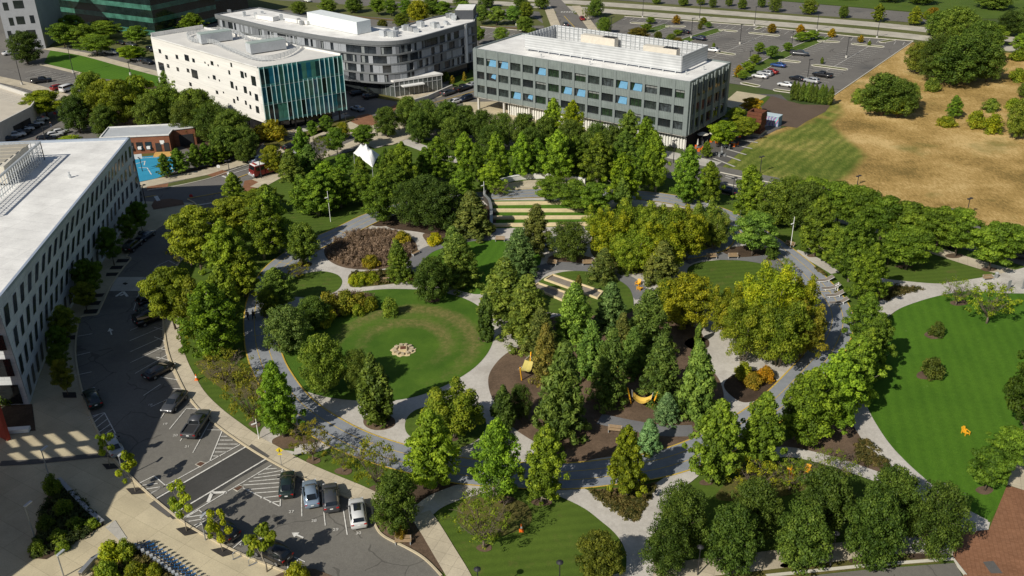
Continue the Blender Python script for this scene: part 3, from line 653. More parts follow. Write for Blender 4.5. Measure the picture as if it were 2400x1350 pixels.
# ------------------------------------------------------------------ painted markings
def lines(name, segs, w, mat, z=0.1):
    m = MB()
    for a_, b_ in segs: band(m, [at(*a_), at(*b_)], w, z)
    return m.build(name, mat, kind='structure')
Zb = lambda *p: [(x / 3, 900 + y / 3) for x, y in p]
Zl = lambda *p: [(x / 3, 450 + y / 3) for x, y in p]
def zs(f, rows): return [f(*r) for r in rows]
lines('road_marking', zs(Zb, [((1100, 810), (1730, 445)), ((1225, 915), (1868, 533)), ]), 0.2, M_WHITE)
lines('road_marking', zs(Zb, [((1058, 777), (1688, 430)), ((1290, 945), (1910, 574)), ((1562, 335), (1475, 548)), ((1310, 175), (1420, 182)), ((1555, 372), (1600, 372)), ((1545, 399), (1638, 399)), ((1530, 427), (1672, 427)), ((1520, 455), (1640, 455)), ((1510, 482), (1595, 482)), ((1495, 510), (1552, 511)),
 ((1985, 600), (1970, 865)), ((1970, 865), (1710, 735)), ((1868, 603), (1946, 597)), ((1815, 642), (1983, 612)), ((1785, 665), (1980, 640)), ((1750, 690), (1978, 670)), ((1712, 715), (1976, 698)), ((1740, 747), (1974, 727)), ((1785, 772), (1973, 757)), ((1830, 806), (1972, 790)), ((1895, 838), (1970, 828)),
 ((975, 705), (1085, 650)), ((1085, 650), (1165, 718)), ((1003, 716), (1110, 703)), ((1030, 743), (1125, 728)), ((1055, 775), (1165, 718)), ((1308, 942), (1398, 890)), ((1398, 890), (1480, 950)), ((1310, 942), (1425, 925)), ((1328, 970), (1450, 950)), ((1365, 1000), (1480, 950)), ((1378, 1012), (1480, 952)),
 ((615, 240), (735, 205)), ((735, 205), (815, 355)), ((625, 255), (700, 215)), ((650, 285), (735, 210)), ((672, 315), (758, 248)), ((695, 345), (778, 285)), ((735, 358), (798, 318)), ((770, 370), (815, 352))]), 0.13, M_WHITE)
lines('bay_line', zs(Zb, [((1312, 175), (1192, 322)), ((1415, 185), (1268, 405)), ((1480, 262), (1357, 487)), ((1455, 326), (1565, 328)), ((1215, 35), (1285, 40)), ((1180, 170), (1132, 245)), ((2120, 750), (2123, 935)), ((2275, 880), (2288, 1000)), ((2415, 890), (2442, 1065)), ((1640, 1158), (1740, 1070)), ((2020, 1200), (2025, 1320)), ((2025, 1205), (2090, 1230)), ((2090, 1228), (2092, 1270)), ((2090, 1228), (2145, 1255)), ((1290, 60), (1060, 165)), ((1130, 5), (1010, 85))]) +
 zs(Zl, [((530, 1155), (635, 1130)), ((545, 1018), (650, 1000)), ((530, 1293), (645, 1268)), ((940, 835), (985, 690)), ((920, 903), (985, 875)), ((915, 978), (1000, 940)), ((1085, 955), (1150, 975)), ((912, 1050), (1150, 950)), ((915, 1128), (1165, 1015)), ((1085, 1022), (1165, 1055)), ((918, 1203), (1180, 1080)), ((1090, 1095), (1170, 1115)), ((950, 1280), (1190, 1140)), ((1100, 1165), (1185, 1185)), ((1130, 1305), (1250, 1325)), ((1050, 598), (1110, 520)), ((1110, 520), (1185, 485)), ((1110, 520), (1195, 572)), ((1185, 485), (1245, 515)), ((960, 740), (1000, 765)), ((1015, 690), (1080, 725)), ((1065, 575), (1100, 598))]), 0.11, M_WHITE)
lines('road_marking', [((533, 404), (541, 421))] + [((521, 413), (540, 421))], 0.5, M_WHITE)
lines('road_marking', [((363, 461), (370, 472)), ((367, 460), (374, 471)), ((460, 482), (533, 471))], 0.4, M_WHITE)
lines('road_marking', [((558, 417), (594, 404)), ((340, 463), (365, 459)), ((440, 466), (530, 450)), ((1015, 242), (1110, 215)), ((1322, 38), (1352, 70))], 0.25, M_YELLOW)
lines('road_marking', [((548, 406), (592, 393)), ((1700, 412), (1800, 434)), ((1700, 417), (1800, 439))], 0.2, M_WHITE)
lines('crosswalk_bar', [((1315 + k * 6.2, 28.5), (1318.5 + k * 6.2, 28.7)) for k in range(7)], 1.6, M_WHITE)
sheet('raised_crossing', [(273, 650), (395, 650), (392, 682), (257, 683)], 3 * R_, M_CONC_W, False)
sheet('manhole_cover', [(300, 666), (300, 665), (294, 663), (288, 665), (288, 667), (294, 669)], 5 * R_, M_DARKPAD, False)
def glyphs(name, text, px, py, size, rot=0.0, mat=None):
    cu = bpy.data.curves.new(name, 'FONT'); cu.body = text; cu.size = size; cu.align_x = 'CENTER'; cu.align_y = 'CENTER'
    tmp = bpy.data.objects.new(name, cu); COL.objects.link(tmp)
    me = bpy.data.meshes.new_from_object(tmp.evaluated_get(bpy.context.evaluated_depsgraph_get())); bpy.data.objects.remove(tmp)
    o = link(name, me, mat or M_WHITE, None, 'structure'); g = at(px, py); o.location = (g.x, g.y, 0.104); o.rotation_euler = (0, 0, rot); return o
for t_, x, y in (('27', 683, 1201), ('28', 736, 1222), ('29', 787, 1243), ('30', 840, 1251), ('20', 411, 1022), ('19', 387, 995), ('21', 439, 1048), ('43', 567, 1277), ('18', 352, 950)): glyphs('bay_number', t_, x, y, 0.62, 0.1)
def arrow(px0, px1, w=0.22):
    a_, b_ = at(*px0), at(*px1); d = (b_ - a_); L_ = d.length; d.normalize(); n_ = Vector((-d.y, d.x, 0)); z = Vector((0, 0, 0.104))
    m = MB(); m.poly([a_ + n_ * w / 2 + z, a_ - n_ * w / 2 + z, a_ + d * L_ * 0.55 - n_ * w / 2 + z, a_ + d * L_ * 0.55 + n_ * w / 2 + z])
    m.poly([a_ + d * L_ * 0.55 + n_ * w * 2 + z, a_ + d * L_ * 0.55 - n_ * w * 2 + z, b_ + z]); return m.build('road_arrow', M_WHITE, kind='structure')
arrow((711, 1262), (684, 1250)); arrow((262, 786), (257, 770)); 
lines('road_marking', [((488, 1178), (497, 1156)), ((497, 1156), (533, 1155))], 0.4, M_WHITE)
lines('road_marking', [((272, 696), (289, 684)), ((289, 684), (299, 696)), ((282, 694), (291, 690))], 0.4, M_WHITE)
for p in ([(457, 1090), (470, 1082), (484, 1086), (470, 1097)], [(546, 1148), (563, 1138), (572, 1142), (556, 1154)]):
    sheet('drain_frame', [(x + (x - 515 if False else 0), y) for x, y in p], 4 * R_, M_KERB_W, False)
    cx, cy = sum(q[0] for q in p) / 4, sum(q[1] for q in p) / 4
    sheet('drain_grate', [(cx + (x - cx) * 0.82, cy + (y - cy) * 0.75) for x, y in p], 6 * R_, plain('rusty_grate', (0.10, 0.05, 0.03), 0.9), False)
# dark square tree pits
for p in ([(295, 1146), (325, 1143), (341, 1157), (309, 1160)], [(412, 1240), (437, 1235), (465, 1250), (433, 1257)], [(493, 1289), (523, 1283), (553, 1297), (522, 1306)], [(239, 1088), (268, 1087), (279, 1098), (250, 1101)], [(146, 920), (178, 920), (180, 933), (149, 933)], [(326, 542), (362, 541), (355, 548), (322, 549)], [(276, 608), (306, 607), (300, 615), (272, 616)], [(262, 624), (293, 623), (286, 631), (256, 632)], [(250, 640), (280, 639), (272, 647), (248, 648)], [(214, 690), (246, 688), (240, 696), (208, 698)], [(204, 708), (238, 706), (232, 715), (202, 716)], [(198, 727), (231, 725), (226, 735), (196, 736)], [(152, 788), (178, 786), (177, 796), (150, 797)]):
    sheet('tree_pit', p, 3 * R_, M_DARKPAD, False)
sheet('kerb_island', [(388, 522), (420, 508), (440, 488), (456, 478), (459, 488), (440, 505), (412, 522)], 3 * R_, M_MULCH_D)
ribbon('kerb', [(388, 523), (412, 523), (441, 506), (460, 488), (457, 477)], 0.25, 0.03, M_KERB, True, 0.15)
sheet('corner_brick', [(355, 482), (362, 470), (400, 466), (428, 470), (432, 480), (360, 492)], 3 * R_, M_BRICK_B, False)
sheet('plaza_bed', [(124, 1130), (150, 1133), (243, 1232), (108, 1312), (68, 1308), (90, 1230)], 3 * R_, M_MULCH_D, False)
sheet('plaza_bed', [(205, 1360), (255, 1300), (310, 1283), (345, 1310), (420, 1365), (430, 1400), (180, 1400)], 3 * R_, M_MULCH, False)
sheet('plaza_bed', [(620, 1362), (690, 1330), (740, 1335), (800, 1360), (820, 1400), (600, 1400)], 4 * R_, M_MULCH, False)
sheet('plaza_bed', [(20, 950), (76, 948), (84, 1010), (30, 1015), (0, 1020), (0, 960)], 3 * R_, M_MULCH_D, False)
sheet('plaza_band', [(247, 1237), (270, 1220), (298, 1262), (285, 1272)], 3 * R_, M_CONC_W, False)
sheet('plaza_band', [(350, 1182), (362, 1174), (403, 1206), (395, 1214)], 3 * R_, M_LOTGREY, False)
sheet('tactile_pad', [(582, 1048), (590, 1042), (632, 1070), (625, 1076)], 5 * R_, M_LOTGREY, False)
ribbon('plaza_band', [(0, 1087), (80, 1083), (240, 1067), (285, 1066)], 1.0, 3 * R_, M_LOTGREY, False)
# court lines
lines('court_line', [((318, 385), (340, 378)), ((340, 378), (338, 388)), ((325, 394), (345, 394)), ((345, 394), (355, 410)), ((320, 372), (370, 369)), ((392, 398), (398, 408)), ((400, 392), (410, 403))], 0.2, M_WHITE, 0.09)
# right-hand car park: bays either side of each row
def bays(p0, p1, sides, ln=5.2, pitch=2.75, centre=True):
    a_, b_ = at(*p0), at(*p1); d = b_ - a_; L_ = d.length; d.normalize(); n_ = Vector((-d.y, d.x, 0)); m = MB()
    if centre: band(m, [a_, b_], 0.14, 0.1)
    k = 0
    while k * pitch < L_:
        for s in sides: band(m, [a_ + d * (k * pitch), a_ + d * (k * pitch) + n_ * s * ln], 0.12, 0.1)
        k += 1
    return m.build('bay_line', M_WHITE, kind='structure')
bays((1655, 141), (1791, 82), (1, -1)); bays((1885, 197), (2040, 107), (1, -1))
bays((1526, 82), (1570, 62), (1, -1)); bays((1742, 184), (1930, 93), (-1,), 5.2, 2.75, False); bays((1720, 178), (1905, 88), (1,), 5.2, 2.75, False)
bays((1610, 102), (1690, 72), (-1,), 5.2, 2.75, False); bays((1585, 92), (1665, 64), (1,), 5.2, 2.75, False)
bays((1470, 42), (1570, 50), (-1,), 5, 2.75, False); bays((1690, 59), (1990, 88), (-1,), 5, 2.75, False); bays((2000, 89), (2130, 100), (-1,), 5, 2.75, False)
bays((1110, 78), (1250, 90), (-1, 1), 5, 2.8); bays((1110, 105), (1220, 118), (-1, 1), 5, 2.8); bays((1150, 45), (1240, 52), (-1,), 5, 2.8)
bays((60, 170), (180, 200), (1,), 5, 2.8, False); bays((90, 178), (160, 196), (-1,), 4, 2.8, False); bays((20, 205), (150, 232), (1,), 5, 2.8, False)
lines('bay_line', [((1868 + k * 4, 190 - k * 5), (1884 + k * 4, 194 - k * 5)) for k in range(1)], 0.1, M_WHITE)
for p in ([(1733, 183), (1765, 168), (1840, 128), (1937, 87)], [(1597, 99), (1640, 85), (1690, 69)], [(1520, 76), (1545, 66), (1568, 59)]):
    ribbon('median_verge', p, 4.4, 3 * R_, M_GRASS, True); ribbon('kerb', p, 0.22, 0.06, M_KERB_W, True, 0.15, 2.3); ribbon('kerb', p, 0.22, 0.06, M_KERB_W, True, 0.15, -2.3)
for a_, b_ in (((1484, 54), (1510, 56)), ((1762, 78), (1820, 84)), ((1684, 123), (1716, 128)), ((1911, 154), (1978, 163)), ((1834, 142), (1868, 146)), ((1567, 62), (1600, 63)), ((1692, 71), (1722, 74)), ((1924, 97), (1960, 99)), ((1745, 196), (1772, 202)), ((1822, 212), (1850, 216)), ((2003, 104), (2064, 110)), ((1774, 68), (1784, 64)), ((2068, 99), (2090, 95)), ((1862, 88), (1885, 90))):
    p = [at(*a_), at(*b_)]; d = (p[1] - p[0]).normalized(); n_ = Vector((-d.y, d.x, 0)); lp = []
    for k in range(16):
        w = math.pi * 2 * k / 16; c = p[1] if math.cos(w) > 0 else p[0]; lp.append(c + d * math.cos(w) * 1.1 + n_ * math.sin(w) * 1.1)
    link('kerb_island', flat_mesh('kerb_island', lp, lay(5 * R_)), M_VERGE, None, 'structure')
    m = MB(); band(m, lp, 0.3, 0.06, 0, True, 0.15); m.build('kerb', M_KERB_W, kind='structure')
ribbon('kerb', [(1110, 62), (1180, 68), (1245, 75)], 0.3, 0.05, M_KERB_W, False, 0.15)
ribbon('hedge_strip', [(820, 38), (900, 46), (1000, 54), (1120, 62), (1240, 68)], 2.5, 4 * R_, M_BED, False)
# ------------------------------------------------------------------ buildings
def ribbed(name, c1, c2, period, var=0.15):
    m, nt, bs = _new(name); v = objpos(nt)
    w = nt.nodes.new('ShaderNodeTexWave'); w.wave_profile = 'SAW'; w.inputs['Scale'].default_value = 0.314 / period
    nt.links.new(objpos(nt, 0, (1, 1, 0)), w.inputs['Vector'])
    col = ramp(nt, w.outputs['Fac'], [(0.15, c1), (0.55, c2)])
    col = mix(nt, 1.0, col, ramp(nt, noise(nt, 0.5, 5, v), [(0.3, (1 - var,) * 3), (0.7, (1 + var,) * 3)]), 'MULTIPLY')
    nt.links.new(col, bs.inputs['Base Color']); bs.inputs['Roughness'].default_value = 0.5; bs.inputs['Metallic'].default_value = 0.2
    return m
def louvre(name, c1, c2, period):
    m, nt, bs = _new(name)
    w = nt.nodes.new('ShaderNodeTexWave'); w.bands_direction = 'Z'; w.inputs['Scale'].default_value = 0.314 / period
    nt.links.new(objpos(nt), w.inputs['Vector'])
    n_ = noise(nt, 0.4, 4, objpos(nt))
    col = mix(nt, 1.0, ramp(nt, w.outputs['Fac'], [(0.3, c1), (0.7, c2)]), ramp(nt, n_, [(0.3, (0.85,) * 3), (0.7, (1.1,) * 3)]), 'MULTIPLY')
    nt.links.new(col, bs.inputs['Base Color']); bs.inputs['Roughness'].default_value = 0.5; return m
M_ROOF = slabs('roof_membrane', (0.78, 0.775, 0.765), (0.81, 0.805, 0.795), 3.0, 0.3, 0.86, 3.0, joint=0.05)
M_ROOF_G = plain('roof_grey', (0.42, 0.44, 0.46), 0.8, var=0.15, scale=0.3)
M_METAL = ribbed('ribbed_metal', (0.165, 0.195, 0.188), (0.235, 0.272, 0.260), 0.42)
M_METAL_P = plain('metal_pier', (0.225, 0.258, 0.252), 0.45, 0.2)
M_SCREEN = louvre('louvre_screen', (0.43, 0.445, 0.455), (0.56, 0.57, 0.58), 0.6)
M_SILVER = plain('galvanised', (0.55, 0.57, 0.58), 0.45, 0.4)
M_GLASS = glass('window_glass', (0.018, 0.022, 0.024))
M_BLIND = plain('blue_blind', (0.15, 0.34, 0.52), 0.35, var=0.22, scale=0.9)
M_DARK = plain('dark_recess', (0.025, 0.026, 0.028), 0.8)
M_WPANEL = slabs('white_panel', (0.77, 0.755, 0.73), (0.81, 0.80, 0.775), 2.0, 0, 0.88, 1.6, wall=True, joint=0.035, offset=0.5)
M_OFFW = slabs('white_cladding', (0.64, 0.67, 0.70), (0.70, 0.73, 0.76), 1.3, 0, 0.82, 1.8, wall=True, joint=0.04, offset=0.5)
M_BEIGE = plain('duct_cream', (0.62, 0.57, 0.48), 0.7)
M_BLACK = plain('black_metal', (0.03, 0.03, 0.032), 0.5)
M_CONCW = plain('concrete_wall', (0.50, 0.48, 0.44), 0.9, var=0.15)
M_BRICKW = slabs('brick_wall', (0.25, 0.10, 0.055), (0.31, 0.13, 0.075), 0.25, 0, 0.75, 2.5, wall=True, offset=0.5)
M_RUST = plain('rusty_steel', (0.13, 0.045, 0.022), 0.9, var=0.35, scale=1.5)
M_RED = plain('red_cladding', (0.30, 0.035, 0.02), 0.6, var=0.2)
M_ORANGE = plain('orange_paint', (0.80, 0.17, 0.02), 0.5)
M_YEL = plain('yellow_paint', (0.85, 0.42, 0.02), 0.5, var=0.08)
M_WOOD = plain('wood_slats', (0.34, 0.24, 0.14), 0.8, var=0.25)
M_WHITE_P = plain('white_paint', (0.78, 0.78, 0.76), 0.5, var=0.05)
M_STEEL = plain('grey_steel', (0.35, 0.36, 0.37), 0.4, 0.5)

def angle(u): return math.atan2(u.y, u.x)
def pane(w, h, d=0.06):
    """a window pane standing in the x-z plane, its face to -y"""
    return MB().box((0, 0, 0), (w, d, h))
_frames = {}
def frame_mesh(w, h, n, t=0.09):
    k = (round(w, 2), round(h, 2), n)
    if k not in _frames:
        m = MB()
        for i in range(n + 1): m.box((-w / 2 + w * i / n, -0.06, 0), (t, 0.08, h + t))
        for z in (-h / 2, h / 2): m.box((0, -0.055, z), (w - t, 0.08, t))
        _frames[k] = m.mesh('frame'); _frames[k].materials.append(M_BLACK)
    return _frames[k]

# --- the metal-clad office block -------------------------------------------------
def office():
    H, zb = 16.2, 3.7
    A, B, C = at(1109, 113.7, H), at(1617.6, 193, H), at(1718, 147.8, H)
    u = (B - A); Lx = u.length; u.normalize(); D = (C - B).length
    t = thing('office_building', 'grey metal office block with rows of dark windows, some with blue blinds, and white roof', 'building', (A.x, A.y, 0), angle(u))
    loc = lambda p: Vector(((p - A).dot(u), (p - A).dot(Vector((-u.y, u.x, 0))), 0))
    nb = 16; bw = Lx / nb
    rows = [(12.2, 14.15), (8.55, 10.5), (4.95, 6.9)]
    core = MB().box((Lx / 2, D / 2 + 0.2, (H + zb) / 2 - 0.1), (Lx - 0.9, D - 0.9, H - zb - 0.5))
    core.build('core', M_DARK, t)
    w = MB()
    bands = [(zb, rows[2][0]), (rows[2][1], rows[1][0]), (rows[1][1], rows[0][0]), (rows[0][1], H)]
    for z0, z1 in bands:
        w.box((Lx / 2, 0.25, (z0 + z1) / 2), (Lx - 0.02, 0.5, z1 - z0))
        w.box((Lx / 2, D - 0.25, (z0 + z1) / 2), (Lx - 0.02, 0.5, z1 - z0))
        w.box((0.25, D / 2, (z0 + z1) / 2 + 0.004), (0.5, D - 1.0, z1 - z0))
        w.box((Lx - 0.25, D / 2, (z0 + z1) / 2 + 0.004), (0.5, D - 1.0, z1 - z0))
    w.build('wall', M_METAL, t)
    pms = {}
    for i in range(nb + 1):
        wd = 0.62 if 0 < i < nb else 1.1
        x = min(max(i * bw, wd / 2 - 0.05), Lx - wd / 2 + 0.05)
        if wd not in pms:
            pms[wd] = MB().box((0, 0, 0), (wd, 0.64, H - zb - 0.06)).mesh('pier'); pms[wd].materials.append(M_METAL_P)
        for y in (0.20, D - 0.2): link('pier', pms[wd], None, t).location = (x, y, (H + zb) / 2)
    hw = bw / 2 - 0.36
    sl = MB().poly([(-hw, -0.01, -0.55), (hw, -0.01, -0.55), (hw, 0.42, 0.04), (-hw, 0.42, 0.04)]).mesh('sill'); sl.materials.append(M_METAL_P)
    for z0, z1 in rows:
        for i in range(nb): link('sill', sl, None, t).location = ((i + 0.5) * bw, 0, z0)
    blue = {(0, 1), (0, 2), (0, 5), (0, 11), (0, 12), (1, 7), (1, 8), (1, 11), (2, 3)}; part = {(1, 1), (2, 4)}
    rw = random.Random(8); wins = []
    for gm in (M_GLASS, glass('office_glass_b', (0.035, 0.045, 0.042), 0.06, 1.0, 0.6, 0.8), glass('office_glass_c', (0.055, 0.066, 0.070), 0.1, 1.0, 0.7, 1.1), glass('office_glass_d', (0.022, 0.040, 0.022), 0.08, 0.9, 0.6, 0.9)):
        w_ = pane(bw - 0.7, 1.93).mesh('window'); w_.materials.append(gm); wins.append(w_)
    lb = MB().box((0, -0.05, 0.62), (bw - 0.8, 0.03, 0.6)).mesh('roller_blind'); lb.materials.append(plain('roller_grey', (0.20, 0.21, 0.20), 0.8))
    bl = MB().poly([(-0.5, -0.1, 0.93), (1.35, -0.1, 0.93), (1.2, -0.12, -0.93), (-1.1, -0.12, -0.93)]).mesh('blind'); bl.materials.append(M_BLIND)
    bp = MB().poly([(-0.1, -0.1, 0.5), (0.7, -0.1, 0.93), (1.3, -0.1, 0.93), (1.0, -0.12, -0.5), (-0.4, -0.12, -0.2)]).mesh('blind'); bp.materials.append(M_BLIND)
    for r, (z0, z1) in enumerate(rows):
        for i in range(nb):
            o = link('window', rw.choice(wins), None, t); o.location = ((i + 0.5) * bw, 0.46, (z0 + z1) / 2)
            if rw.random() < 0.16: link('roller_blind', lb, None, o)
            f = link('frame', frame_mesh(bw - 0.7, 1.93, 3, 0.07), None, o)
            if (r, i) in blue: link('blind', bl, None, o)
            elif (r, i) in part: link('blind', bp, None, o)
    # right-hand end: slits between fins
    rs = random.Random(4); fm = MB(); y = 1.2
    sw = {w_: pane(w_, 2.3).mesh('window') for w_ in (0.55, 0.9, 1.2)}
    for m_ in sw.values(): m_.materials.append(M_GLASS)
    y = 1.0
    while y < D - 1.2:
        for k in range(2):
            w_ = rs.choice((0.55, 0.9, 1.2))
            if y + w_ > D - 0.6: break
            for r, (z0, z1) in enumerate(rows):
                o = link('window', sw[w_], None, t); o.location = (Lx + 0.03, y + w_ / 2 + rs.uniform(-0.15, 0.15), (z0 + z1) / 2 - 0.1); o.rotation_euler = (0, 0, math.pi / 2)
            fm.box((Lx + 0.22, y + w_ + 0.22, 14.3), (0.4, 0.12, 3.2))
            y += w_ + 0.45
        fm.box((Lx + 0.12, y + 0.2, (H + zb) / 2), (0.5, 0.4, H - zb - 0.1)); y += 0.85
    fm.box((Lx + 0.2, 0.7, 10), (0.3, 0.16, 12)); fm.box((Lx + 0.2, 1.5, 9), (0.3, 0.16, 10))
    fm.build('fin', M_METAL_P, t)
    g = MB().box((Lx / 2 + 5, D / 2 + 0.4, zb / 2), (Lx - 12, D - 3.0, zb))
    gf = g.build('ground_floor', M_DARK, t)
    s2 = MB()
    x = 10.0
    while x < Lx - 0.5:
        s2.box((x, 1.5, zb / 2), (0.34, 0.2, zb - 0.1)); x += 0.72
    s2.box((Lx / 2 + 5, 1.75, zb / 2 - 0.4), (Lx - 11.4, 0.12, zb - 1.0))
    s2.build('slatted_wall', plain('slat_white', (0.66, 0.65, 0.60), 0.7), gf)
    y = 3.0; s3 = MB()
    while y < D - 1: s3.box((Lx - 0.7, y, zb / 2), (0.16, 0.14, zb)); y += 0.6
    s3.build('railing', M_BLACK, gf)
    for x in (0.6, 9.0, 17.0):
        for y in (0.9, D - 1.2): MB().box((x, y, zb / 2), (0.5, 0.5, zb)).build('column', M_CONCW, t)
    MB().box((Lx / 2, D / 2, zb - 0.12), (Lx - 0.3, D - 0.3, 0.2)).build('soffit', M_CONCW, t)
    rf = MB().box((Lx / 2, D / 2, H - 0.2), (Lx - 0.5, D - 0.5, 0.2)).build('roof', M_ROOF, t)
    pr = MB()
    for c, d in (((Lx / 2, 0.18, H + 0.04), (Lx, 0.36, 0.1)), ((Lx / 2, D - 0.18, H + 0.1), (Lx, 0.36, 0.22)), ((0.18, D / 2, H + 0.1), (0.36, D - 0.72, 0.22)), ((Lx - 0.18, D / 2, H + 0.04), (0.36, D - 0.72, 0.1))): pr.box(c, d)
    pr.build('parapet', M_METAL_P, rf)
    # plant screen on the roof
    q0, q1 = loc(at(1231, 117, H)), loc(at(1587, 176, H)); x0, x1, y0 = q0.x, q1.x, q0.y; y1 = D - 2.0; sh = 3.6; zz = H + 0.35
    s = MB()
    s.box(((x0 + x1) / 2, y0, zz + sh / 2), (x1 - x0, 0.2, sh)); s.box(((x0 + x1) / 2, y1, zz + sh / 2), (x1 - x0, 0.2, sh))
    s.box((x0, (y0 + y1) / 2, zz + sh / 2), (0.2, y1 - y0 - 0.2, sh)); s.box((x1, (y0 + y1) / 2, zz + sh / 2), (0.2, y1 - y0 - 0.2, sh))
    sc_ = s.build('plant_screen', M_SCREEN, rf)
    ps = MB(); x = x0 + 0.8
    while x < x1 - 0.3:
        ps.box((x, y1 - 0.22, zz + sh / 2 + 0.1), (0.14, 0.24, sh + 0.1)); x += 1.3
    y = y0 + 1
    while y < y1 - 0.3: ps.box((x0 + 0.22, y, zz + sh / 2 + 0.1), (0.24, 0.14, sh)); y += 1.3
    for z in (0.8, 2.0, 3.3): ps.box(((x0 + x1) / 2, y1 - 0.2, zz + z), (x1 - x0 - 0.3, 0.14, 0.1))
    x = x0 + 1
    while x < x1: ps.box((x, y0 - 0.12, zz - 0.17), (0.25, 0.25, 0.35)); x += 3.2
    ps.build('screen_frame', M_SILVER, rf)
    for xa, xb, yy in ((x0 + 10, x0 + 20, y1 - 2.2), (x1 - 14.5, x1 - 5.5, y1 - 4.5)):
        MB().box(((xa + xb) / 2, yy, zz + 1.5), (xb - xa, 1.9, 2.6)).build('air_handler', M_BEIGE, rf)
        fb = MB()
        for k in range(5): fb.box((xb - 0.4 - k * 0.75, yy, zz + 2.9), (0.5, 1.7, 0.12))
        fb.build('fan_grille', M_BLACK, rf)
    for xx, yy in ((20, 1.8), (34, 2.0), (Lx - 4, 6), (Lx - 2.5, 12)):
        MB().lathe([(0.12, 0), (0.12, 0.7), (0.2, 0.7), (0.2, 0.85), (0.0, 0.9)], 8, (xx, yy, H - 0.1)).build('vent', M_SILVER, rf)
    return t
office()

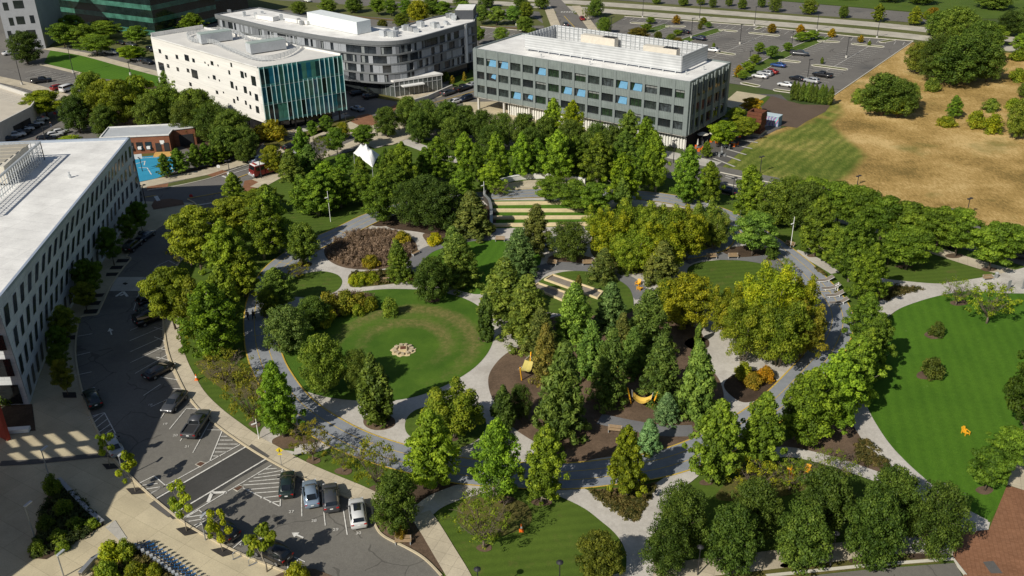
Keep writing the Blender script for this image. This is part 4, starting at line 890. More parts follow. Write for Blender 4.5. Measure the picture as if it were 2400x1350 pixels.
# --- the white block with the fin-striped glass hall ------------------------------
def white_block():
    H = 17.0; zb = 3.3
    P0, P1, P2, P3 = at(353, 86, H), at(605, 158, H), at(800, 129, H), at(478, 66, H)
    P1b = at(622, 288, zb); P1b = Vector((P1.x * 0.5 + P1b.x * 0.5, P1.y * 0.5 + P1b.y * 0.5, 0))
    t = thing('white_gallery', 'white panelled block with scattered square windows and a blue green glass front', 'building', (P1.x, P1.y, 0))
    o_ = Vector((P1.x, P1.y, 0)); q = [Vector((p.x, p.y, 0)) - o_ for p in (P0, P1, P2, P3)]
    # shell above a recessed ground floor
    MB().prism([(p.x, p.y) for p in q], zb, H - 0.3).build('shell', M_WPANEL, t)
    cen = (q[0] + q[1] + q[2] + q[3]) / 4
    MB().prism([tuple((cen + (p - cen) * 0.86).xy) for p in q], 0, zb).build('ground_floor', glass('dark_lobby', (0.02, 0.02, 0.022)), t)
    for a_, b_, n_ in ((q[1], q[2], 5), (q[0], q[1], 6)):
        for k in range(n_ if n_ == 6 else n_ + 1):
            p = a_.lerp(b_, k / n_); p = cen + (p - cen) * 0.93; MB().lathe([(0.25, 0), (0.25, zb)], 8, (p.x, p.y, 0)).build('column', M_BLACK, t)
    rf = MB().prism([tuple((cen + (p - cen) * 0.985).xy) for p in q], H - 0.3, H - 0.1).build('roof', plain('roof_pale', (0.64, 0.62, 0.58), 0.85, var=0.1, scale=0.3), t)
    pp = MB()
    for a_, b_, h in ((q[0], q[1], 0.25), (q[2], q[3], 0.5), (q[3], q[0], 1.1)):
        d = (b_ - a_); c = (a_ + b_) / 2; pp.box((c.x, c.y, H - 0.15 + h / 2), (d.length - 0.5, 0.3, h), angle(d))
    pp.build('parapet', M_ROOF, rf)
    # windows of the long white wall, measured on the wall itself
    a_, d = q[0], (q[1] - q[0]); Lw = d.length; d.normalize(); nrm = Vector((d.y, -d.x, 0))
    def on_wall(px, py):
        ray = RIGHT * ((px - 1200) / F) - UP * ((py - 675) / F) + FWD
        base = o_ + a_
        k = (base - EYE).dot(nrm) / ray.dot(nrm); h = EYE + ray * k
        return (h - base).dot(d), h.z
    for cx, cy, w, h in [(157, 540, 26, 48), (228, 603, 28, 48), (337, 600, 28, 48), (441, 610, 48, 72), (512, 637, 28, 46), (633, 660, 12, 22), (668, 687, 12, 22), (707, 666, 30, 48), (770, 690, 12, 22), (910, 684, 18, 50), (174, 702, 62, 96), (244, 695, 28, 44), (346, 730, 26, 46), (454, 743, 28, 44), (524, 780, 68, 100), (889, 764, 20, 50), (673, 816, 12, 22), (731, 816, 32, 50), (785, 848, 12, 24), (1025, 787, 36, 80), (1062, 790, 20, 54), (1146, 853, 50, 112), (918, 895, 32, 80), (965, 928, 18, 50), (1058, 947, 34, 80), (1111, 985, 20, 50), (1177, 1027, 36, 80), (480, 888, 26, 44), (760, 973, 26, 40), (828, 975, 12, 22), (978, 1040, 20, 48), (941, 1065, 22, 50), (1064, 1083, 20, 50), (1112, 1127, 20, 50), (1187, 1156, 36, 80)]:
        px, py = 340 + cx / 4.5, cy / 4.5
        s, z = on_wall(px, py); s2, _ = on_wall(px + w / 9, py); s1, _ = on_wall(px - w / 9, py)
        _, za = on_wall(px, py - h / 9 * 0.86); _, zc = on_wall(px, py + h / 9 * 0.86)
        p = a_ + d * s + nrm * 0.0
        m = pane(abs(s2 - s1) * 0.9, abs(za - zc), 0.10).build('window', M_GLASS, t); m.location = (p.x, p.y, z); m.rotation_euler = (0, 0, angle(d))
    # glass front
    a_, d = q[1], (q[2] - q[1]); Lg = d.length; d.normalize(); ang = angle(d); nrm = Vector((d.y, -d.x, 0))
    pal = [glass('glass_teal', (0.02, 0.17, 0.20), 0.12), glass('glass_green', (0.055, 0.175, 0.135), 0.12), glass('glass_dark', (0.010, 0.022, 0.024), 0.1), glass('glass_blue', (0.014, 0.11, 0.17), 0.12), glass('glass_deep', (0.012, 0.040, 0.045), 0.1)]
    rs = random.Random(11); n_ = 18; fl = (H - 0.35 - zb) / 3
    pm = pane(Lg / n_ - 0.03, fl - 0.75, 0.12).mesh('glass_panel')
    pms = []
    for m_ in pal:
        c = pm.copy(); c.materials.append(m_); pms.append(c)
    for r in range(3):
        for i in range(n_):
            k = rs.choices(range(5), (5, 4, 2 if r < 2 else 1, 4, 2))[0]
            o = link('glass_panel', pms[k], None, t); p = a_ + d * ((i + 0.5) * Lg / n_) + nrm * 0.05
            o.location = (p.x, p.y, zb + r * fl + fl / 2 + 0.2); o.rotation_euler = (0, 0, ang)
    sb = MB()
    for r in range(3):
        p = a_ + d * (Lg / 2) + nrm * 0.045; sb.box((p.x, p.y, zb + r * fl + 0.28), (Lg - 0.02, 0.12, 0.60), ang)
    p = a_ + d * (Lg / 2) + nrm * 0.045; sb.box((p.x, p.y, H - 0.3), (Lg - 0.02, 0.12, 0.5), ang)
    sb.build('spandrel', glass('glass_spandrel', (0.06, 0.20, 0.19), 0.2, 0.5, 0.15), t)
    for i in range(n_ + 1):
        z0, z1 = rs.choice([(zb - 0.2, H - 0.1), (zb - 0.3, H - fl), (zb + fl, H), (zb - 0.2, H)]) if 0 < i < n_ else (zb - 0.2, H)
        off = rs.uniform(-0.05, 0.05)
        p = a_ + d * (i * Lg / n_ + off) + nrm * 0.25
        fb = MB().box((p.x, p.y, (z0 + z1) / 2), (0.055, 0.26, z1 - z0), ang)
        fb.build('fin', plain('fin_pale', (0.44, 0.62, 0.62), 0.3, var=0.05), t)
    # roof plant behind a winding rail
    rail = curve([at(*p, H) - o_ - Vector((0, 0, H)) for p in [(440, 88), (470, 78), (520, 76), (560, 84), (580, 95), (640, 94), (695, 104), (703, 113), (675, 132), (630, 143), (590, 140), (545, 123), (520, 112), (500, 104), (455, 100)]], True, 5)
    m = MB()
    for i in range(0, len(rail), 1):
        p = rail[i]; m.box((p.x, p.y, H + 0.55), (0.08, 0.08, 1.3))
    for z in (0.3, 0.6, 0.9, 1.2): band(m, rail, 0.06, H + z, 0, True, 0.12)
    m.build('plant_rail', M_SILVER, rf)
    for px, py, ln in ((505, 97, 8.5), (625, 119, 9.5)):
        p = at(px, py, H) - o_
        MB().box((p.x, p.y, H + 1.3), (ln, 3.2, 2.3), ang + 0.05).build('air_handler', M_ROOF_G, rf)
        MB().box((p.x - 0.0, p.y, H + 2.55), (ln * 0.98, 3.0, 0.2), ang + 0.05).build('unit_roof', plain('unit_green', (0.34, 0.40, 0.37), 0.6), rf)
        for k in (-0.35, -0.1, 0.2, 0.4):
            e = Vector((math.cos(ang + 0.05), math.sin(ang + 0.05), 0)) * (k * ln)
            MB().lathe([(0.3, 0), (0.3, 0.9), (0.45, 0.95), (0.45, 1.1), (0, 1.15)], 8, (p.x + e.x + 1.5, p.y + e.y + 3.2, H - 0.1)).build('vent', M_SILVER, rf)
    return t
white_block()

# --- the curved hotel ---------------------------------------------------------------
def hotel():
    H, zg = 15.2, 4.0
    front = curve([at(*p, H) for p in [(505, 34), (570, 49), (640, 65), (700, 76), (760, 86), (815, 93), (860, 97), (910, 98), (960, 92), (1010, 79), (1060, 65), (1112, 51)]], False, 6)
    back = [at(*p, H) for p in [(1121, 33), (1074, 30), (1006, 43), (930, 66), (884, 62), (835, 62), (790, 52), (700, 36), (606, 18)]]
    o_ = Vector((front[36].x, front[36].y, 0))
    t = thing('curved_hotel', 'long curved grey hotel with staggered windows and a bright white roof', 'building', tuple(o_))
    fr = [p - Vector((o_.x, o_.y, p.z)) for p in front]; bk = [p - Vector((o_.x, o_.y, p.z)) for p in back]
    foot = [(p.x, p.y) for p in fr + bk]
    cen = sum((Vector((x, y, 0)) for x, y in foot), Vector()) / len(foot)
    rows = 4; fh = (H - zg - 1.0) / rows
    def shell(inset, z0, z1, name, mat, cap=True):
        m = MB(); n = len(foot)
        Lf, Rt = strip_pts([Vector((x, y, 0)) for x, y in foot], inset * 2, 0, True)
        P = Lf
        m.v = [(p.x, p.y, z0) for p in P] + [(p.x, p.y, z1) for p in P]
        for i in range(n): m.f.append((i, (i + 1) % n, n + (i + 1) % n, n + i))
        me = m.mesh(name)
        o = link(name, me, mat, t)
        return o, P
    shell(0.6, zg, H, 'core', plain('hotel_core', (0.045, 0.048, 0.052), 0.6))
    shell(2.2, 0, zg, 'ground_floor', glass('hotel_lobby', (0.025, 0.03, 0.032)))
    _, P = shell(0.3, H - 0.3, H - 0.1, 'roof_edge', M_METAL_P)
    rf = link('roof', flat_mesh('roof', P, H - 0.12), M_ROOF, t)
    bandm = MB()
    for r in range(rows + 1):
        z = zg + r * fh
        band(bandm, fr, 0.5, z - 0.25, 0.1, False, 0.42)
    band(bandm, fr, 0.62, H - 0.85, 0.0, False, 1.0)
    band(bandm, [*bk, fr[0]], 0.5, H - 0.85, 0.0, False, 1.0)
    bandm.build('floor_band', plain('hotel_band', (0.17, 0.18, 0.185), 0.5), t)
    # walk along the front, dropping windows and panels
    seg = [0]
    for i in range(1, len(fr)): seg.append(seg[-1] + (fr[i] - fr[i - 1]).length)
    def place(s):
        s = min(max(s, 0), seg[-1] - 1e-4)
        i = max(k for k in range(len(seg) - 1) if seg[k] <= s); f = (s - seg[i]) / (seg[i + 1] - seg[i])
        return fr[i].lerp(fr[i + 1], f), angle(fr[i + 1] - fr[i])
    rs = random.Random(3); wins = []; pn = {}
    mlt, mgy = plain('hotel_pale', (0.33, 0.35, 0.375), 0.45, var=0.15, scale=0.4), plain('hotel_grey', (0.17, 0.18, 0.195), 0.45, var=0.15)
    wm = {}
    for r in range(rows):
        s = 0.4
        while s < seg[-1] - 1.2:
            k = rs.random()
            w = rs.choice((0.8, 1.0, 1.5, 2.3)) if k < 0.46 else rs.choice((0.7, 0.9, 1.3, 1.8))
            p, a_ = place(s + w / 2); nrm = Vector((math.sin(a_), -math.cos(a_), 0)); z = zg + r * fh + fh / 2 - 0.02
            if k < 0.46: wins.append((w, p - nrm * 0.28, a_, z))
            else:
                kind = 'pale_panel' if k < 0.80 else 'grey_panel'
                if (kind, w) not in pn:
                    pn[kind, w] = pane(w, fh - 0.38, 0.22).mesh(kind); pn[kind, w].materials.append(mlt if k < 0.80 else mgy)
                o = link(kind, pn[kind, w], None, t); o.location = tuple((p - nrm * 0.1).xy) + (z,); o.rotation_euler = (0, 0, a_)
            s += w + 0.06
    wins.sort(key=lambda q: (Vector((q[1].x + o_.x, q[1].y + o_.y, q[3])) - EYE).length / q[0])
    rest = MB(); gm = glass('hotel_glass', (0.030, 0.036, 0.042), 0.1, 0.7, 0.6, 0.5)
    for j, (w, p, a_, z) in enumerate(wins):
        if j < 96:
            if w not in wm: wm[w] = pane(w, fh - 0.42).mesh('window'); wm[w].materials.append(gm)
            o = link('window', wm[w], None, t); o.location = (p.x, p.y, z); o.rotation_euler = (0, 0, a_)
            cu = rs.random()
            if cu < 0.5:
                key = ('c', w)
                if key not in wm: wm[key] = MB().box((-w * 0.22, -0.035, 0), (w * 0.4, 0.03, fh - 0.5)).mesh('curtain'); wm[key].materials.append(plain('curtain_grey', (0.22, 0.24, 0.24), 0.8))
                link('curtain', wm[key], None, o)
        else: rest.box((p.x, p.y, z), (w, 0.06, fh - 0.42), a_)
    ro = rest.build('window', gm, t); ro['kind'] = 'stuff'
    # dark stair tower, roof boxes, plant
    e0, e1 = fr[-1], bk[0]; d = e1 - e0
    pc = e0.lerp(e1, 0.62) + (bk[1] - bk[0]).normalized() * 3.6
    MB().box((pc.x, pc.y, (H + 2.6) / 2), (5.5, 9.0, H + 2.6), angle(d) - math.pi / 2).build('stair_tower', plain('tower_dark', (0.06, 0.065, 0.075), 0.6), t)
    MB().box((pc.x, pc.y, H + 2.68), (5.3, 8.8, 0.12), angle(d) - math.pi / 2).build('tower_roof', M_ROOF, rf)
    pw = fr[-4] ; na = angle(fr[-3] - fr[-4]); MB().box((pw.x + 0.25 * math.sin(na), pw.y - 0.25 * math.cos(na), (H + zg) / 2), (0.9, 0.5, H - zg), na).build('white_strip', M_WHITE_P, t)
    for (x0, y0), (x1, y1), dp, h, mt in (((722, 46), (838, 73), 5.0, 3.4, plain('plant_white', (0.70, 0.74, 0.74), 0.6)), ((600, 34), (640, 42), 2.5, 1.2, M_ROOF), ((668, 40), (720, 50), 3.0, 1.0, M_ROOF)):
        a_, b_ = at(x0, y0 + 10, H) - o_, at(x1, y1 + 8, H) - o_; dd = b_ - a_; c = (a_ + b_) / 2; nn = Vector((-dd.y, dd.x, 0)).normalized()
        MB().box((c.x + nn.x * dp / 2, c.y + nn.y * dp / 2, H + h / 2), (dd.length, dp, h), angle(dd)).build('plant_room', mt, rf)
    for px, py, n_ in [(545, 29, 1), (573, 36, 1), (603, 35, 1), (615, 30, 1), (640, 44, 1), (665, 47, 1), (705, 55, 2), (905, 82, 8), (915, 84, 6), (955, 68, 4), (985, 63, 3), (1020, 62, 4), (1045, 57, 2), (1068, 46, 3), (1050, 40, 3), (930, 78, 3), (967, 72, 3)]:
        for k in range(n_):
            p = at(px + rs.uniform(-9, 9), py + rs.uniform(-3, 3), H) - o_
            w = rs.uniform(0.7, 1.6) if n_ > 2 else 0.9; h = rs.uniform(0.7, 1.7)
            MB().box((p.x, p.y, H - 0.12 + h / 2), (w, w * rs.uniform(0.7, 1.4), h), rs.uniform(0, 1)).build('roof_unit', rs.choice((M_SILVER, M_ROOF_G, M_STEEL)), rf)
    # glazed restaurant pavilion
    c = [at(*p, 4.6) - o_ for p in [(878, 182), (922, 190), (1038, 173), (1006, 166)]]
    c = [Vector((p.x, p.y, 0)) for p in c]
    pv = thing('glass_pavilion', 'low glazed restaurant pavilion with white wedge roof in front of the curved hotel', 'building', (o_.x, o_.y, 0))
    m = MB(); m.prism([tuple(p.xy) for p in c], 4.2, 4.75); m.build('roof', M_ROOF, pv)
    cc = sum(c, Vector()) / 4
    ci = [cc + (p - cc) * 0.95 for p in c]
    MB().prism([tuple(p.xy) for p in ci], 0, 4.2).build('glazing', glass('pavilion_glass', (0.075, 0.085, 0.08), 0.1), pv)
    m = MB()
    for i in (0, 1, 3):
        a_, b_ = ci[i], ci[(i + 1) % 4]; n_ = max(2, int((b_ - a_).length / 1.4)); nn = Vector((b_.y - a_.y, a_.x - b_.x, 0)).normalized()
        for k in range(n_ + 1):
            p = a_.lerp(b_, k / n_) + nn * 0.05; m.box((p.x, p.y, 2.1), (0.12, 0.12, 4.2), angle(b_ - a_))
        p = (a_ + b_) / 2 + nn * 0.06; m.box((p.x, p.y, 3.0), ((b_ - a_).length, 0.1, 0.12), angle(b_ - a_))
    m.build('mullion', M_SILVER, pv)
    dp = ci[1].lerp(ci[2], 0.35); da = angle(ci[2] - ci[1])
    MB().box((dp.x + 0.5, dp.y - 0.7, 3.0), (6.5, 1.8, 0.3), da).build('canopy', M_WHITE_P, pv)
    return t
hotel()

# --- the long white building on the left, its wall curved at the foot -----------------
def left_block():
    H = 15.4
    base = curve([at(*p) for p in [(338, 476), (300, 520), (262, 580), (228, 632), (185, 692), (150, 752), (118, 818), (92, 882), (70, 948)]], False, 5)
    n = len(base); T0, T1 = at(305, 322, H), None
    T1 = Vector((base[-1].x - 0.6, base[-1].y + 0.3, H))
    top = [T0.lerp(T1, i / (n - 1)) for i in range(n)]
    t = thing('crescent_offices', 'long white office building with slanting slot windows and a flat white roof', 'building', (base[-1].x, base[-1].y, 0))
    o_ = Vector((base[-1].x, base[-1].y, 0)); b = [p - o_ for p in base]; tp = [p - o_ for p in top]
    back = [Vector((-62, -2, 0)), Vector((-62, tp[0].y + 8, 0))]
    m = MB(); K = 8
    def W(i, k):
        f = k / K; e = f ** 1.5          # the foot bows, the eaves run straight
        p = b[i].lerp(tp[i], e); return Vector((p.x, p.y, H * f))
    for i in range(n - 1):
        for k in range(K): m.poly([W(i, k), W(i + 1, k), W(i + 1, k + 1), W(i, k + 1)])
    e0, e1 = b[-1], tp[-1]
    m.poly([(e0.x, e0.y, 0), (-62, -2, 0), (-62, -2, H), (e1.x, e1.y, H)])
    m.poly([(b[0].x, b[0].y, 0), (tp[0].x, tp[0].y, H), (-62, tp[0].y - 4, H), (-62, b[0].y - 4, 0)])
    m.build('wall', M_OFFW, t)
    pts = [tuple(p.xy) for p in tp] + [(-62, -2), (-62, tp[0].y - 4)]
    rf = link('roof', flat_mesh('roof', [(x, y) for x, y in pts], H - 0.35), M_ROOF, t)
    pm = MB(); band(pm, [Vector((p.x, p.y, 0)) for p in tp], 0.4, H - 0.34, -0.2, False, 0.42)
    band(pm, [Vector((tp[0].x, tp[0].y, 0)), Vector((-62, tp[0].y - 4, 0))], 0.4, H - 0.34, 0.2, False, 0.42)
    pm.build('parapet', plain('coping_blue', (0.40, 0.46, 0.55), 0.35, 0.3), rf)
    # slanting slot windows in four rows
    cum = [0]
    for i in range(1, n): cum.append(cum[-1] + (b[i] - b[i - 1]).length)
    def surf(s, f):
        s = min(max(s, 0), cum[-1] - 1e-3); i = max(k for k in range(n - 1) if cum[k] <= s); g = (s - cum[i]) / (cum[i + 1] - cum[i])
        bb, tt = b[i].lerp(b[i + 1], g), tp[i].lerp(tp[i + 1], g); e = f ** 1.5
        p = bb.lerp(tt, e); return Vector((p.x, p.y, H * f))
    gl = glass('slot_glass', (0.035, 0.045, 0.055), 0.12, 0.6); NC = 25; step = cum[-1] / NC
    allw = []
    for r, (f0, f1) in enumerate(((0.045, 0.20), (0.285, 0.435), (0.52, 0.67), (0.755, 0.905))):
        for c in range(NC):
            s = (c + 0.32 + (0.28 if r % 2 else 0)) * step; w = 0.62; ds = 0.30 * (1 if r < 4 else 1)
            nn = (surf(s + 0.5, (f0 + f1) / 2) - surf(s - 0.5, (f0 + f1) / 2)).cross(Vector((0, 0, 1))).normalized()
            if nn.x < 0: nn = -nn
            q = [surf(s - w + ds, f0) + nn * 0.07, surf(s + w + ds, f0) + nn * 0.07, surf(s + w - ds, f1) + nn * 0.07, surf(s - w - ds, f1) + nn * 0.07]
            allw.append(q)
    for q in allw:
        MB().poly(q).build('window', gl, t)
    # end wall facing the plaza: glazed corner, dark bands
    for z0, z1, mt in ((0.2, 3.2, M_GLASS), (4.6, 7.2, M_GLASS), (8.6, 10.8, M_GLASS), (12.3, 14.0, M_GLASS)):
        for k, (xa, xb) in enumerate(((-0.8, -4.6), (-5.0, -9.5), (-9.9, -14))):
            y = -0.10
            MB().box(((xa + xb) / 2, -0.05 + (xa + xb) / 2 * 2 / 62, (z0 + z1) / 2), (abs(xb - xa), 0.1, z1 - z0), 2 / 62).build('window', mt, t)
    # roof plant yard: rail and cooling plant
    c0, c1, c2 = at(104, 372, H) - o_, at(-90, 380, H) - o_, at(-60, 520, H) - o_
    c0.z = c1.z = c2.z = 0
    yd = MB()
    P = [c1, c0, c2]
    for a_, b_ in ((c1, c0), (c0, c2)):
        k = int((b_ - a_).length / 0.9)
        for i in range(k + 1): p = a_.lerp(b_, i / k); yd.box((p.x, p.y, H + 1.5), (0.12, 0.12, 3.4))
    for z in (0.2, 1.1, 2.0, 2.9): band(yd, P, 0.1, H + z, 0, False, 0.09)
    for z in (3.1,): band(yd, P, 0.3, H + z, 0, False, 0.2)
    yd.build('plant_rail', M_SILVER, rf)
    pc = at(22, 405, H) - o_
    MB().box((pc.x - 2, pc.y, H + 1.6), (7.5, 12, 3.0), 0.12).build('cooling_unit', M_BEIGE, rf)
    cb = MB()
    for k in range(6): cb.box((pc.x - 2 + 0.1, pc.y - 5 + k * 2.0, H + 3.16), (6.8, 1.5, 0.12), 0.12)
    cb.build('unit_grille', plain('grille_tan', (0.36, 0.33, 0.27), 0.7), rf)
    p = at(163, 412, H) - o_
    MB().lathe([(0.3, 0), (0.3, 0.5), (0.12, 0.5), (0.12, 1.0), (0.25, 1.0), (0, 1.1)], 8, (p.x, p.y, H - 0.35)).build('vent', M_SILVER, rf)
    return t
left_block()

# --- smaller buildings --------------------------------------------------------------
def brick_hut():
    H = 4.4
    f = [at(*p, H) for p in [(234, 322), (308, 319), (395, 315), (404, 303), (455, 297), (456, 288), (254, 298)]]
    o_ = Vector((f[2].x, f[2].y, 0)); P = [Vector((p.x, p.y, 0)) - o_ for p in f]
    t = thing('brick_building', 'low brick building with a flat grey roof beside the blue basketball court', 'building', tuple(o_))
    MB().prism([tuple(p.xy) for p in P], 0, H - 0.25).build('wall', M_BRICKW, t)
    rf = link('roof', flat_mesh('roof', P, H - 0.18), M_ROOF_G, t)
    m = MB(); band(m, P, 0.4, H - 0.2, 0, True, 0.25); m.build('coping', M_ROOF, rf)
    d = P[2] - P[0]; L_ = d.length; d.normalize(); a_ = angle(d); nn = Vector((d.y, -d.x, 0))
    for s in (0.42, 0.55, 0.68):
        p = P[0] + d * (L_ * s) + nn * 0.06; w = pane(1.5, 1.9).build('window', M_GLASS, t); w.location = (p.x, p.y, 1.9); w.rotation_euler = (0, 0, a_)
        MB().box((0, -0.3, -0.35), (0.8, 0.5, 0.6)).build('air_conditioner', M_WHITE_P, w)
    for s, wd in ((0.82, 1.3), (0.94, 1.2)):
        p = P[0] + d * (L_ * s) + nn * 0.06; w = pane(wd, 2.3).build('door', M_BLACK, t); w.location = (p.x, p.y, 1.3); w.rotation_euler = (0, 0, a_)
    p = P[0] + d * (L_ * 0.885) + nn * 0.06; w = pane(1.0, 0.9).build('wall_sign', M_WHITE_P, t); w.location = (p.x, p.y, 2.6); w.rotation_euler = (0, 0, a_)
    d2 = P[4] - P[3]; p = P[3] + d2 * 0.55; a2 = angle(d2); w = pane(3.2, 2.8).build('garage_door', M_DARK, t); w.location = (p.x + 0.06 * math.sin(a2), p.y - 0.06 * math.cos(a2), 1.4); w.rotation_euler = (0, 0, a2)
    p = P[0] + d * (L_ * 0.9) + nn * 1.4
    m = MB()
    for k in range(3): m.box((p.x + nn.x * k * 0.4, p.y + nn.y * k * 0.4, 0.35 - k * 0.12), (4.0, 1.6, 0.24), a_)
    m.build('steps', plain('timber_yellow', (0.55, 0.33, 0.10), 0.8), t)
brick_hut()

def garage():
    H = 4.6
    f = [at(*p, H) for p in [(-140, 330), (0, 293), (72, 256), (90, 232), (0, 203), (-150, 160), (-260, 200)]]
    o_ = Vector((f[2].x, f[2].y, 0)); P = [Vector((p.x, p.y, 0)) - o_ for p in f]
    t = thing('parking_garage', 'pale concrete parking deck with marked bays on its roof', 'building', tuple(o_))
    MB().prism([tuple(p.xy) for p in P], 0, H - 0.3).build('wall', M_CONCW, t)
    link('deck', flat_mesh('deck', P, H - 0.25), plain('deck_tan', (0.50, 0.45, 0.37), 0.9, var=0.15, scale=0.3), t)
    m = MB(); band(m, P, 0.4, H - 0.3, -0.0, True, 1.0); m.build('parapet', M_CONCW, t)
    m = MB()
    a_, b_ = P[4], P[3]; d = (b_ - a_); nn = Vector((d.y, -d.x, 0)).normalized()
    for k in range(12):
        p = a_.lerp(b_, k / 11) + nn * 3.2; m.box((p.x, p.y, H - 0.23), (0.14, 5.0, 0.02), angle(d))
    m.build('bay_line', M_WHITE, t)
    for s, (i, j) in ((0.35, (0, 1)), (0.5, (1, 2)), (0.75, (1, 2))):
        p = P[i].lerp(P[j], s); a = angle(P[j] - P[i]); w = pane(4.2, 2.4).build('opening', M_DARK, t); w.location = (p.x + 0.06 * math.sin(a), p.y - 0.06 * math.cos(a), 1.6); w.rotation_euler = (0, 0, a)
garage()

def block(name, label, bl, br, depth, h, wall, windows, gmat, bands=0, roofm=None):
    """a plain block from two front ground corners"""
    A, B = at(*bl), at(*br); u = B - A; L_ = u.length
    t = thing(name, label, 'building', tuple(A), angle(u))
    MB().box((L_ / 2, depth / 2, h / 2), (L_, depth, h)).build('wall', wall, t)
    MB().box((L_ / 2, depth / 2, h + 0.05), (L_ - 0.4, depth - 0.4, 0.3)).build('roof', roofm or M_ROOF_G, t)
    for x, z, w, hh in windows:
        o = pane(w, hh, 0.12).build('window', gmat, t); o.location = (x * L_, 0, z)
    for k in range(bands):
        z = 1.5 + k * (h - 2) / max(bands - 1, 1) * 0.999
        MB().box((L_ / 2, -0.02, z), (L_ - 0.3, 0.16, (h / bands) * 0.42)).build('glass_band', gmat, t)
        MB().box((L_ + 0.02, depth / 2, z), (0.16, depth - 0.3, (h / bands) * 0.42)).build('glass_band', gmat, t)
    return t
block('panel_offices', 'pale grey panelled office block with a few square windows at the top left corner', (22, 118), (108, 114), 26, 20.5, plain('pale_panelled', (0.30, 0.31, 0.33), 0.6, var=0.15, scale=0.3), [(0.2, 14.5, 1.6, 2.6), (0.55, 15, 3.2, 2.6), (0.25, 9.5, 1.4, 2.6), (0.5, 9.8, 2.6, 2.6), (0.82, 10, 1.4, 2.6), (0.7, 5, 3.0, 3.0), (0.12, 5, 1.2, 3)], M_GLASS)
gb = block('glass_tower', 'dark green glass office tower with horizontal floor bands at the top left', (118, 54), (367, 88), 30, 24, glass('tower_glass', (0.012, 0.022, 0.020), 0.12, 0.6), [], glass('tower_band', (0.055, 0.16, 0.12), 0.15, 0.6), 6)
block('dark_glass_block', 'dark glass office block behind the long grey hotel', (478, 52), (585, 34), 30, 15, glass('block_glass', (0.010, 0.02, 0.022), 0.1, 0.6), [], glass('block_band', (0.03, 0.085, 0.075), 0.15, 0.5), 3)
# ------------------------------------------------------------------ trees
BARK = plain('bark', (0.11, 0.085, 0.062), 0.95, var=0.35, scale=4)
BARK_L = plain('bark_pale', (0.30, 0.26, 0.20), 0.95, var=0.3, scale=4)
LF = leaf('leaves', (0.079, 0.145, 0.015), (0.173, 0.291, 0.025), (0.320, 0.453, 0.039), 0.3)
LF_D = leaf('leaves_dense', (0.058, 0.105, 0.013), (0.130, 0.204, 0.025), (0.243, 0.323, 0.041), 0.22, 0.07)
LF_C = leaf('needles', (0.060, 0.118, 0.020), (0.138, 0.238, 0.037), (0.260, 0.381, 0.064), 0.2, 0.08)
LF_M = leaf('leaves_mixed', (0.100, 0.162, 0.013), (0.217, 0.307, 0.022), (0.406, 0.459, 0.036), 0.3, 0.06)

def leaf_mesh(name, clumps, n, size, mat, seed, elong=1.55, outward=0.6, droop=0.0, fill=0.35, upb=0.25):
    """n small rhombic leaves scattered over the clumps (x, y, z, rx, ry, rz, tint)"""
    g = np.random.default_rng(seed); C = np.array(clumps, float)
    area = (C[:, 3] * C[:, 4] + C[:, 4] * C[:, 5] + C[:, 3] * C[:, 5]); idx = g.choice(len(C), n, p=area / area.sum())
    d = g.normal(size=(n, 3)); d /= np.linalg.norm(d, axis=1)[:, None]
    rr = np.where(g.random(n) < fill, g.random(n) ** 0.5, 0.82 + 0.30 * g.random(n))
    p = C[idx, :3] + d * C[idx, 3:6] * rr[:, None]
    nn = d * (outward + 0.35) + g.normal(size=(n, 3)) * 0.42 + np.array([0, 0, upb + 0.1]); nn /= np.linalg.norm(nn, axis=1)[:, None]
    t = np.cross(nn, g.normal(size=(n, 3))); t[:, 2] -= droop; t -= nn * (t * nn).sum(1)[:, None]; t /= np.linalg.norm(t, axis=1)[:, None] + 1e-9
    size *= g.uniform(0.86, 1.16); b = np.cross(nn, t); s = size * (0.65 + 0.7 * g.random(n))[:, None]
    bow = nn * s * 0.18
    V = np.stack([p - t * s * elong * 0.5 - bow, p + b * s * 0.5, p + t * s * elong * 0.5 - bow, p - b * s * 0.5], 1).reshape(-1, 3)
    V[:, 2] = np.maximum(V[:, 2], 0.06)
    me = bpy.data.meshes.new(name); me.vertices.add(4 * n); me.vertices.foreach_set('co', V.astype(np.float32).ravel())
    me.loops.add(4 * n); me.loops.foreach_set('vertex_index', np.arange(4 * n, dtype=np.int32))
    me.polygons.add(n); me.polygons.foreach_set('loop_start', np.arange(0, 4 * n, 4, dtype=np.int32))
    me.update(calc_edges=True); me.validate()
    a = me.attributes.new('tint', 'FLOAT', 'FACE')
    a.data.foreach_set('value', np.clip(C[idx, 6] + g.normal(size=n) * 0.16, 0, 1).astype(np.float32))
    me.materials.append(mat); return me

def limbs(name, trunks, clumps, rs, mat, every=0.5, r0=0.16):
    m = MB()
    for base, topz, r in trunks:
        n = 5; pts = [Vector(base) + Vector((rs.uniform(-.12, .12) * k, rs.uniform(-.12, .12) * k, topz * k / n)) for k in range(n + 1)]
        m.tube(pts, [r * (1.25 if k == 0 else 1 - 0.85 * k / n) for k in range(n + 1)], 7)
        for c in clumps:
            if rs.random() < every and c[2] > base[2] + 0.6:
                z = max(base[2] + 0.5, c[2] - math.hypot(c[0] - base[0], c[1] - base[1]) * 0.75); f = min(1, (z - base[2]) / topz); k = min(n - 1, int(f * n))
                p = pts[k].lerp(pts[k + 1], f * n - k); e = Vector(c[:3])
                m.tube([p, p.lerp(e, 0.5) + Vector((0, 0, -0.15)), e], [r * 0.34 * (1 - f * 0.6), r * 0.2, 0.02], 4, False)
    me = m.mesh(name, True); me.materials.append(mat); return me

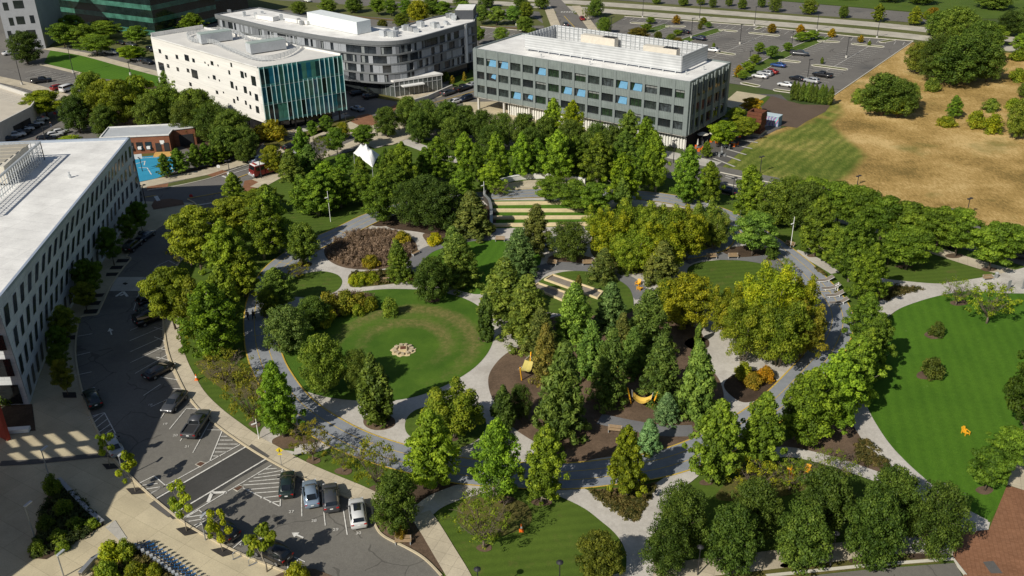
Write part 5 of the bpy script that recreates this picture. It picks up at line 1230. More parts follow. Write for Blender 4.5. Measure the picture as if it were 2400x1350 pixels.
def cl(rs, prof, H, W, n, r, zmin=0.08, sq=0.8, core=True, tv=0.30, jit=0.16):
    """clumps over a crown whose half width at height t is prof(t)"""
    out = []
    for k in range(n):
        t = zmin + (1 - zmin) * ((k + rs.random()) / n) ** 0.85
        R_t = prof(t) * W / 2; a = k * 2.39996 + rs.uniform(-0.5, 0.5)
        rad_ = R_t * (rs.uniform(0.62, 1.0) if rs.random() < 0.8 else rs.uniform(0.1, 0.6)) * (1 + rs.uniform(-jit, jit))
        s = r * rs.uniform(0.7, 1.3) * (0.55 + 0.45 * min(1, R_t / (W * 0.3)))
        rad_ = max(0, rad_ - s * 0.5)
        out.append((rad_ * math.cos(a), rad_ * math.sin(a), t * H, s, s, s * sq, 0.5 + rs.uniform(-tv, tv)))
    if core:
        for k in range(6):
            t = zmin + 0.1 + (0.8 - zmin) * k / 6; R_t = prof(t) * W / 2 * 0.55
            out.append((0, 0, t * H, R_t, R_t, H * 0.1, 0.12))  # inner clumps get a dark tint that paints the crown's inner shade
    return out
def p_ovate(t): return max(0.05, (1 - ((t - 0.30) / 0.72) ** 2) ** 0.85 if t > 0.30 else 0.72 + 0.28 * t / 0.30) if t < 1 else 0.05
def p_round(t): return max(0.1, math.sqrt(max(0, 1 - ((t - 0.52) / 0.52) ** 2)))
def p_cone(t): return max(0.04, (1 - t) ** 0.75 * (0.80 + 0.2 * min(1, t / 0.15)) * 1.05)
def p_col(t): return max(0.1, (1 - ((t - 0.4) / 0.62) ** 2)) if t > 0.4 else 0.75 + 0.25 * t / 0.4
def p_flat(t): return max(0.15, math.sin(math.pi * min(1, max(0, (t - 0.18) / 0.86))) ** 0.6)

PROTO = {}
def species(key, H, W, variants, build):
    PROTO[key] = []
    for v in range(variants):
        rs = random.Random(hash(key) % 1 + len(PROTO) * 31 + v * 7)
        crown, trunk = build(rs, H, W, 100 * len(PROTO) + v)
        PROTO[key].append((crown, trunk, H, W))
def b_ovate(rs, H, W, sd):
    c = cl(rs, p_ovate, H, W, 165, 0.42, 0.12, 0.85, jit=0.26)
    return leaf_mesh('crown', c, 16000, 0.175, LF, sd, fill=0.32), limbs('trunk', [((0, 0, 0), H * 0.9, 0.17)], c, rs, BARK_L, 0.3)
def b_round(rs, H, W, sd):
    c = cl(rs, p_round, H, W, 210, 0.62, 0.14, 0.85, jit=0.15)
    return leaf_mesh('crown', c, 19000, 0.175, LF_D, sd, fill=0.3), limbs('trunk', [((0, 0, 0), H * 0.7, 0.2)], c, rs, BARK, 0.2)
def b_cypress(rs, H, W, sd):
    c = []
    n = 150
    for k in range(n):
        t = 0.05 + 0.93 * (k / n) ** 0.9; a = k * 2.39996 + rs.uniform(-.4, .4); R_t = p_cone(t) * W / 2
        ln = max(0.25, R_t * rs.uniform(0.75, 1.12)); tint = 0.5 + rs.uniform(-.3, .3)
        for f in ((0.45, 0.92) if R_t > 0.8 else (0.75,)):
            s = 0.42 * (0.6 + 0.5 * f) * rs.uniform(0.8, 1.25)
            c.append((ln * f * math.cos(a), ln * f * math.sin(a), t * H - 0.18 * f * ln, s, s, s * 0.75, tint))
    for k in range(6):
        t = 0.08 + 0.13 * k; c.append((0, 0, t * H, p_cone(t) * W * 0.27, p_cone(t) * W * 0.27, H * 0.09, 0.08))  # core clumps tinted near black, shade put into their colour
    return leaf_mesh('crown', c, 13000, 0.165, LF_C, sd, elong=2.6, droop=0.9, fill=0.25, upb=0.1), limbs('trunk', [((0, 0, 0), H * 0.92, 0.2)], [], rs, BARK)
def b_columnar(rs, H, W, sd):
    c = cl(rs, p_col, H, W, 70, 0.42, 0.05, 1.7, jit=0.1)
    return leaf_mesh('crown', c, 7000, 0.2, LF_D, sd, elong=2.0, droop=-0.9, fill=0.2), limbs('trunk', [((0, 0, 0), H * 0.8, 0.14)], [], rs, BARK)
def b_locust(rs, H, W, sd):
    c = cl(rs, p_flat, H, W, 82, 0.85, 0.26, 0.42, core=False, jit=0.2)
    for k in range(4): c.append((0, 0, H * (0.5 + 0.1 * k), W * 0.2, W * 0.2, H * 0.08, 0.15))  # dark tint at the centre paints shade inside the crown
    return leaf_mesh('crown', c, 14500, 0.165, LF, sd, fill=0.4, elong=2.0, droop=0.3), limbs('trunk', [((0, 0, 0), H * 0.75, 0.16)], c, rs, BARK, 0.3)
def b_birch(rs, H, W, sd):
    c = []; tr = []
    for k in range(5):
        a = k * 1.26 + rs.uniform(-.3, .3); ox, oy = math.cos(a) * W * 0.24, math.sin(a) * W * 0.24; hh = H * rs.uniform(0.78, 1.0)
        q = cl(rs, p_ovate, hh, W * 0.56, 26, 0.72, 0.22, 0.85, core=False, jit=0.25)
        c += [(x + ox * min(1, z / hh * 1.6), y + oy * min(1, z / hh * 1.6), z, r1, r2, r3, min(1, t_ + 0.12 * (z / hh - 0.5))) for x, y, z, r1, r2, r3, t_ in q]
        tr.append(((ox * 0.12, oy * 0.12, 0), hh * 0.8, 0.10))
    for k in range(4): c.append((0, 0, H * (0.35 + 0.12 * k), W * 0.24, W * 0.24, H * 0.1, 0.15))  # centre clumps coloured dark as painted inner shade
    m = MB()
    for k, (b_, tz, r) in enumerate(tr):
        a = math.atan2(b_[1], b_[0]); e = Vector((math.cos(a) * W * 0.24, math.sin(a) * W * 0.24, tz))
        m.tube([Vector(b_), Vector(b_).lerp(e, 0.45) + Vector((0, 0, 0.3)), e], [r, r * 0.7, 0.03], 6)
    me = m.mesh('trunk', True); me.materials.append(BARK_L)
    return leaf_mesh('crown', c, 18000, 0.17, LF_M, sd, fill=0.25), me
def b_bare(rs, H, W, sd):
    c = cl(rs, p_flat, H, W, 60, 0.55, 0.28, 0.6, core=False, jit=0.25, tv=0.25)
    m = MB()
    for k in range(9):
        a = k * 0.70 + rs.uniform(-.3, .3); e = Vector((math.cos(a) * W * 0.33, math.sin(a) * W * 0.33, H * rs.uniform(0.6, 0.95)))
        s0 = Vector((0, 0, H * 0.16)); mid = s0.lerp(e, 0.5) + Vector((0, 0, -0.1))
        m.tube([s0, mid, e], [0.07, 0.05, 0.02], 5)
        for j in range(16):
            p = s0.lerp(mid, rs.random()) if rs.random() < 0.3 else mid.lerp(e, rs.random())
            q = p + Vector((rs.gauss(0, 1), rs.gauss(0, 1), rs.uniform(0.1, 1.2))).normalized() * rs.uniform(0.5, 1.5)
            m.tube([p, p.lerp(q, 0.5) + Vector((0, 0, 0.1)), q], [0.022, 0.016, 0.008], 3, False)
            for _ in range(2):
                q2 = p.lerp(q, 0.6) + Vector((rs.gauss(0, 1), rs.gauss(0, 1), rs.uniform(0, 1))).normalized() * 0.55
                m.tube([p.lerp(q, 0.5), q2], [0.013, 0.007], 3, False)
    m.tube([(0, 0, 0), (0.05, 0, H * 0.1), (0, 0, H * 0.2)], [0.2, 0.15, 0.12], 7)
    me = m.mesh('trunk', True); me.materials.append(plain('twig_bark', (0.16, 0.125, 0.095), 0.95, var=0.3, scale=3))
    return leaf_mesh('crown', c, 1900, 0.16, LF_M, sd, fill=0.7), me
def b_young(rs, H, W, sd):
    c = []
    for k in range(13):
        a = k * 2.4 + rs.uniform(-.4, .4); t = rs.uniform(0.42, 1.0); r = W / 2 * rs.uniform(0.25, 0.85) * (1.15 - 0.6 * abs(t - 0.6) * 2)
        s = rs.uniform(0.32, 0.55); c.append((r * math.cos(a), r * math.sin(a), t * H * 0.95, s, s, s * 0.75, 0.5 + rs.uniform(-.3, .3)))
    return leaf_mesh('crown', c, 1500, 0.19, LF_M, sd, fill=0.4), limbs('trunk', [((0, 0, 0), H * 0.85, 0.07)], c, rs, BARK_L, 0.9)
def b_shrub(rs, H, W, sd):
    c = cl(rs, lambda t: max(0.2, math.sqrt(max(0, 1 - (t * 0.98) ** 2))), H, W, 46, 0.42, 0.05, 0.85, jit=0.15)
    return leaf_mesh('crown', c, 3600, 0.14, LF_M, sd, fill=0.2), limbs('trunk', [((0, 0, 0), H * 0.5, 0.05)], [], rs, BARK)
species('ovate', 10, 5.6, 6, b_ovate); species('round', 9, 8.2, 4, b_round); species('cypress', 11, 6.2, 3, b_cypress)
species('columnar', 8, 3.2, 2, b_columnar); species('locust', 8, 8, 3, b_locust); species('birch', 10, 10, 3, b_birch)
species('bare', 6, 8, 2, b_bare); species('young', 5, 3.4, 3, b_young); species('shrub', 2.2, 3.0, 2, b_shrub)

KIND = {'ovate': 'shade_tree', 'round': 'oak_tree', 'cypress': 'conifer', 'columnar': 'columnar_tree', 'locust': 'street_tree', 'birch': 'multi_stem_tree', 'bare': 'bare_tree', 'young': 'sapling', 'shrub': 'shrub'}
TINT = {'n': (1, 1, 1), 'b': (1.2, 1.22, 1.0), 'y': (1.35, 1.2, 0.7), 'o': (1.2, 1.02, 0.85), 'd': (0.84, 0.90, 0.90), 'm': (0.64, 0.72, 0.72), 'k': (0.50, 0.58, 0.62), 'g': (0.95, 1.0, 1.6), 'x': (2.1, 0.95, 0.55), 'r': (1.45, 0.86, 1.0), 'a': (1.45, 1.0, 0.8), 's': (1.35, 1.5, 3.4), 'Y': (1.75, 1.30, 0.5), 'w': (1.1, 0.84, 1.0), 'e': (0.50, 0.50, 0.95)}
TINT_W = {'n': 'mid green', 'b': 'bright green', 'y': 'yellow green', 'o': 'olive green', 'd': 'dark green', 'm': 'deep green', 'k': 'blackish green', 'g': 'grey green', 'x': 'orange', 'r': 'russet brown', 'a': 'amber', 'e': 'dull brown green', 's': 'silvery blue', 'Y': 'golden yellow', 'w': 'brownish'}
WORD = {'ovate': 'pointed leafy tree', 'round': 'dense rounded tree', 'cypress': 'feathery conical tree', 'columnar': 'narrow upright tree', 'locust': 'open spreading tree', 'birch': 'multi stemmed tree', 'bare': 'thin twiggy tree', 'young': 'young staked tree', 'shrub': 'low round shrub'}
_tn = [0]
def plant(sp, x, by, ty, w, tint='n', zmin=None):
    g = at(x, by); h = max(0.6, height_over(g, ty)); wm = w * mpp(g + Vector((0, 0, h / 2)))
    v = PROTO[sp][_tn[0] % len(PROTO[sp])]; _tn[0] += 1
    crown, trunk, H0, W0 = v
    rs = random.Random(_tn[0] * 13)
    t = bpy.data.objects.new(KIND[sp], None); COL.objects.link(t); t.empty_display_size = 0.5
    t.location = g; t.rotation_euler = (rs.uniform(-.05, .05), rs.uniform(-.05, .05), rs.uniform(0, 6.28)); sc = wm * (1.06 if sp == 'cypress' else 1.04) / W0; t.scale = (sc * rs.uniform(.93, 1.08), sc * rs.uniform(.93, 1.08), h / H0)
    if trunk is not None: link('trunk', trunk, None, t)
    c = link('crown', crown, None, t)
    k = TINT[tint]; j = rs.uniform(0.9, 1.1); c.color = (k[0] * j, k[1] * j, k[2] * j, 1)
    t['category'] = 'shrub' if sp == 'shrub' else 'tree'
    return t
def grove(where, group, rows):
    """rows: (species, x, base y, top y, width, tint); labels count from the left within their look"""
    made = [(plant(*r), r) for r in rows]
    looks = {}
    for t, r in made: looks.setdefault((r[0], r[5] if len(r) > 5 else 'n'), []).append((r[1], t))
    for (sp, ti), L_ in looks.items():
        L_.sort(key=lambda q: q[0])
        for i, (_, t) in enumerate(L_):
            d = f"{TINT_W[ti]} {WORD[sp]}"
            t['label'] = f"{d} {where}" if len(L_) == 1 else f"{d}, {ordn(i + 1)} from left {where}"
            t['group'] = group
grove('between parking street and ring track', 'trees west of the ring track', [
 ('ovate', 505, 838, 660, 135, 'b'), ('ovate', 545, 690, 512, 115, 'b'), ('locust', 412, 772, 632, 120, 'o'), ('locust', 475, 645, 492, 132, 'o'), ('bare', 450, 628, 560, 90, 'w'),
 ('locust', 560, 565, 465, 120, 'o'), ('ovate', 620, 608, 462, 95, 'o'), ('ovate', 655, 592, 438, 75, 'n'), ('ovate', 575, 695, 580, 90, 'o'), ('ovate', 470, 810, 650, 90, 'o'), ('ovate', 530, 780, 620, 90, 'n'),
 ('bare', 530, 905, 830, 135, 'w'), ('bare', 597, 995, 875, 130, 'w'), ('ovate', 665, 1024, 850, 100, 'b'), ('bare', 735, 1080, 995, 95, 'w'), ('bare', 805, 1106, 1045, 70, 'o'), ('bare', 885, 1150, 1038, 120, 'o')])
grove('inside the ring track, west side', 'trees inside the ring, west', [
 ('round', 713, 614, 527, 78, 'b'), ('ovate', 655, 722, 630, 86, 'g'), ('round', 632, 742, 682, 52, 'y'), ('round', 678, 824, 725, 108, 'g'), ('round', 738, 768, 700, 78, 'd'),
 ('round', 762, 922, 793, 102, 'b'), ('round', 840, 916, 825, 76, 'n'), ('columnar', 888, 994, 832, 78, 'd'), ('columnar', 1138, 797, 688, 40, 'k'),
 ('round', 1013, 706, 608, 88, 'd'), ('cypress', 940, 656, 562, 70, 'y'), ('bare', 700, 655, 618, 60, 'w')])
grove('just south of the ring track', 'trees south of the ring track', [
 ('ovate', 1008, 1142, 965, 122, 'b'), ('ovate', 1165, 1172, 985, 112, 'b'), ('ovate', 1270, 1176, 998, 100, 'o'), ('ovate', 1470, 1164, 996, 100, 'y'), ('birch', 1062, 1026, 902, 165, 'n'),
 ('columnar', 1180, 1012, 910, 56, 'k'), ('round', 1221, 985, 908, 58, 'k'), ('round', 930, 1246, 1120, 110, 'd'), ('bare', 1135, 1286, 1160, 165, 'n'), ('round', 1402, 1358, 1255, 112, 'o')])
grove('in the double row by south walk', 'oaks in the double row by south walk', [
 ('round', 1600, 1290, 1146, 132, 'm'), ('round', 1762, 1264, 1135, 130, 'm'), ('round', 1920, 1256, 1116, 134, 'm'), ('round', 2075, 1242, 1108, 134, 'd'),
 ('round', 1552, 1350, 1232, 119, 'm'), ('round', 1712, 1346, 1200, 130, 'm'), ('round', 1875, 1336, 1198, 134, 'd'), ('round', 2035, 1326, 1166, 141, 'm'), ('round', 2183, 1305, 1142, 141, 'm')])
grove('at the big lawn edge, east', 'trees at the east edge of the big lawn', [
 ('locust', 2395, 1020, 850, 120, 'k'), ('locust', 2352, 1100, 1008, 100, 'd'), ('locust', 2308, 1150, 1060, 92, 'd'), ('locust', 2425, 930, 790, 120, 'k')])
grove('outside the ring track, south east', 'trees by the ring track, south east', [
 ('ovate', 1665, 1132, 938, 120, 'd'), ('ovate', 1770, 1098, 922, 108, 'n'), ('ovate', 1890, 1040, 868, 130, 'b'), ('ovate', 1950, 1010, 825, 120, 'b'), ('ovate', 1990, 955, 790, 105, 'n'), ('ovate', 1860, 1030, 880, 80, 'n'),
 ('ovate', 2040, 870, 735, 78, 'd'), ('ovate', 2015, 800, 685, 80, 'd'), ('ovate', 2012, 905, 770, 100, 'n'), ('bare', 1935, 1135, 1065, 130, 'n'), ('bare', 1770, 1155, 1090, 120, 'o'), ('bare', 1850, 1150, 1085, 90, 'n')])
grove('in the yellowing clump by gravel plaza', 'trees in the yellowing clump', [
 ('birch', 1740, 846, 690, 160, 'n'), ('birch', 1822, 858, 690, 150, 'n'), ('birch', 1878, 838, 712, 115, 'w'), ('birch', 1785, 785, 612, 185, 'y'), ('birch', 1700, 790, 665, 105, 'o'), ('birch', 1862, 785, 645, 125, 'y')])
grove('in the mulched conifer grove', 'trees of the conifer grove', [
 ('cypress', 1310, 1018, 798, 128, 'n'), ('cypress', 1420, 945, 768, 108, 'n'), ('cypress', 1345, 800, 665, 112, 'b'), ('cypress', 1432, 770, 660, 92, 'g'), ('cypress', 1515, 835, 676, 130, 'n'), ('cypress', 1548, 935, 790, 118, 'n'),
 ('cypress', 1634, 980, 802, 112, 'n'), ('cypress', 1282, 900, 755, 80, 'r'), ('cypress', 1240, 800, 640, 130, 'o'), ('cypress', 1185, 740, 605, 125, 'o'), ('cypress', 1268, 830, 722, 90, 'w'), ('cypress', 1455, 850, 735, 70, 'w'),
 ('cypress', 1385, 880, 750, 90, 'n'), ('cypress', 1480, 880, 765, 76, 'd'), ('round', 1605, 768, 652, 138, 'Y'), ('round', 1560, 750, 660, 80, 'y'), ('cypress', 1352, 705, 642, 32, 'r'),
 ('cypress', 1562, 986, 922, 68, 's'), ('cypress', 1520, 1056, 982, 66, 's'), ('columnar', 1634, 806, 756, 18, 'n')])
grove('around the two middle lawns', 'trees around the middle lawns', [
 ('cypress', 1078, 670, 550, 108, 'o'), ('cypress', 1062, 610, 528, 70, 'n'), ('cypress', 1252, 590, 476, 90, 'w'), ('cypress', 1216, 642, 535, 105, 'g'), ('cypress', 1110, 552, 446, 108, 'w'), ('round', 1331, 610, 525, 104, 'd'), ('cypress', 1410, 657, 582, 76, 'w'),
 ('cypress', 1546, 660, 565, 98, 'w'), ('cypress', 1470, 640, 590, 50, 'o')])
grove('in the grove east of terraces', 'trees of the eastern grove', [
 ('birch', 1430, 612, 492, 125, 'y'), ('birch', 1492, 590, 470, 125, 'n'), ('birch', 1556, 600, 465, 135, 'n'), ('birch', 1605, 610, 488, 115, 'y'), ('birch', 1475, 640, 528, 120, 'n'), ('birch', 1540, 640, 520, 125, 'y'), ('birch', 1650, 565, 468, 100, 'g'), ('birch', 1672, 585, 490, 90, 'g'),
 ('birch', 1400, 570, 480, 80, 'n'), ('locust', 1762, 600, 500, 108, 'g'), ('round', 1808, 608, 572, 34, 'd'), ('bare', 1838, 655, 608, 48, 'g')])
grove('north west of the stone terraces', 'evergreens by the stone terraces', [
 ('round', 970, 532, 430, 96, 'k'), ('round', 1032, 542, 430, 106, 'k'), ('round', 1005, 505, 415, 96, 'k'), ('ovate', 895, 520, 408, 92, 'n'), ('ovate', 748, 506, 402, 96, 'n'), ('ovate', 800, 486, 392, 74, 'b'), ('ovate', 850, 480, 396, 66, 'n'), ('ovate', 770, 470, 378, 94, 'b'), ('ovate', 715, 500, 410, 70, 'n'),
 ('locust', 1290, 478, 416, 84, 'd'), ('locust', 1345, 496, 425, 104, 'd'), ('locust', 1392, 505, 430, 84, 'd'), ('bare', 1175, 462, 428, 60, 'd'), ('ovate', 935, 470, 385, 70, 'd'), ('ovate', 1085, 470, 395, 66, 'd')])
grove('behind the white curved wall', 'trees behind the curved wall', [
 ('ovate', 1032, 426, 322, 74, 'b'), ('ovate', 1090, 420, 309, 62, 'b'), ('ovate', 1164, 422, 310, 60, 'b'), ('ovate', 1220, 420, 310, 62, 'b'), ('ovate', 1304, 426, 304, 84, 'b'), ('ovate', 1400, 430, 314, 80, 'n'), ('ovate', 1463, 405, 306, 64, 'g'), ('ovate', 1536, 452, 308, 66, 'b'),
 ('ovate', 1460, 482, 360, 88, 'y'), ('ovate', 1152, 452, 378, 72, 'b'), ('ovate', 955, 452, 334, 62, 'b'), ('ovate', 922, 446, 350, 56, 'n'), ('ovate', 1606, 476, 342, 80, 'n'), ('ovate', 1660, 480, 378, 68, 'o'), ('ovate', 1755, 516, 388, 88, 'b'), ('ovate', 1610, 480, 420, 40, 'd'),
 ('ovate', 1350, 415, 318, 60, 'd'), ('ovate', 1260, 415, 325, 56, 'd'), ('ovate', 1500, 440, 340, 60, 'd'), ('ovate', 1120, 425, 335, 50, 'd'), ('ovate', 1000, 430, 345, 56, 'n'), ('ovate', 1440, 420, 345, 56, 'd'), ('columnar', 1460, 500, 420, 40, 'n')])
grove('in dark rows before metal offices', 'oaks before the metal office block', [
 ('round', 908, 322, 254, 60, 'd'), ('round', 958, 300, 228, 66, 'n'), ('round', 1002, 310, 236, 66, 'd'), ('round', 1048, 318, 240, 70, 'd'), ('round', 1092, 328, 250, 66, 'd'), ('round', 1132, 338, 260, 64, 'd'), ('round', 1180, 344, 268, 64, 'd'), ('round', 1228, 350, 268, 66, 'd'), ('round', 1275, 356, 276, 66, 'd'),
 ('round', 1340, 362, 284, 66, 'd'), ('round', 1395, 372, 290, 66, 'd'), ('round', 1435, 380, 298, 60, 'd'), ('ovate', 1295, 322, 230, 48, 'b'), ('ovate', 1338, 340, 236, 62, 'Y'), ('ovate', 1470, 365, 260, 66, 'g'), ('ovate', 1512, 375, 274, 58, 'b'), ('round', 985, 335, 262, 60, 'd'), ('round', 1060, 350, 278, 60, 'd'), ('round', 1150, 368, 295, 60, 'd'), ('round', 1240, 380, 300, 60, 'd'), ('round', 1375, 395, 312, 60, 'd'), ('ovate', 1655, 370, 330, 26, 'n')])
grove('around the white tent lawn', 'trees around the tent lawn', [
 ('cypress', 686, 422, 348, 66, 'o'), ('ovate', 713, 400, 300, 50, 'd'), ('cypress', 725, 405, 338, 64, 'd'), ('bare', 756, 392, 322, 56, 'd'), ('round', 806, 326, 288, 34, 'Y'), ('locust', 852, 346, 294, 60, 'd'), ('locust', 792, 366, 300, 56, 'd'), ('round', 640, 404, 344, 58, 'Y'),
 ('locust', 734, 328, 284, 28, 'd'), ('locust', 767, 320, 272, 38, 'd'), ('locust', 806, 420, 362, 52, 'd'), ('ovate', 846, 436, 368, 42, 'n'), ('ovate', 908, 440, 350, 50, 'd'), ('ovate', 634, 500, 432, 70, 'n'), ('ovate', 552, 472, 404, 50, 'n'), ('locust', 600, 490, 445, 60, 'o')])
grove('beside the blue basketball court', 'trees beside the basketball court', [
 ('ovate', 391, 416, 360, 38, 'd'), ('ovate', 426, 407, 347, 42, 'd'), ('ovate', 462, 395, 337, 44, 'd'), ('ovate', 488, 390, 335, 40, 'd'), ('ovate', 516, 382, 340, 42, 'd'), ('round', 576, 382, 328, 56, 'd')])
grove('in the wood before white block', 'trees of the wood before the white block', [
 ('round', 220, 262, 172, 80, 'b'), ('round', 188, 312, 228, 74, 'k'), ('locust', 255, 300, 190, 90, 'o'), ('locust', 296, 310, 190, 90, 'o'), ('locust', 335, 290, 180, 90, 'o'), ('ovate', 397, 235, 162, 52, 'g'), ('ovate', 428, 240, 170, 46, 'g'), ('round', 402, 300, 205, 92, 'b'), ('round', 466, 310, 212, 104, 'b'), ('round', 362, 320, 225, 80, 'n'),
 ('round', 508, 335, 245, 94, 'd'), ('round', 550, 345, 262, 84, 'd'), ('round', 532, 372, 300, 84, 'd'), ('round', 576, 362, 300, 66, 'd'), ('round', 440, 330, 240, 80, 'n'), ('round', 250, 325, 250, 60, 'd'), ('round', 300, 268, 195, 70, 'n'), ('shrub', 640, 328, 286, 74, 'a'), ('shrub', 610, 326, 296, 50, 'o')])
grove('by the upper left parking lots', 'trees by the upper left lots', [
 ('round', 66, 150, 76, 78, 'k'), ('locust', 112, 276, 214, 94, 'y'), ('locust', 80, 272, 230, 50, 'o'), ('locust', 152, 112, 56, 72, 'd'), ('locust', 228, 130, 82, 88, 'd'), ('locust', 246, 92, 50, 80, 'd'), ('locust', 322, 104, 62, 60, 'd'), ('locust', 172, 82, 36, 60, 'd'), ('ovate', 98, 62, -6, 44, 'Y'), ('locust', 306, 144, 108, 54, 'y'), ('locust', 330, 140, 112, 40, 'd'), ('ovate', 452, 78, 30, 66, 'n'), ('ovate', 380, 82, 62, 30, 'n'), ('shrub', 160, 330, 322, 60, 'b'), ('locust', 205, 110, 58, 60, 'd')])
grove('behind the curved hotel', 'trees behind the hotel', [
 ('round', 702, 34, 4, 44, 'b'), ('round', 770, 30, -2, 46, 'b'), ('round', 830, 30, -6, 46, 'n'), ('locust', 887, 36, -2, 40, 'd'), ('locust', 918, 38, 0, 40, 'd'), ('locust', 952, 40, 0, 40, 'd'), ('round', 983, 54, 2, 54, 'Y'), ('locust', 1015, 44, 4, 40, 'd'), ('locust', 1040, 46, 4, 44, 'd'), ('round', 943, 64, 32, 38, 'y'), ('locust', 1090, 48, 4, 44, 'd'), ('locust', 1130, 58, 14, 42, 'g'), ('locust', 1164, 60, 16, 40, 'g'), ('locust', 1203, 58, 14, 42, 'g'),
 ('round', 1231, 46, 6, 38, 'y'), ('round', 1230, 76, 40, 42, 'b'), ('round', 1175, 98, 65, 38, 'b'), ('round', 1270, 22, -10, 36, 'n'), ('round', 1220, 20, -10, 36, 'n'), ('round', 898, 70, 46, 26, 'w'), ('round', 1247, 80, 66, 26, 'n'), ('round', 1140, 18, -14, 40, 'd'), ('round', 1080, 16, -16, 40, 'd'), ('round', 1010, 10, -18, 40, 'd'), ('locust', 1122, 105, 62, 36, 'n'), ('shrub', 1105, 145, 118, 20, 'b'), ('shrub', 1045, 190, 170, 20, 'b'), ('ovate', 1088, 192, 168, 10, 'r'), ('locust', 840, 205, 180, 36, 'd'), ('locust', 868, 215, 193, 34, 'd'), ('shrub', 1060, 195, 178, 14, 'r')])
grove('in the big car park islands', 'trees in the car park islands', [
 ('round', 1395, 40, 0, 40, 'd'), ('round', 1416, 80, 42, 40, 'b'), ('bare', 1375, 48, 18, 24, 'd'), ('round', 1494, 100, 66, 58, 'r'), ('round', 1542, 94, 74, 22, 'o'), ('round', 1572, 104, 80, 26, 'n'), ('round', 1588, 108, 88, 24, 'r'), ('locust', 1524, 56, 40, 24, 'd'), ('locust', 1515, 76, 56, 30, 'n'), ('ovate', 1585, 56, 35, 22, 'x'), ('ovate', 1648, 58, 40, 20, 'o'), ('locust', 1588, 84, 70, 24, 'd'),
 ('round', 1808, 78, 56, 22, 'x'), ('ovate', 1876, 80, 57, 24, 'x'), ('ovate', 1949, 88, 66, 22, 'x'), ('ovate', 2016, 100, 82, 18, 'x'), ('locust', 1778, 128, 100, 28, 'd'), ('locust', 1808, 140, 108, 34, 'g'), ('locust', 1845, 122, 100, 24, 'd'), ('locust', 1769, 152, 128, 32, 'n'), ('locust', 1752, 172, 145, 34, 'n'), ('ovate', 1730, 182, 152, 24, 'x'), ('locust', 1880, 98, 76, 40, 'n'), ('locust', 1902, 94, 72, 34, 'n'), ('locust', 1740, 188, 165, 26, 'n'), ('columnar', 1672, 114, 100, 9, 'b'), ('columnar', 1926, 150, 134, 9, 'b'), ('shrub', 2037, 106, 96, 10, 'd'), ('locust', 1660, 66, 52, 20, 'g'), ('round', 1640, 70, 55, 14, 'w')])
grove('along the far highway', 'trees along the far highway', [
 ('round', 1538, 10, -12, 24, 'n'), ('round', 1602, 14, -8, 26, 'n'), ('round', 1642, 12, -10, 22, 'n'), ('round', 1669, 18, -4, 22, 'n'), ('round', 1709, 15, -8, 20, 'n'), ('round', 1740, 22, -2, 24, 'n'), ('round', 1784, 18, -6, 22, 'n'), ('round', 1815, 29, -4, 32, 'n'), ('round', 1896, 34, 0, 38, 'o'), ('round', 1975, 43, 14, 26, 'n'), ('ovate', 2057, 51, 8, 34, 'o'), ('ovate', 2140, 59, 14, 36, 'o'), ('round', 2184, 46, 18, 30, 'x'), ('round', 2170, 46, 26, 24, 'y'), ('round', 1980, -2, -30, 60, 'd'), ('round', 2080, 4, -28, 70, 'd'), ('round', 2160, 10, -25, 70, 'd'), ('round', 2330, 20, -18, 90, 'n')])
grove('on the dry meadow', 'trees and bushes on the dry meadow', [
 ('round', 2230, 200, 88, 120, 'd'), ('round', 2185, 190, 85, 86, 'd'), ('round', 2275, 190, 75, 115, 'd'), ('round', 2292, 150, 52, 96, 'd'), ('round', 2148, 172, 102, 66, 'o'), ('round', 2312, 192, 112, 76, 'n'), ('round', 2240, 110, 20, 100, 'n'), ('round', 2195, 85, 28, 70, 'n'), ('round', 2362, 84, 28, 58, 'k'), ('round', 2410, 90, 10, 70, 'd'), ('locust', 2330, 110, 60, 60, 'n'),
 ('round', 2065, 272, 176, 96, 'n'), ('round', 2105, 276, 190, 90, 'n'), ('round', 2128, 255, 196, 50, 'n'), ('round', 2040, 255, 200, 60, 'n'), ('shrub', 2008, 242, 210, 28, 'g'), ('locust', 2100, 278, 225, 50, 'o'),
 ('ovate', 2234, 278, 224, 38, 'n'), ('shrub', 2217, 296, 274, 44, 'o'), ('shrub', 2321, 260, 233, 42, 'g'), ('shrub', 2285, 300, 262, 50, 'o'), ('shrub', 2322, 312, 270, 50, 'y'), ('round', 2382, 326, 236, 70, 'o'), ('shrub', 2375, 256, 232, 48, 'n'), ('shrub', 2183, 214, 184, 40, 'g'), ('shrub', 2382, 190, 162, 46, 'n'), ('round', 2402, 230, 195, 40, 'n'), ('locust', 2388, 128, 80, 50, 'n'), ('shrub', 2385, 142, 118, 44, 'n')])
hg = []
for k in range(9): hg.append(('columnar', 1857 + k * 10.8, 234 + k * 1.6, 190 + k * 1.3 + (k % 3), 17, 'n'))
grove('in the clipped hedge row', 'hedge trees by the bare soil', hg)
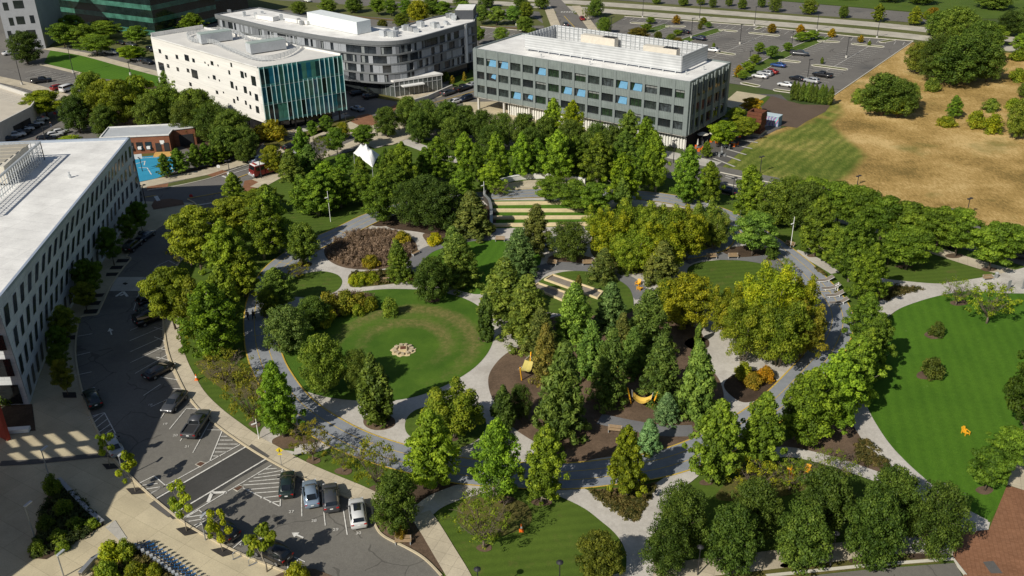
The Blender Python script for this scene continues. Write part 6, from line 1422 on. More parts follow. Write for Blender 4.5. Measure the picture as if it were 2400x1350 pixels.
grove('along the east road', 'trees along the east road', [
 ('round', 1818, 530, 425, 104, 'b'), ('round', 1878, 540, 430, 94, 'n'), ('ovate', 1908, 600, 455, 84, 'n'), ('locust', 1960, 525, 430, 110, 'd'), ('locust', 2010, 545, 440, 112, 'd'), ('locust', 2062, 560, 462, 112, 'd'), ('locust', 2115, 570, 478, 112, 'd'), ('locust', 2190, 590, 488, 112, 'd'), ('locust', 2238, 602, 494, 112, 'n'), ('locust', 2318, 634, 526, 118, 'n'), ('locust', 2370, 600, 530, 80, 'd'), ('locust', 1900, 500, 418, 100, 'd'), ('locust', 2150, 560, 485, 80, 'd'),
 ('locust', 2122, 632, 535, 126, 'd'), ('locust', 2080, 620, 545, 70, 'd'), ('ovate', 1988, 660, 500, 98, 'n'), ('ovate', 2020, 714, 570, 90, 'b'), ('ovate', 1950, 620, 530, 70, 'n'), ('ovate', 2020, 620, 520, 70, 'd'), ('bare', 2240, 716, 655, 82, 'n'), ('bare', 2312, 758, 668, 116, 'b'), ('shrub', 2194, 788, 757, 38, 'e'), ('shrub', 2183, 884, 844, 62, 'e'), ('round', 1855, 480, 415, 70, 'n')])
grove('on the shaded west walk', 'trees on the shaded west walk', [
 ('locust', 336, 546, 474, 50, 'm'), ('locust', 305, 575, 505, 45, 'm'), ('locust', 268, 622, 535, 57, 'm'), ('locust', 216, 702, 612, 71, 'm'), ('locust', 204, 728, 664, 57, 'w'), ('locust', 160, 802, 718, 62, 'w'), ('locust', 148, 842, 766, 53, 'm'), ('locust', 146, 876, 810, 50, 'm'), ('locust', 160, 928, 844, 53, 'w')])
grove('at the parking kerb', 'young trees along the parking kerb', [
 ('young', 257, 1092, 1008, 42, 'n'), ('young', 318, 1153, 1063, 54, 'y'), ('young', 438, 1245, 1138, 70, 'b'), ('young', 523, 1293, 1192, 58, 'y'), ('young', 626, 1340, 1236, 82, 'b')])
grove('in the round bush bed', 'bushes in the round bed', [
 ('shrub', 1740, 885, 852, 46, 'o'), ('shrub', 1794, 890, 862, 46, 'x'), ('shrub', 1762, 905, 876, 48, 'r')])
grove('beside the oval lawn', 'bushes beside the oval lawn', [
 ('shrub', 770, 735, 690, 60, 'w'), ('shrub', 810, 730, 686, 62, 'w'), ('shrub', 845, 725, 690, 50, 'w'), ('shrub', 870, 727, 698, 40, 'o'), ('shrub', 915, 740, 700, 44, 'g'), ('shrub', 760, 760, 715, 60, 'o'), ('shrub', 840, 738, 715, 32, 'n'), ('shrub', 1205, 784, 758, 30, 'n'), ('shrub', 850, 665, 640, 40, 'y'), ('shrub', 875, 664, 640, 36, 'y'), ('shrub', 830, 668, 645, 30, 'y'), ('shrub', 1020, 572, 548, 42, 'Y'), ('shrub', 945, 570, 545, 50, 'a'), ('shrub', 870, 625, 600, 46, 'a'), ('shrub', 1285, 985, 965, 24, 'd')])
grove('in the west plaza beds', 'bushes of the west plaza beds', [
 ('shrub', 128, 1160, 1118, 44, 'k'), ('shrub', 150, 1205, 1175, 48, 'k'), ('shrub', 110, 1240, 1212, 46, 'k'), ('shrub', 140, 1268, 1245, 44, 'k'), ('shrub', 182, 1240, 1216, 44, 'k'), ('shrub', 90, 1296, 1270, 46, 'k'), ('shrub', 218, 1236, 1218, 34, 'd'), ('shrub', 150, 1290, 1272, 36, 'd'),  # blackish tint puts the shade on this bed into the leaf colour
 ('shrub', 265, 1315, 1275, 60, 'y'), ('shrub', 300, 1310, 1270, 52, 'n'), ('shrub', 255, 1360, 1320, 60, 'n'), ('shrub', 320, 1355, 1320, 56, 'o'), ('shrub', 365, 1355, 1325, 40, 'o'), ('shrub', 30, 935, 890, 60, 'k'), ('shrub', 700, 1362, 1325, 60, 'o'), ('shrub', 940, 1265, 1235, 34, 'r')])
# prairie grasses, too many to count
def tufts(name, label, poly, n, h, mats, seed):
    P = gp(poly, True); rs = random.Random(seed); f = poly_dist(P)
    x0, x1, y0, y1 = min(p.x for p in P), max(p.x for p in P), min(p.y for p in P), max(p.y for p in P)
    cs = []
    tries = 0
    while len(cs) < n and tries < n * 60:
        tries += 1
        c = Vector((rs.uniform(x0, x1), rs.uniform(y0, y1), 0))
        if f(c) > 0.15: s = rs.uniform(0.25, 0.55); cs.append((c.x, c.y, h * 0.45 * rs.uniform(.7, 1.2), s, s, h * 0.5, 0.5 + rs.uniform(-.4, .4)))
    me = leaf_mesh(name, cs, n * 34, 0.13, mats, seed, elong=3.2, droop=-1.4, fill=0.6, upb=0.4)
    o = link(name, me, None, None, 'stuff'); tag(o, label, 'grass'); return o
LF_P = leaf('prairie_leaves', (0.12, 0.085, 0.055), (0.25, 0.175, 0.115), (0.38, 0.275, 0.185), 0.2, 0.02)
LF_G = leaf('grass_leaves', (0.045, 0.055, 0.012), (0.11, 0.105, 0.025), (0.22, 0.17, 0.05), 0.2, 0.02)
tufts('prairie_grass', 'brown dried prairie grass filling the oval bed inside the ring', [(765, 588), (785, 560), (830, 545), (900, 542), (945, 552), (970, 577), (965, 600), (935, 617), (880, 628), (810, 624), (775, 608)], 620, 1.1, LF_P, 5)
tufts('bed_grass', 'low olive plants in the strip bed beside the bench north of the oval lawn', [(822, 645), (880, 637), (960, 636), (1000, 645), (990, 664), (920, 664), (840, 671)], 150, 0.8, LF_G, 6)
tufts('bed_grass', 'tawny grasses in the triangular bed by the crescent path', [(2062, 668), (2100, 671), (2150, 674), (2165, 681), (2120, 692), (2070, 708)], 90, 0.7, LF_G, 7)
tufts('bed_grass', 'dry low plants in the triangular bed at the path fork', [(1372, 1153), (1440, 1150), (1540, 1132), (1530, 1155), (1500, 1215), (1480, 1225), (1440, 1200)], 170, 0.45, LF_G, 8)
tufts('bed_grass', 'scattered low plants in the soil bed beside the long lawn path', [(2000, 1040), (2040, 1035), (2110, 1110), (2120, 1128), (2060, 1105), (2010, 1075)], 90, 0.5, LF_G, 9)
tufts('bed_grass', 'dark low planting in the triangular bed of the west plaza', [(120, 1135), (150, 1140), (235, 1230), (110, 1305), (75, 1300), (95, 1200)], 260, 0.8, leaf('ivy_leaves', (0.015, 0.028, 0.006), (0.035, 0.055, 0.012), (0.08, 0.10, 0.022), 0.15, 0.02), 10)
tufts('bed_grass', 'mixed low planting in the bed behind the parked blue bicycles', [(215, 1345), (260, 1290), (310, 1280), (400, 1350), (420, 1380), (210, 1380)], 200, 0.8, LF_G, 11)
tufts('bed_grass', 'tawny shrubby grass on the brown bed north west of the oval lawn', [(745, 720), (790, 695), (850, 690), (880, 705), (860, 728), (790, 745), (755, 760)], 240, 1.3, LF_P, 12)
tufts('bed_grass', 'low green planting beside the seats on the east of the ring', [(1905, 626), (1935, 645), (1965, 700), (1995, 760), (1985, 735), (1950, 665)], 60, 0.4, LF_G, 13)
# ------------------------------------------------------------------ cars
M_PAINT = carpaint()
M_TYRE = plain('tyre', (0.018, 0.018, 0.018), 0.85)
M_RIM = plain('rim', (0.40, 0.41, 0.42), 0.3, 0.7)
M_CGLASS = glass('car_glass', (0.012, 0.015, 0.018), 0.05, 1.0, 0.3, 0.6)
M_TAIL = plain('tail_lamp', (0.42, 0.012, 0.010), 0.25)
M_HEAD = plain('head_lamp', (0.75, 0.76, 0.78), 0.15)
def loft(secs):
    m = MB(); k = len(secs[0])
    for s in secs: m.v += [tuple(p) for p in s]
    for i in range(len(secs) - 1):
        for j in range(k):
            a_, b_ = i * k + j, i * k + (j + 1) % k; m.f.append((a_, b_, b_ + k, a_ + k))
    m.f.append(tuple(range(k))); m.f.append(tuple((len(secs) - 1) * k + j for j in reversed(range(k)))); return m
CAR = {  # length, width, belt stations (x, low, belt, half width), cabin stations (x, roof, half width at roof), windscreen/rear x
 'sedan': (4.75, 1.84, [(-2.37, .42, .80, .66), (-2.30, .30, .96, .80), (-1.7, .26, 1.00, .90), (-.6, .24, .98, .92), (.6, .24, .97, .92), (1.2, .24, .95, .91), (1.9, .26, .84, .86), (2.28, .30, .72, .76), (2.37, .40, .60, .62)], [(-1.95, .98, .60), (-1.05, 1.40, .56), (-.3, 1.46, .58), (.35, 1.42, .57), (1.25, .95, .62)]),
 'suv': (4.75, 1.92, [(-2.37, .48, 1.0, .72), (-2.32, .36, 1.12, .86), (-1.7, .32, 1.13, .94), (-.6, .30, 1.11, .96), (.6, .30, 1.10, .96), (1.2, .30, 1.08, .95), (1.95, .32, 1.00, .90), (2.3, .36, .86, .80), (2.37, .46, .72, .68)], [(-2.28, 1.12, .72), (-1.85, 1.62, .64), (-.9, 1.72, .66), (.2, 1.68, .65), (1.25, 1.08, .70)]),
 'van': (5.2, 2.0, [(-2.6, .45, 1.2, .86), (-2.55, .36, 1.25, .96), (-1.0, .34, 1.24, .99), (1.2, .34, 1.2, .99), (2.2, .36, 1.05, .92), (2.55, .40, .85, .80), (2.6, .5, .7, .7)], [(-2.56, 1.24, .90), (-2.5, 2.05, .82), (.3, 2.1, .84), (.95, 2.0, .82), (1.95, 1.1, .80)]),
 'pickup': (5.85, 2.0, [(-2.92, .55, 1.02, .90), (-2.86, .45, 1.12, .97), (-1.5, .40, 1.12, .99), (0, .38, 1.12, .99), (1.3, .38, 1.14, .99), (2.3, .42, 1.10, .96), (2.85, .48, .95, .86), (2.92, .56, .80, .74)], [(-.85, 1.12, .76), (-.68, 1.78, .68), (.1, 1.86, .70), (.7, 1.82, .69), (1.55, 1.13, .74)])}
_carp = {}
def car_parts(kind):
    if kind in _carp: return _carp[kind]
    L_, Wd, belt, cab = CAR[kind]; P = []
    S = []
    for x, lo, be, hw in belt:
        S.append([(x, -hw * .9, lo), (x, -hw, lo + .16), (x, -hw, lo + (be - lo) * .6), (x, -hw * .93, be - .03), (x, -hw * .75, be + .015), (x, 0, be + .04), (x, hw * .75, be + .015), (x, hw * .93, be - .03), (x, hw, lo + (be - lo) * .6), (x, hw, lo + .16), (x, hw * .9, lo)])
    P.append(('body', loft(S).mesh('body', True), M_PAINT, ()))
    def be_at(x):
        for (x0, l0, b0, w0), (x1, l1, b1, w1) in zip(belt, belt[1:]):
            if x0 <= x <= x1: f = (x - x0) / (x1 - x0); return b0 + (b1 - b0) * f, w0 + (w1 - w0) * f
        return belt[0][2], belt[0][3]
    S = []
    for i, (x, ro, rw) in enumerate(cab):
        be, hw = be_at(x); be -= .05; ends = i in (0, len(cab) - 1)
        if ends: S.append([(x, -rw * 1.12, be), (x, -rw, be + .03), (x, 0, be + .06), (x, rw, be + .03), (x, rw * 1.12, be)])
        else: S.append([(x, -hw * .93, be), (x, -rw, ro - .06), (x, 0, ro), (x, rw, ro - .06), (x, hw * .93, be)])
    P.append(('cabin', loft(S).mesh('cabin', True), M_PAINT, ()))
    def quad(a_, b_, c, d, push):
        q = [Vector(v) for v in (a_, b_, c, d)]; n_ = (q[1] - q[0]).cross(q[3] - q[0]).normalized() * push
        cen = sum(q, Vector()) / 4
        return MB().poly([cen + (v - cen) * 0.93 + n_ for v in q]) 
    f0, f1 = S[-1], S[-2]; b0, b1 = S[0], S[1]
    P.append(('windscreen', quad((f0[1][0] - .02, -f0[3][1] * .95, f0[1][2] + .03), (f0[1][0] - .02, f0[3][1] * .95, f0[1][2] + .03), (f1[1][0] + .12, f1[3][1] * .95, f1[1][2]), (f1[1][0] + .12, -f1[3][1] * .95, f1[1][2]), .035).mesh('windscreen'), M_CGLASS, ()))
    P.append(('rear_window', quad((b0[1][0] + .04, b0[3][1] * .92, b0[1][2] + .10), (b0[1][0] + .04, -b0[3][1] * .92, b0[1][2] + .10), (b1[1][0] - .06, -b1[3][1] * .92, b1[1][2] - .01), (b1[1][0] - .06, b1[3][1] * .92, b1[1][2] - .01), .04).mesh('rear_window'), M_CGLASS, ()))
    for s in (-1, 1):
        m = MB(); lo_, hi_ = [], []
        for k, sec in enumerate(S[1:-1]):
            a_, b_ = Vector(sec[0 if s < 0 else 4]), Vector(sec[1 if s < 0 else 3]); lo_.append(a_.lerp(b_, .22)); hi_.append(a_.lerp(b_, .9))
        e = Vector(f0[0 if s < 0 else 4]); tip = e.lerp(lo_[-1], .35) + Vector((0, 0, .08))
        out = Vector((0, s * .03, .004)); pts = [p + out for p in lo_] + [tip + out] + [p + out for p in reversed(hi_)]
        m.poly(pts); P.append(('side_window', m.mesh('side_window'), M_CGLASS, ()))
    tw = MB().lathe([(0.0, -.11), (.33, -.11), (.35, -.06), (.35, .06), (.33, .11), (0.0, .11)], 14); tw.v = [(x, z, y) for x, y, z in tw.v]
    tm = tw.mesh('tyre', True); rm = MB().lathe([(0, -.118), (.21, -.118), (.22, -.10), (.22, .10), (.21, .118), (0, .118)], 10); rm.v = [(x, z, y) for x, y, z in rm.v]; rmm = rm.mesh('rim')
    wx = L_ * .295
    for x in (-wx, wx * 1.02):
        for s in (-1, 1): P.append(('wheel', tm, M_TYRE, (x, s * (Wd / 2 - .10), .35), rmm))
    bx, fx = belt[0], belt[-1]
    for s in (-1, 1):
        P.append(('tail_light', MB().box((belt[1][0] - .01, s * belt[1][3] * .80, belt[1][2] - .16), (.10, .30, .16)).mesh('tail_light'), M_TAIL, ()))
        P.append(('headlight', MB().box((belt[-2][0] - .03, s * belt[-2][3] * .82, belt[-2][2] - .06), (.16, .28, .12)).mesh('headlight'), M_HEAD, ()))
        P.append(('mirror', MB().box((cab[-1][0] - .45, s * (Wd / 2 + .08), be_at(cab[-1][0])[0] + .08), (.14, .22, .14)).mesh('mirror'), M_BLACK, ()))
    P.append(('number_plate', MB().box((bx[0] - .01, 0, bx[2] - .12), (.03, .34, .13)).mesh('number_plate'), M_WHITE_P, ()))
    if kind == 'pickup':
        P.append(('bed_floor', MB().box((-1.88, 0, 1.155), (1.85, 1.5, .03)).mesh('bed_floor'), M_DARK, ()))
        rl = MB()
        for s in (-1, 1): rl.box((-1.88, s * .86, 1.22), (1.95, .16, .22))
        P.append(('bed_side', rl.box((-2.84, 0, 1.18), (.1, 1.6, .2)).mesh('bed_side'), M_PAINT, ()))
    if kind == 'suv':
        P.append(('sunroof', MB().box((-.25, 0, 1.708), (1.25, .78, .03)).mesh('sunroof'), M_CGLASS, ()))
    _carp[kind] = P; return P
def car(name, label, kind, rear, front, color, group=None, lite=False):
    a_, b_ = at(*rear), at(*front); d = b_ - a_; c = (a_ + b_) / 2; t = thing(name, label, 'pickup truck' if kind == 'pickup' else 'van' if kind == 'van' else 'car', (c.x, c.y, 0.06), math.atan2(d.y, d.x), group)
    for p in car_parts(kind):
        if lite and p[0] in ('mirror', 'number_plate', 'sunroof', 'headlight'): continue
        if p[0] == 'sunroof' and sum(color) < 0.3: continue
        o = link(p[0], p[1], None, t)
        if not p[1].materials: p[1].materials.append(p[2])
        if p[3]: o.location = p[3]
        o.color = (*color, 1)
        if len(p) > 4 and not lite:
            if not p[4].materials: p[4].materials.append(M_RIM)
            link('rim', p[4], None, o)
    return t
WHT, SLV, BLK, GRY, NAV, LBL, DGR, RED_, BLU = (.74, .74, .73), (.45, .46, .47), (.012, .012, .014), (.075, .078, .085), (.012, .02, .045), (.24, .31, .40), (.02, .035, .032), (.28, .02, .015), (.02, .07, .24)
GN = 'cars parked along the round parking street'
for a_ in [('white suv with dark glass roof, parked nearest the pale kerb corner', 'suv', (843, 1243), (836, 1185), WHT), ('dark grey hatchback between the pale blue sedan and the white suv', 'suv', (778, 1196), (775, 1158), GRY), ('pale blue sedan second from the striped zone', 'sedan', (733, 1190), (727, 1143), LBL), ('dark green sedan parked next to the striped zone', 'sedan', (673, 1166), (676, 1123), DGR),
 ('grey pickup truck with an open dark bed, parked at the kerb', 'pickup', (447, 1029), (479, 980), GRY), ('dark grey sedan with sun glinting on it, by the pickup', 'sedan', (424, 935), (397, 966), GRY), ('black sedan in the lit wedge of the parking street', 'sedan', (352, 889), (396, 864), (.02, .02, .025)),
 ('black van nosed in under the trees, lowest of three', 'van', (335, 762), (376, 746), BLK), ('dark car, middle of three parked under the trees', 'sedan', (340, 737), (376, 723), DGR), ('dark suv, uppermost of three parked under the trees', 'suv', (340, 716), (375, 704), BLK),
 ('dark blue sedan at the shaded west kerb, upper one', 'sedan', (327, 570), (357, 549), NAV), ('black suv at the shaded west kerb behind the dark blue sedan', 'suv', (297, 596), (327, 571), BLK), ('silver blue car half hidden under the olive trees', 'sedan', (412, 588), (436, 574), LBL), ('black car half hidden under the trees, farther up the street', 'suv', (420, 573), (442, 560), BLK),
 ('silver car beneath the trees at the street corner', 'sedan', (532, 492), (553, 478), SLV), ('dark green suv in shade beside the striped bay', 'suv', (228, 962), (211, 926), DGR), ('silver sedan behind the young tree at the west kerb', 'sedan', (277, 1070), (258, 1037), SLV),
 ('black suv behind the golden sapling at the kerb', 'suv', (541, 1264), (500, 1240), BLK), ('black suv behind the green sapling at the kerb, lowest', 'suv', (662, 1316), (618, 1294), (.016, .016, .018))]:
    car('parked_car', *a_, GN)
GN = 'cars on the streets north of the park'
for a_ in [('black sedan parked beyond the yellow tree and fire truck', 'sedan', (666, 354), (698, 343), BLK), ('pale blue car parked beyond the fire truck', 'sedan', (598, 382), (614, 375), LBL), ('white car under the dark trees right of the black sedan', 'sedan', (690, 372), (705, 366), WHT), ('silver blue car by the corner of the glass hall', 'sedan', (850, 263), (826, 256), LBL),
 ('dark car in shade below the hotel, left one', 'suv', (826, 225), (850, 221), BLK), ('dark car in shade below the hotel, right one', 'suv', (856, 233), (882, 228), BLK), ('dark grey suv on the street by the office corner, left one', 'suv', (1036, 227), (1064, 218), GRY), ('black pickup truck on the street by the office corner', 'pickup', (1068, 218), (1100, 207), BLK),
 ('navy car on the far lane by the office corner', 'suv', (1105, 232), (1078, 241), NAV), ('white car on the far lane by the office corner', 'sedan', (1078, 240), (1052, 247), WHT), ('dark grey car driving on the far cross street', 'suv', (1328, 68), (1322, 56), GRY), ('red car with dark roof on the far cross street', 'sedan', (1361, 42), (1368, 52), RED_), ('silver car at the office edge on the street', 'sedan', (1098, 206), (1120, 199), SLV)]:
    car('street_car', *a_, GN, True)
GN = 'cars in the upper left lots'
for a_ in [('black pickup truck in the half empty lot', 'pickup', (80, 196), (116, 192), BLK), ('dark red car beside the white van', 'suv', (128, 213), (150, 208), RED_), ('white van in the half empty lot', 'van', (150, 217), (172, 210), WHT), ('white pickup truck in the row beyond the mown lawn', 'pickup', (248, 125), (274, 128), WHT), ('silver car in the row beyond the mown lawn', 'sedan', (308, 140), (330, 144), SLV), ('black suv in the row beyond the mown lawn', 'suv', (336, 148), (358, 152), BLK), ('dark car across the street from the white pickup', 'sedan', (272, 102), (295, 106), BLK), ('black car across the street, right of the dark car', 'sedan', (298, 106), (318, 110), GRY), ('black suv at the left end of the white block', 'suv', (346, 117), (362, 123), BLK), ('white car beneath the dark round tree, far left', 'sedan', (15, 130), (32, 127), WHT), ('white car by the dark glass block', 'sedan', (712, 2), (728, 7), WHT)]:
    car('parked_car', *a_, GN, True)
rs = random.Random(5)
for i, (x, y, c) in enumerate([(93, 287, 'white'), (82, 297, 'white'), (72, 304, 'black'), (58, 310, 'white'), (50, 318, 'black'), (38, 324, 'white'), (18, 333, 'black'), (140, 316, 'white'), (126, 323, 'white'), (112, 333, 'black'), (98, 343, 'grey')]):
    car('parked_car', f"{c} car, {ordn(i % 7 + 1)} from the right in the {'left' if i < 7 else 'right'} row by the parking deck", 'suv' if i in (5, 9, 4) else 'sedan', (x - 14, y + 1), (x + 14, y - 4), {'white': WHT, 'black': BLK, 'grey': GRY}[c], 'cars beside the parking deck', True)
GN = 'cars in the big car park'
for a_ in [('navy suv near the green median, far part', 'suv', (1652, 96), (1624, 93), NAV), ('white car just behind the roof screen', 'sedan', (1616, 107), (1594, 104), WHT), ('dark car under the trees behind the roof screen', 'sedan', (1612, 80), (1594, 77), BLK), ('white sedan by the tiny column tree', 'sedan', (1682, 123), (1657, 120), WHT), ('dark grey pickup truck at the green median', 'pickup', (1856, 129), (1890, 132), GRY), ('bright blue car at the green median', 'sedan', (1838, 159), (1809, 155), BLU), ('dark red car beside two white cars', 'sedan', (1816, 174), (1796, 170), RED_), ('black and white suv between red and white cars', 'suv', (1804, 179), (1780, 175), SLV), ('white car at the blue marked bay', 'sedan', (1794, 185), (1767, 181), WHT), ('black pickup truck alone in the bays', 'pickup', (1946, 184), (1908, 178), BLK), ('dark car behind the hedge, left one', 'sedan', (1880, 191), (1855, 186), BLK), ('grey suv behind the hedge, right one', 'suv', (1914, 197), (1888, 192), SLV), ('pale blue car at the left end of the hedge', 'sedan', (1854, 205), (1828, 201), WHT)]:
    car('parked_car', *a_, GN, True)
GN = 'cars on the east road'
for a_ in [('dark blue car between trees near the lamp', 'sedan', (1716, 456), (1690, 449), NAV), ('white car at the right edge of the photo', 'sedan', (2368, 548), (2408, 557), WHT), ('white van half hidden behind the road trees', 'van', (2246, 520), (2212, 512), WHT), ('blue car glimpsed beneath the road trees', 'sedan', (2225, 580), (2195, 572), NAV), ('silver car glimpsed through the road trees', 'sedan', (2026, 476), (1998, 470), SLV), ('dark suv at the right edge below the white car', 'suv', (2420, 612), (2388, 604), GRY)]:
    car('street_car', *a_, GN, True)

# fire engine
def fire_engine():
    a_, b_ = at(662, 398), at(603, 414); d = b_ - a_; c = (a_ + b_) / 2
    t = thing('fire_engine', 'red fire engine with white cab roof parked under the yellow tree', 'fire truck', (c.x, c.y, 0.06), math.atan2(d.y, d.x))
    R2 = plain('engine_red', (0.17, 0.014, 0.011), 0.35)
    loft([[(x, -w, z0), (x, -w, z1), (x, w, z1), (x, w, z0)] for x, w, z0, z1 in ((1.6, 1.22, .6, 2.7), (2.0, 1.24, .55, 2.75), (3.9, 1.24, .55, 2.7), (4.3, 1.2, .6, 1.6))]).build('cab', R2, t)
    MB().box((2.7, 0, 2.8), (2.4, 2.3, .16)).build('cab_roof', M_WHITE_P, t)
    ws = MB().poly([(4.32, -1.1, 1.5), (4.32, 1.1, 1.5), (3.98, 1.1, 2.6), (3.98, -1.1, 2.6)]).build('windscreen', M_CGLASS, t)
    for s in (-1, 1):
        for x in (2.2, 3.3): MB().box((x, s * 1.245, 2.05), (.8, .03, .8)).build('side_window', M_CGLASS, t)
        for x in (-3.0, -1.8, 3.0):
            w = MB().lathe([(0, -.16), (.48, -.16), (.52, 0), (.48, .16), (0, .16)], 14); w.v = [(p[0], p[2], p[1]) for p in w.v]; o = w.build('wheel', M_TYRE, t); o.location = (x, s * 1.08, .52)
        MB().box((-1.2, s * 1.255, 1.5), (4.6, .03, .22)).build('stripe', M_WHITE_P, t)
        MB().box((4.2, s * .9, .95), (.3, .4, .25)).build('headlight', M_HEAD, t)
    MB().box((-1.4, 0, 1.45), (5.6, 2.46, 1.7)).build('body', R2, t)
    MB().box((-1.4, 0, .75), (5.4, 2.3, .5)).build('chassis', M_BLACK, t)
    ld = MB()
    for s in (-.35, .35): ld.box((-1.6, s, 2.5), (6.6, .1, .16))
    for k in range(12): ld.box((-4.7 + k * .56, 0, 2.5), (.06, .6, .08))
    ld.build('ladder', M_SILVER, t); MB().box((4.45, 0, .7), (.3, 2.4, .35)).build('bumper', M_SILVER, t); MB().box((3.4, 0, 2.97), (.4, 1.6, .18)).build('light_bar', M_RED, t)
fire_engine()

# ------------------------------------------------------------------ lamps, poles, signs
def lamp(px, py, ty, style, label, group):
    g = at(px, py); h = height_over(g, ty); t = thing({'modern': 'path_light', 'twin': 'street_lamp', 'lot': 'lot_light', 'single': 'post_lamp', 'disc': 'street_lamp'}[style], label, 'lamp', tuple(g), 0.6, group)
    if style == 'modern':
        MB().tube([(0, 0, 0), (0, 0, h)], [.06, .05], 8).build('pole', M_WHITE_P, t); MB().box((-.3, 0, h * .80), (.7, .18, .1)).build('lamp_head', M_WHITE_P, t)
    elif style == 'twin':
        MB().tube([(0, 0, 0), (0, 0, h - .2)], [.10, .06], 8).build('pole', M_BLACK, t)
        for s in (-1, 1):
            q = MB().tube([(0, 0, h - .5), (s * .35, 0, h - .15)], .03, 6).build('arm', M_BLACK, t); MB().lathe([(0.03, .16), (.36, 0), (.34, -.06), (0.0, -.06)], 12, (s * .42, 0, h - .1)).build('lamp_head', M_BLACK, q)
    elif style == 'disc':
        MB().tube([(0, 0, 0), (0, 0, h - .1)], [.08, .05], 8).build('pole', M_BLACK, t); MB().lathe([(0.03, .2), (.16, .16), (.36, .02), (.36, -.03), (0.0, -.05)], 14, (0, 0, h - .1)).build('lamp_head', M_BLACK, t)
    elif style == 'lot':
        MB().tube([(0, 0, .6), (0, 0, h)], [.11, .08], 8).build('pole', M_BLACK, t); MB().lathe([(.34, 0), (.32, .8), (0, .8)], 10).build('base', M_CONCW, t)
        MB().box((.5, 0, h), (1.5, .4, .12)).build('lamp_head', M_BLACK, t)
    else:
        MB().tube([(0, 0, 0), (0, 0, h)], [.08, .06], 8).build('pole', M_STEEL, t); MB().box((.35, .1, h), (.95, .3, .12), .6).build('lamp_head', M_SILVER, t)
    return t
def lamps(style, where, group, spots):
    for i, (x, y, ty) in enumerate(sorted(spots)):
        lamp(x, y, ty, style, f"{ {'modern': 'slim white path light', 'twin': 'black twin headed street lamp', 'lot': 'tall dark lot light', 'single': 'grey single arm lamp', 'disc': 'black disc headed lamp'}[style]}, {ordn(i + 1)} from left {where}", group)
lamps('modern', 'by the ring track', 'white path lights', [(1852, 584, 508), (1733, 520, 494), (1972, 634, 606), (1962, 686, 662), (2001, 782, 752), (607, 1029, 982), (669, 590, 520), (585, 668, 610), (775, 520, 448), (1135, 470, 425), (1660, 505, 470)])
lamps('twin', 'along the streets', 'black street lamps', [(2009, 434, 411), (1781, 408, 366), (2264, 508, 464), (1578, 382, 328), (1716, 470, 416), (342, 480, 433), (537, 398, 375), (811, 288, 265), (885, 320, 300), (613, 418, 372)])
lamps('disc', 'along the south edge', 'black disc lamps', [(1635, 1348, 1280), (1945, 1330, 1248), (1311, 1400, 1316), (1122, 1420, 1332)])
lamps('lot', 'in the upper lots', 'tall lot lights', [(1983, 136, 88), (1734, 104, 58), (1854, 118, 73), (1620, 89, 43), (1892, 188, 140), (1757, 140, 120), (1639, 48, 6), (1768, 61, 16), (1914, 73, 33), (2055, 90, 50), (172, 171, 108), (52, 199, 126), (180, 196, 172), (306, 176, 146), (1506, 42, 0), (1432, 84, 40), (108, 335, 298), (1210, 60, 16)])
lamps('single', 'at the parking kerb', 'grey parking lamps', [(291, 1120, 1067), (482, 1266, 1211), (150, 1352, 1300), (118, 1126, 1054), (84, 1268, 1185)])
def sign(px, py, ty, kind, label):
    g = at(px, py); h = height_over(g, ty); t = thing('road_sign', label, 'sign', tuple(g), 0.0); MB().tube([(0, .03, 0), (0, .03, h)], .035, 6).build('post', M_STEEL, t)
    if kind == 'walk':
        MB().poly([(0, 0, h - .9), (.46, 0, h - .45), (0, 0, h), (-.46, 0, h - .45)]).build('panel', plain('sign_yellow', (.72, .55, .02), .5), t)
        p = MB(); p.box((0, -.02, h - .45), (.10, .01, .22)); p.lathe([(0, -.05), (.05, 0), (0, .05)], 6, (0, -.02, h - .26)); p.box((-.06, -.02, h - .63), (.05, .01, .2)); p.box((.06, -.02, h - .63), (.05, .01, .2)); p.build('walker_symbol', M_BLACK, t)
        MB().box((0, 0, h - 1.05), (.5, .02, .22)).build('arrow_plate', plain('sign_yellow', (.72, .55, .02)), t)
    else:
        mt = M_WHITE_P if kind == 'back' else plain('sign_red', (.5, .03, .03), .5)
        MB().poly([(.4 * math.cos(math.pi / 8 + k * math.pi / 4), 0, h - .4 + .4 * math.sin(math.pi / 8 + k * math.pi / 4)) for k in range(8)]).build('panel', mt, t)
sign(660, 1091, 1048, 'walk', 'yellow pedestrian crossing sign on a post by the kerb walk'); sign(514, 405, 386, 'back', 'pale octagonal sign back beside the brick kerb bed'); sign(448, 462, 455, 'stop', 'red sign low by the shaded street corner'); sign(131, 278, 262, 'stop', 'red and white sign in the garage lot island')

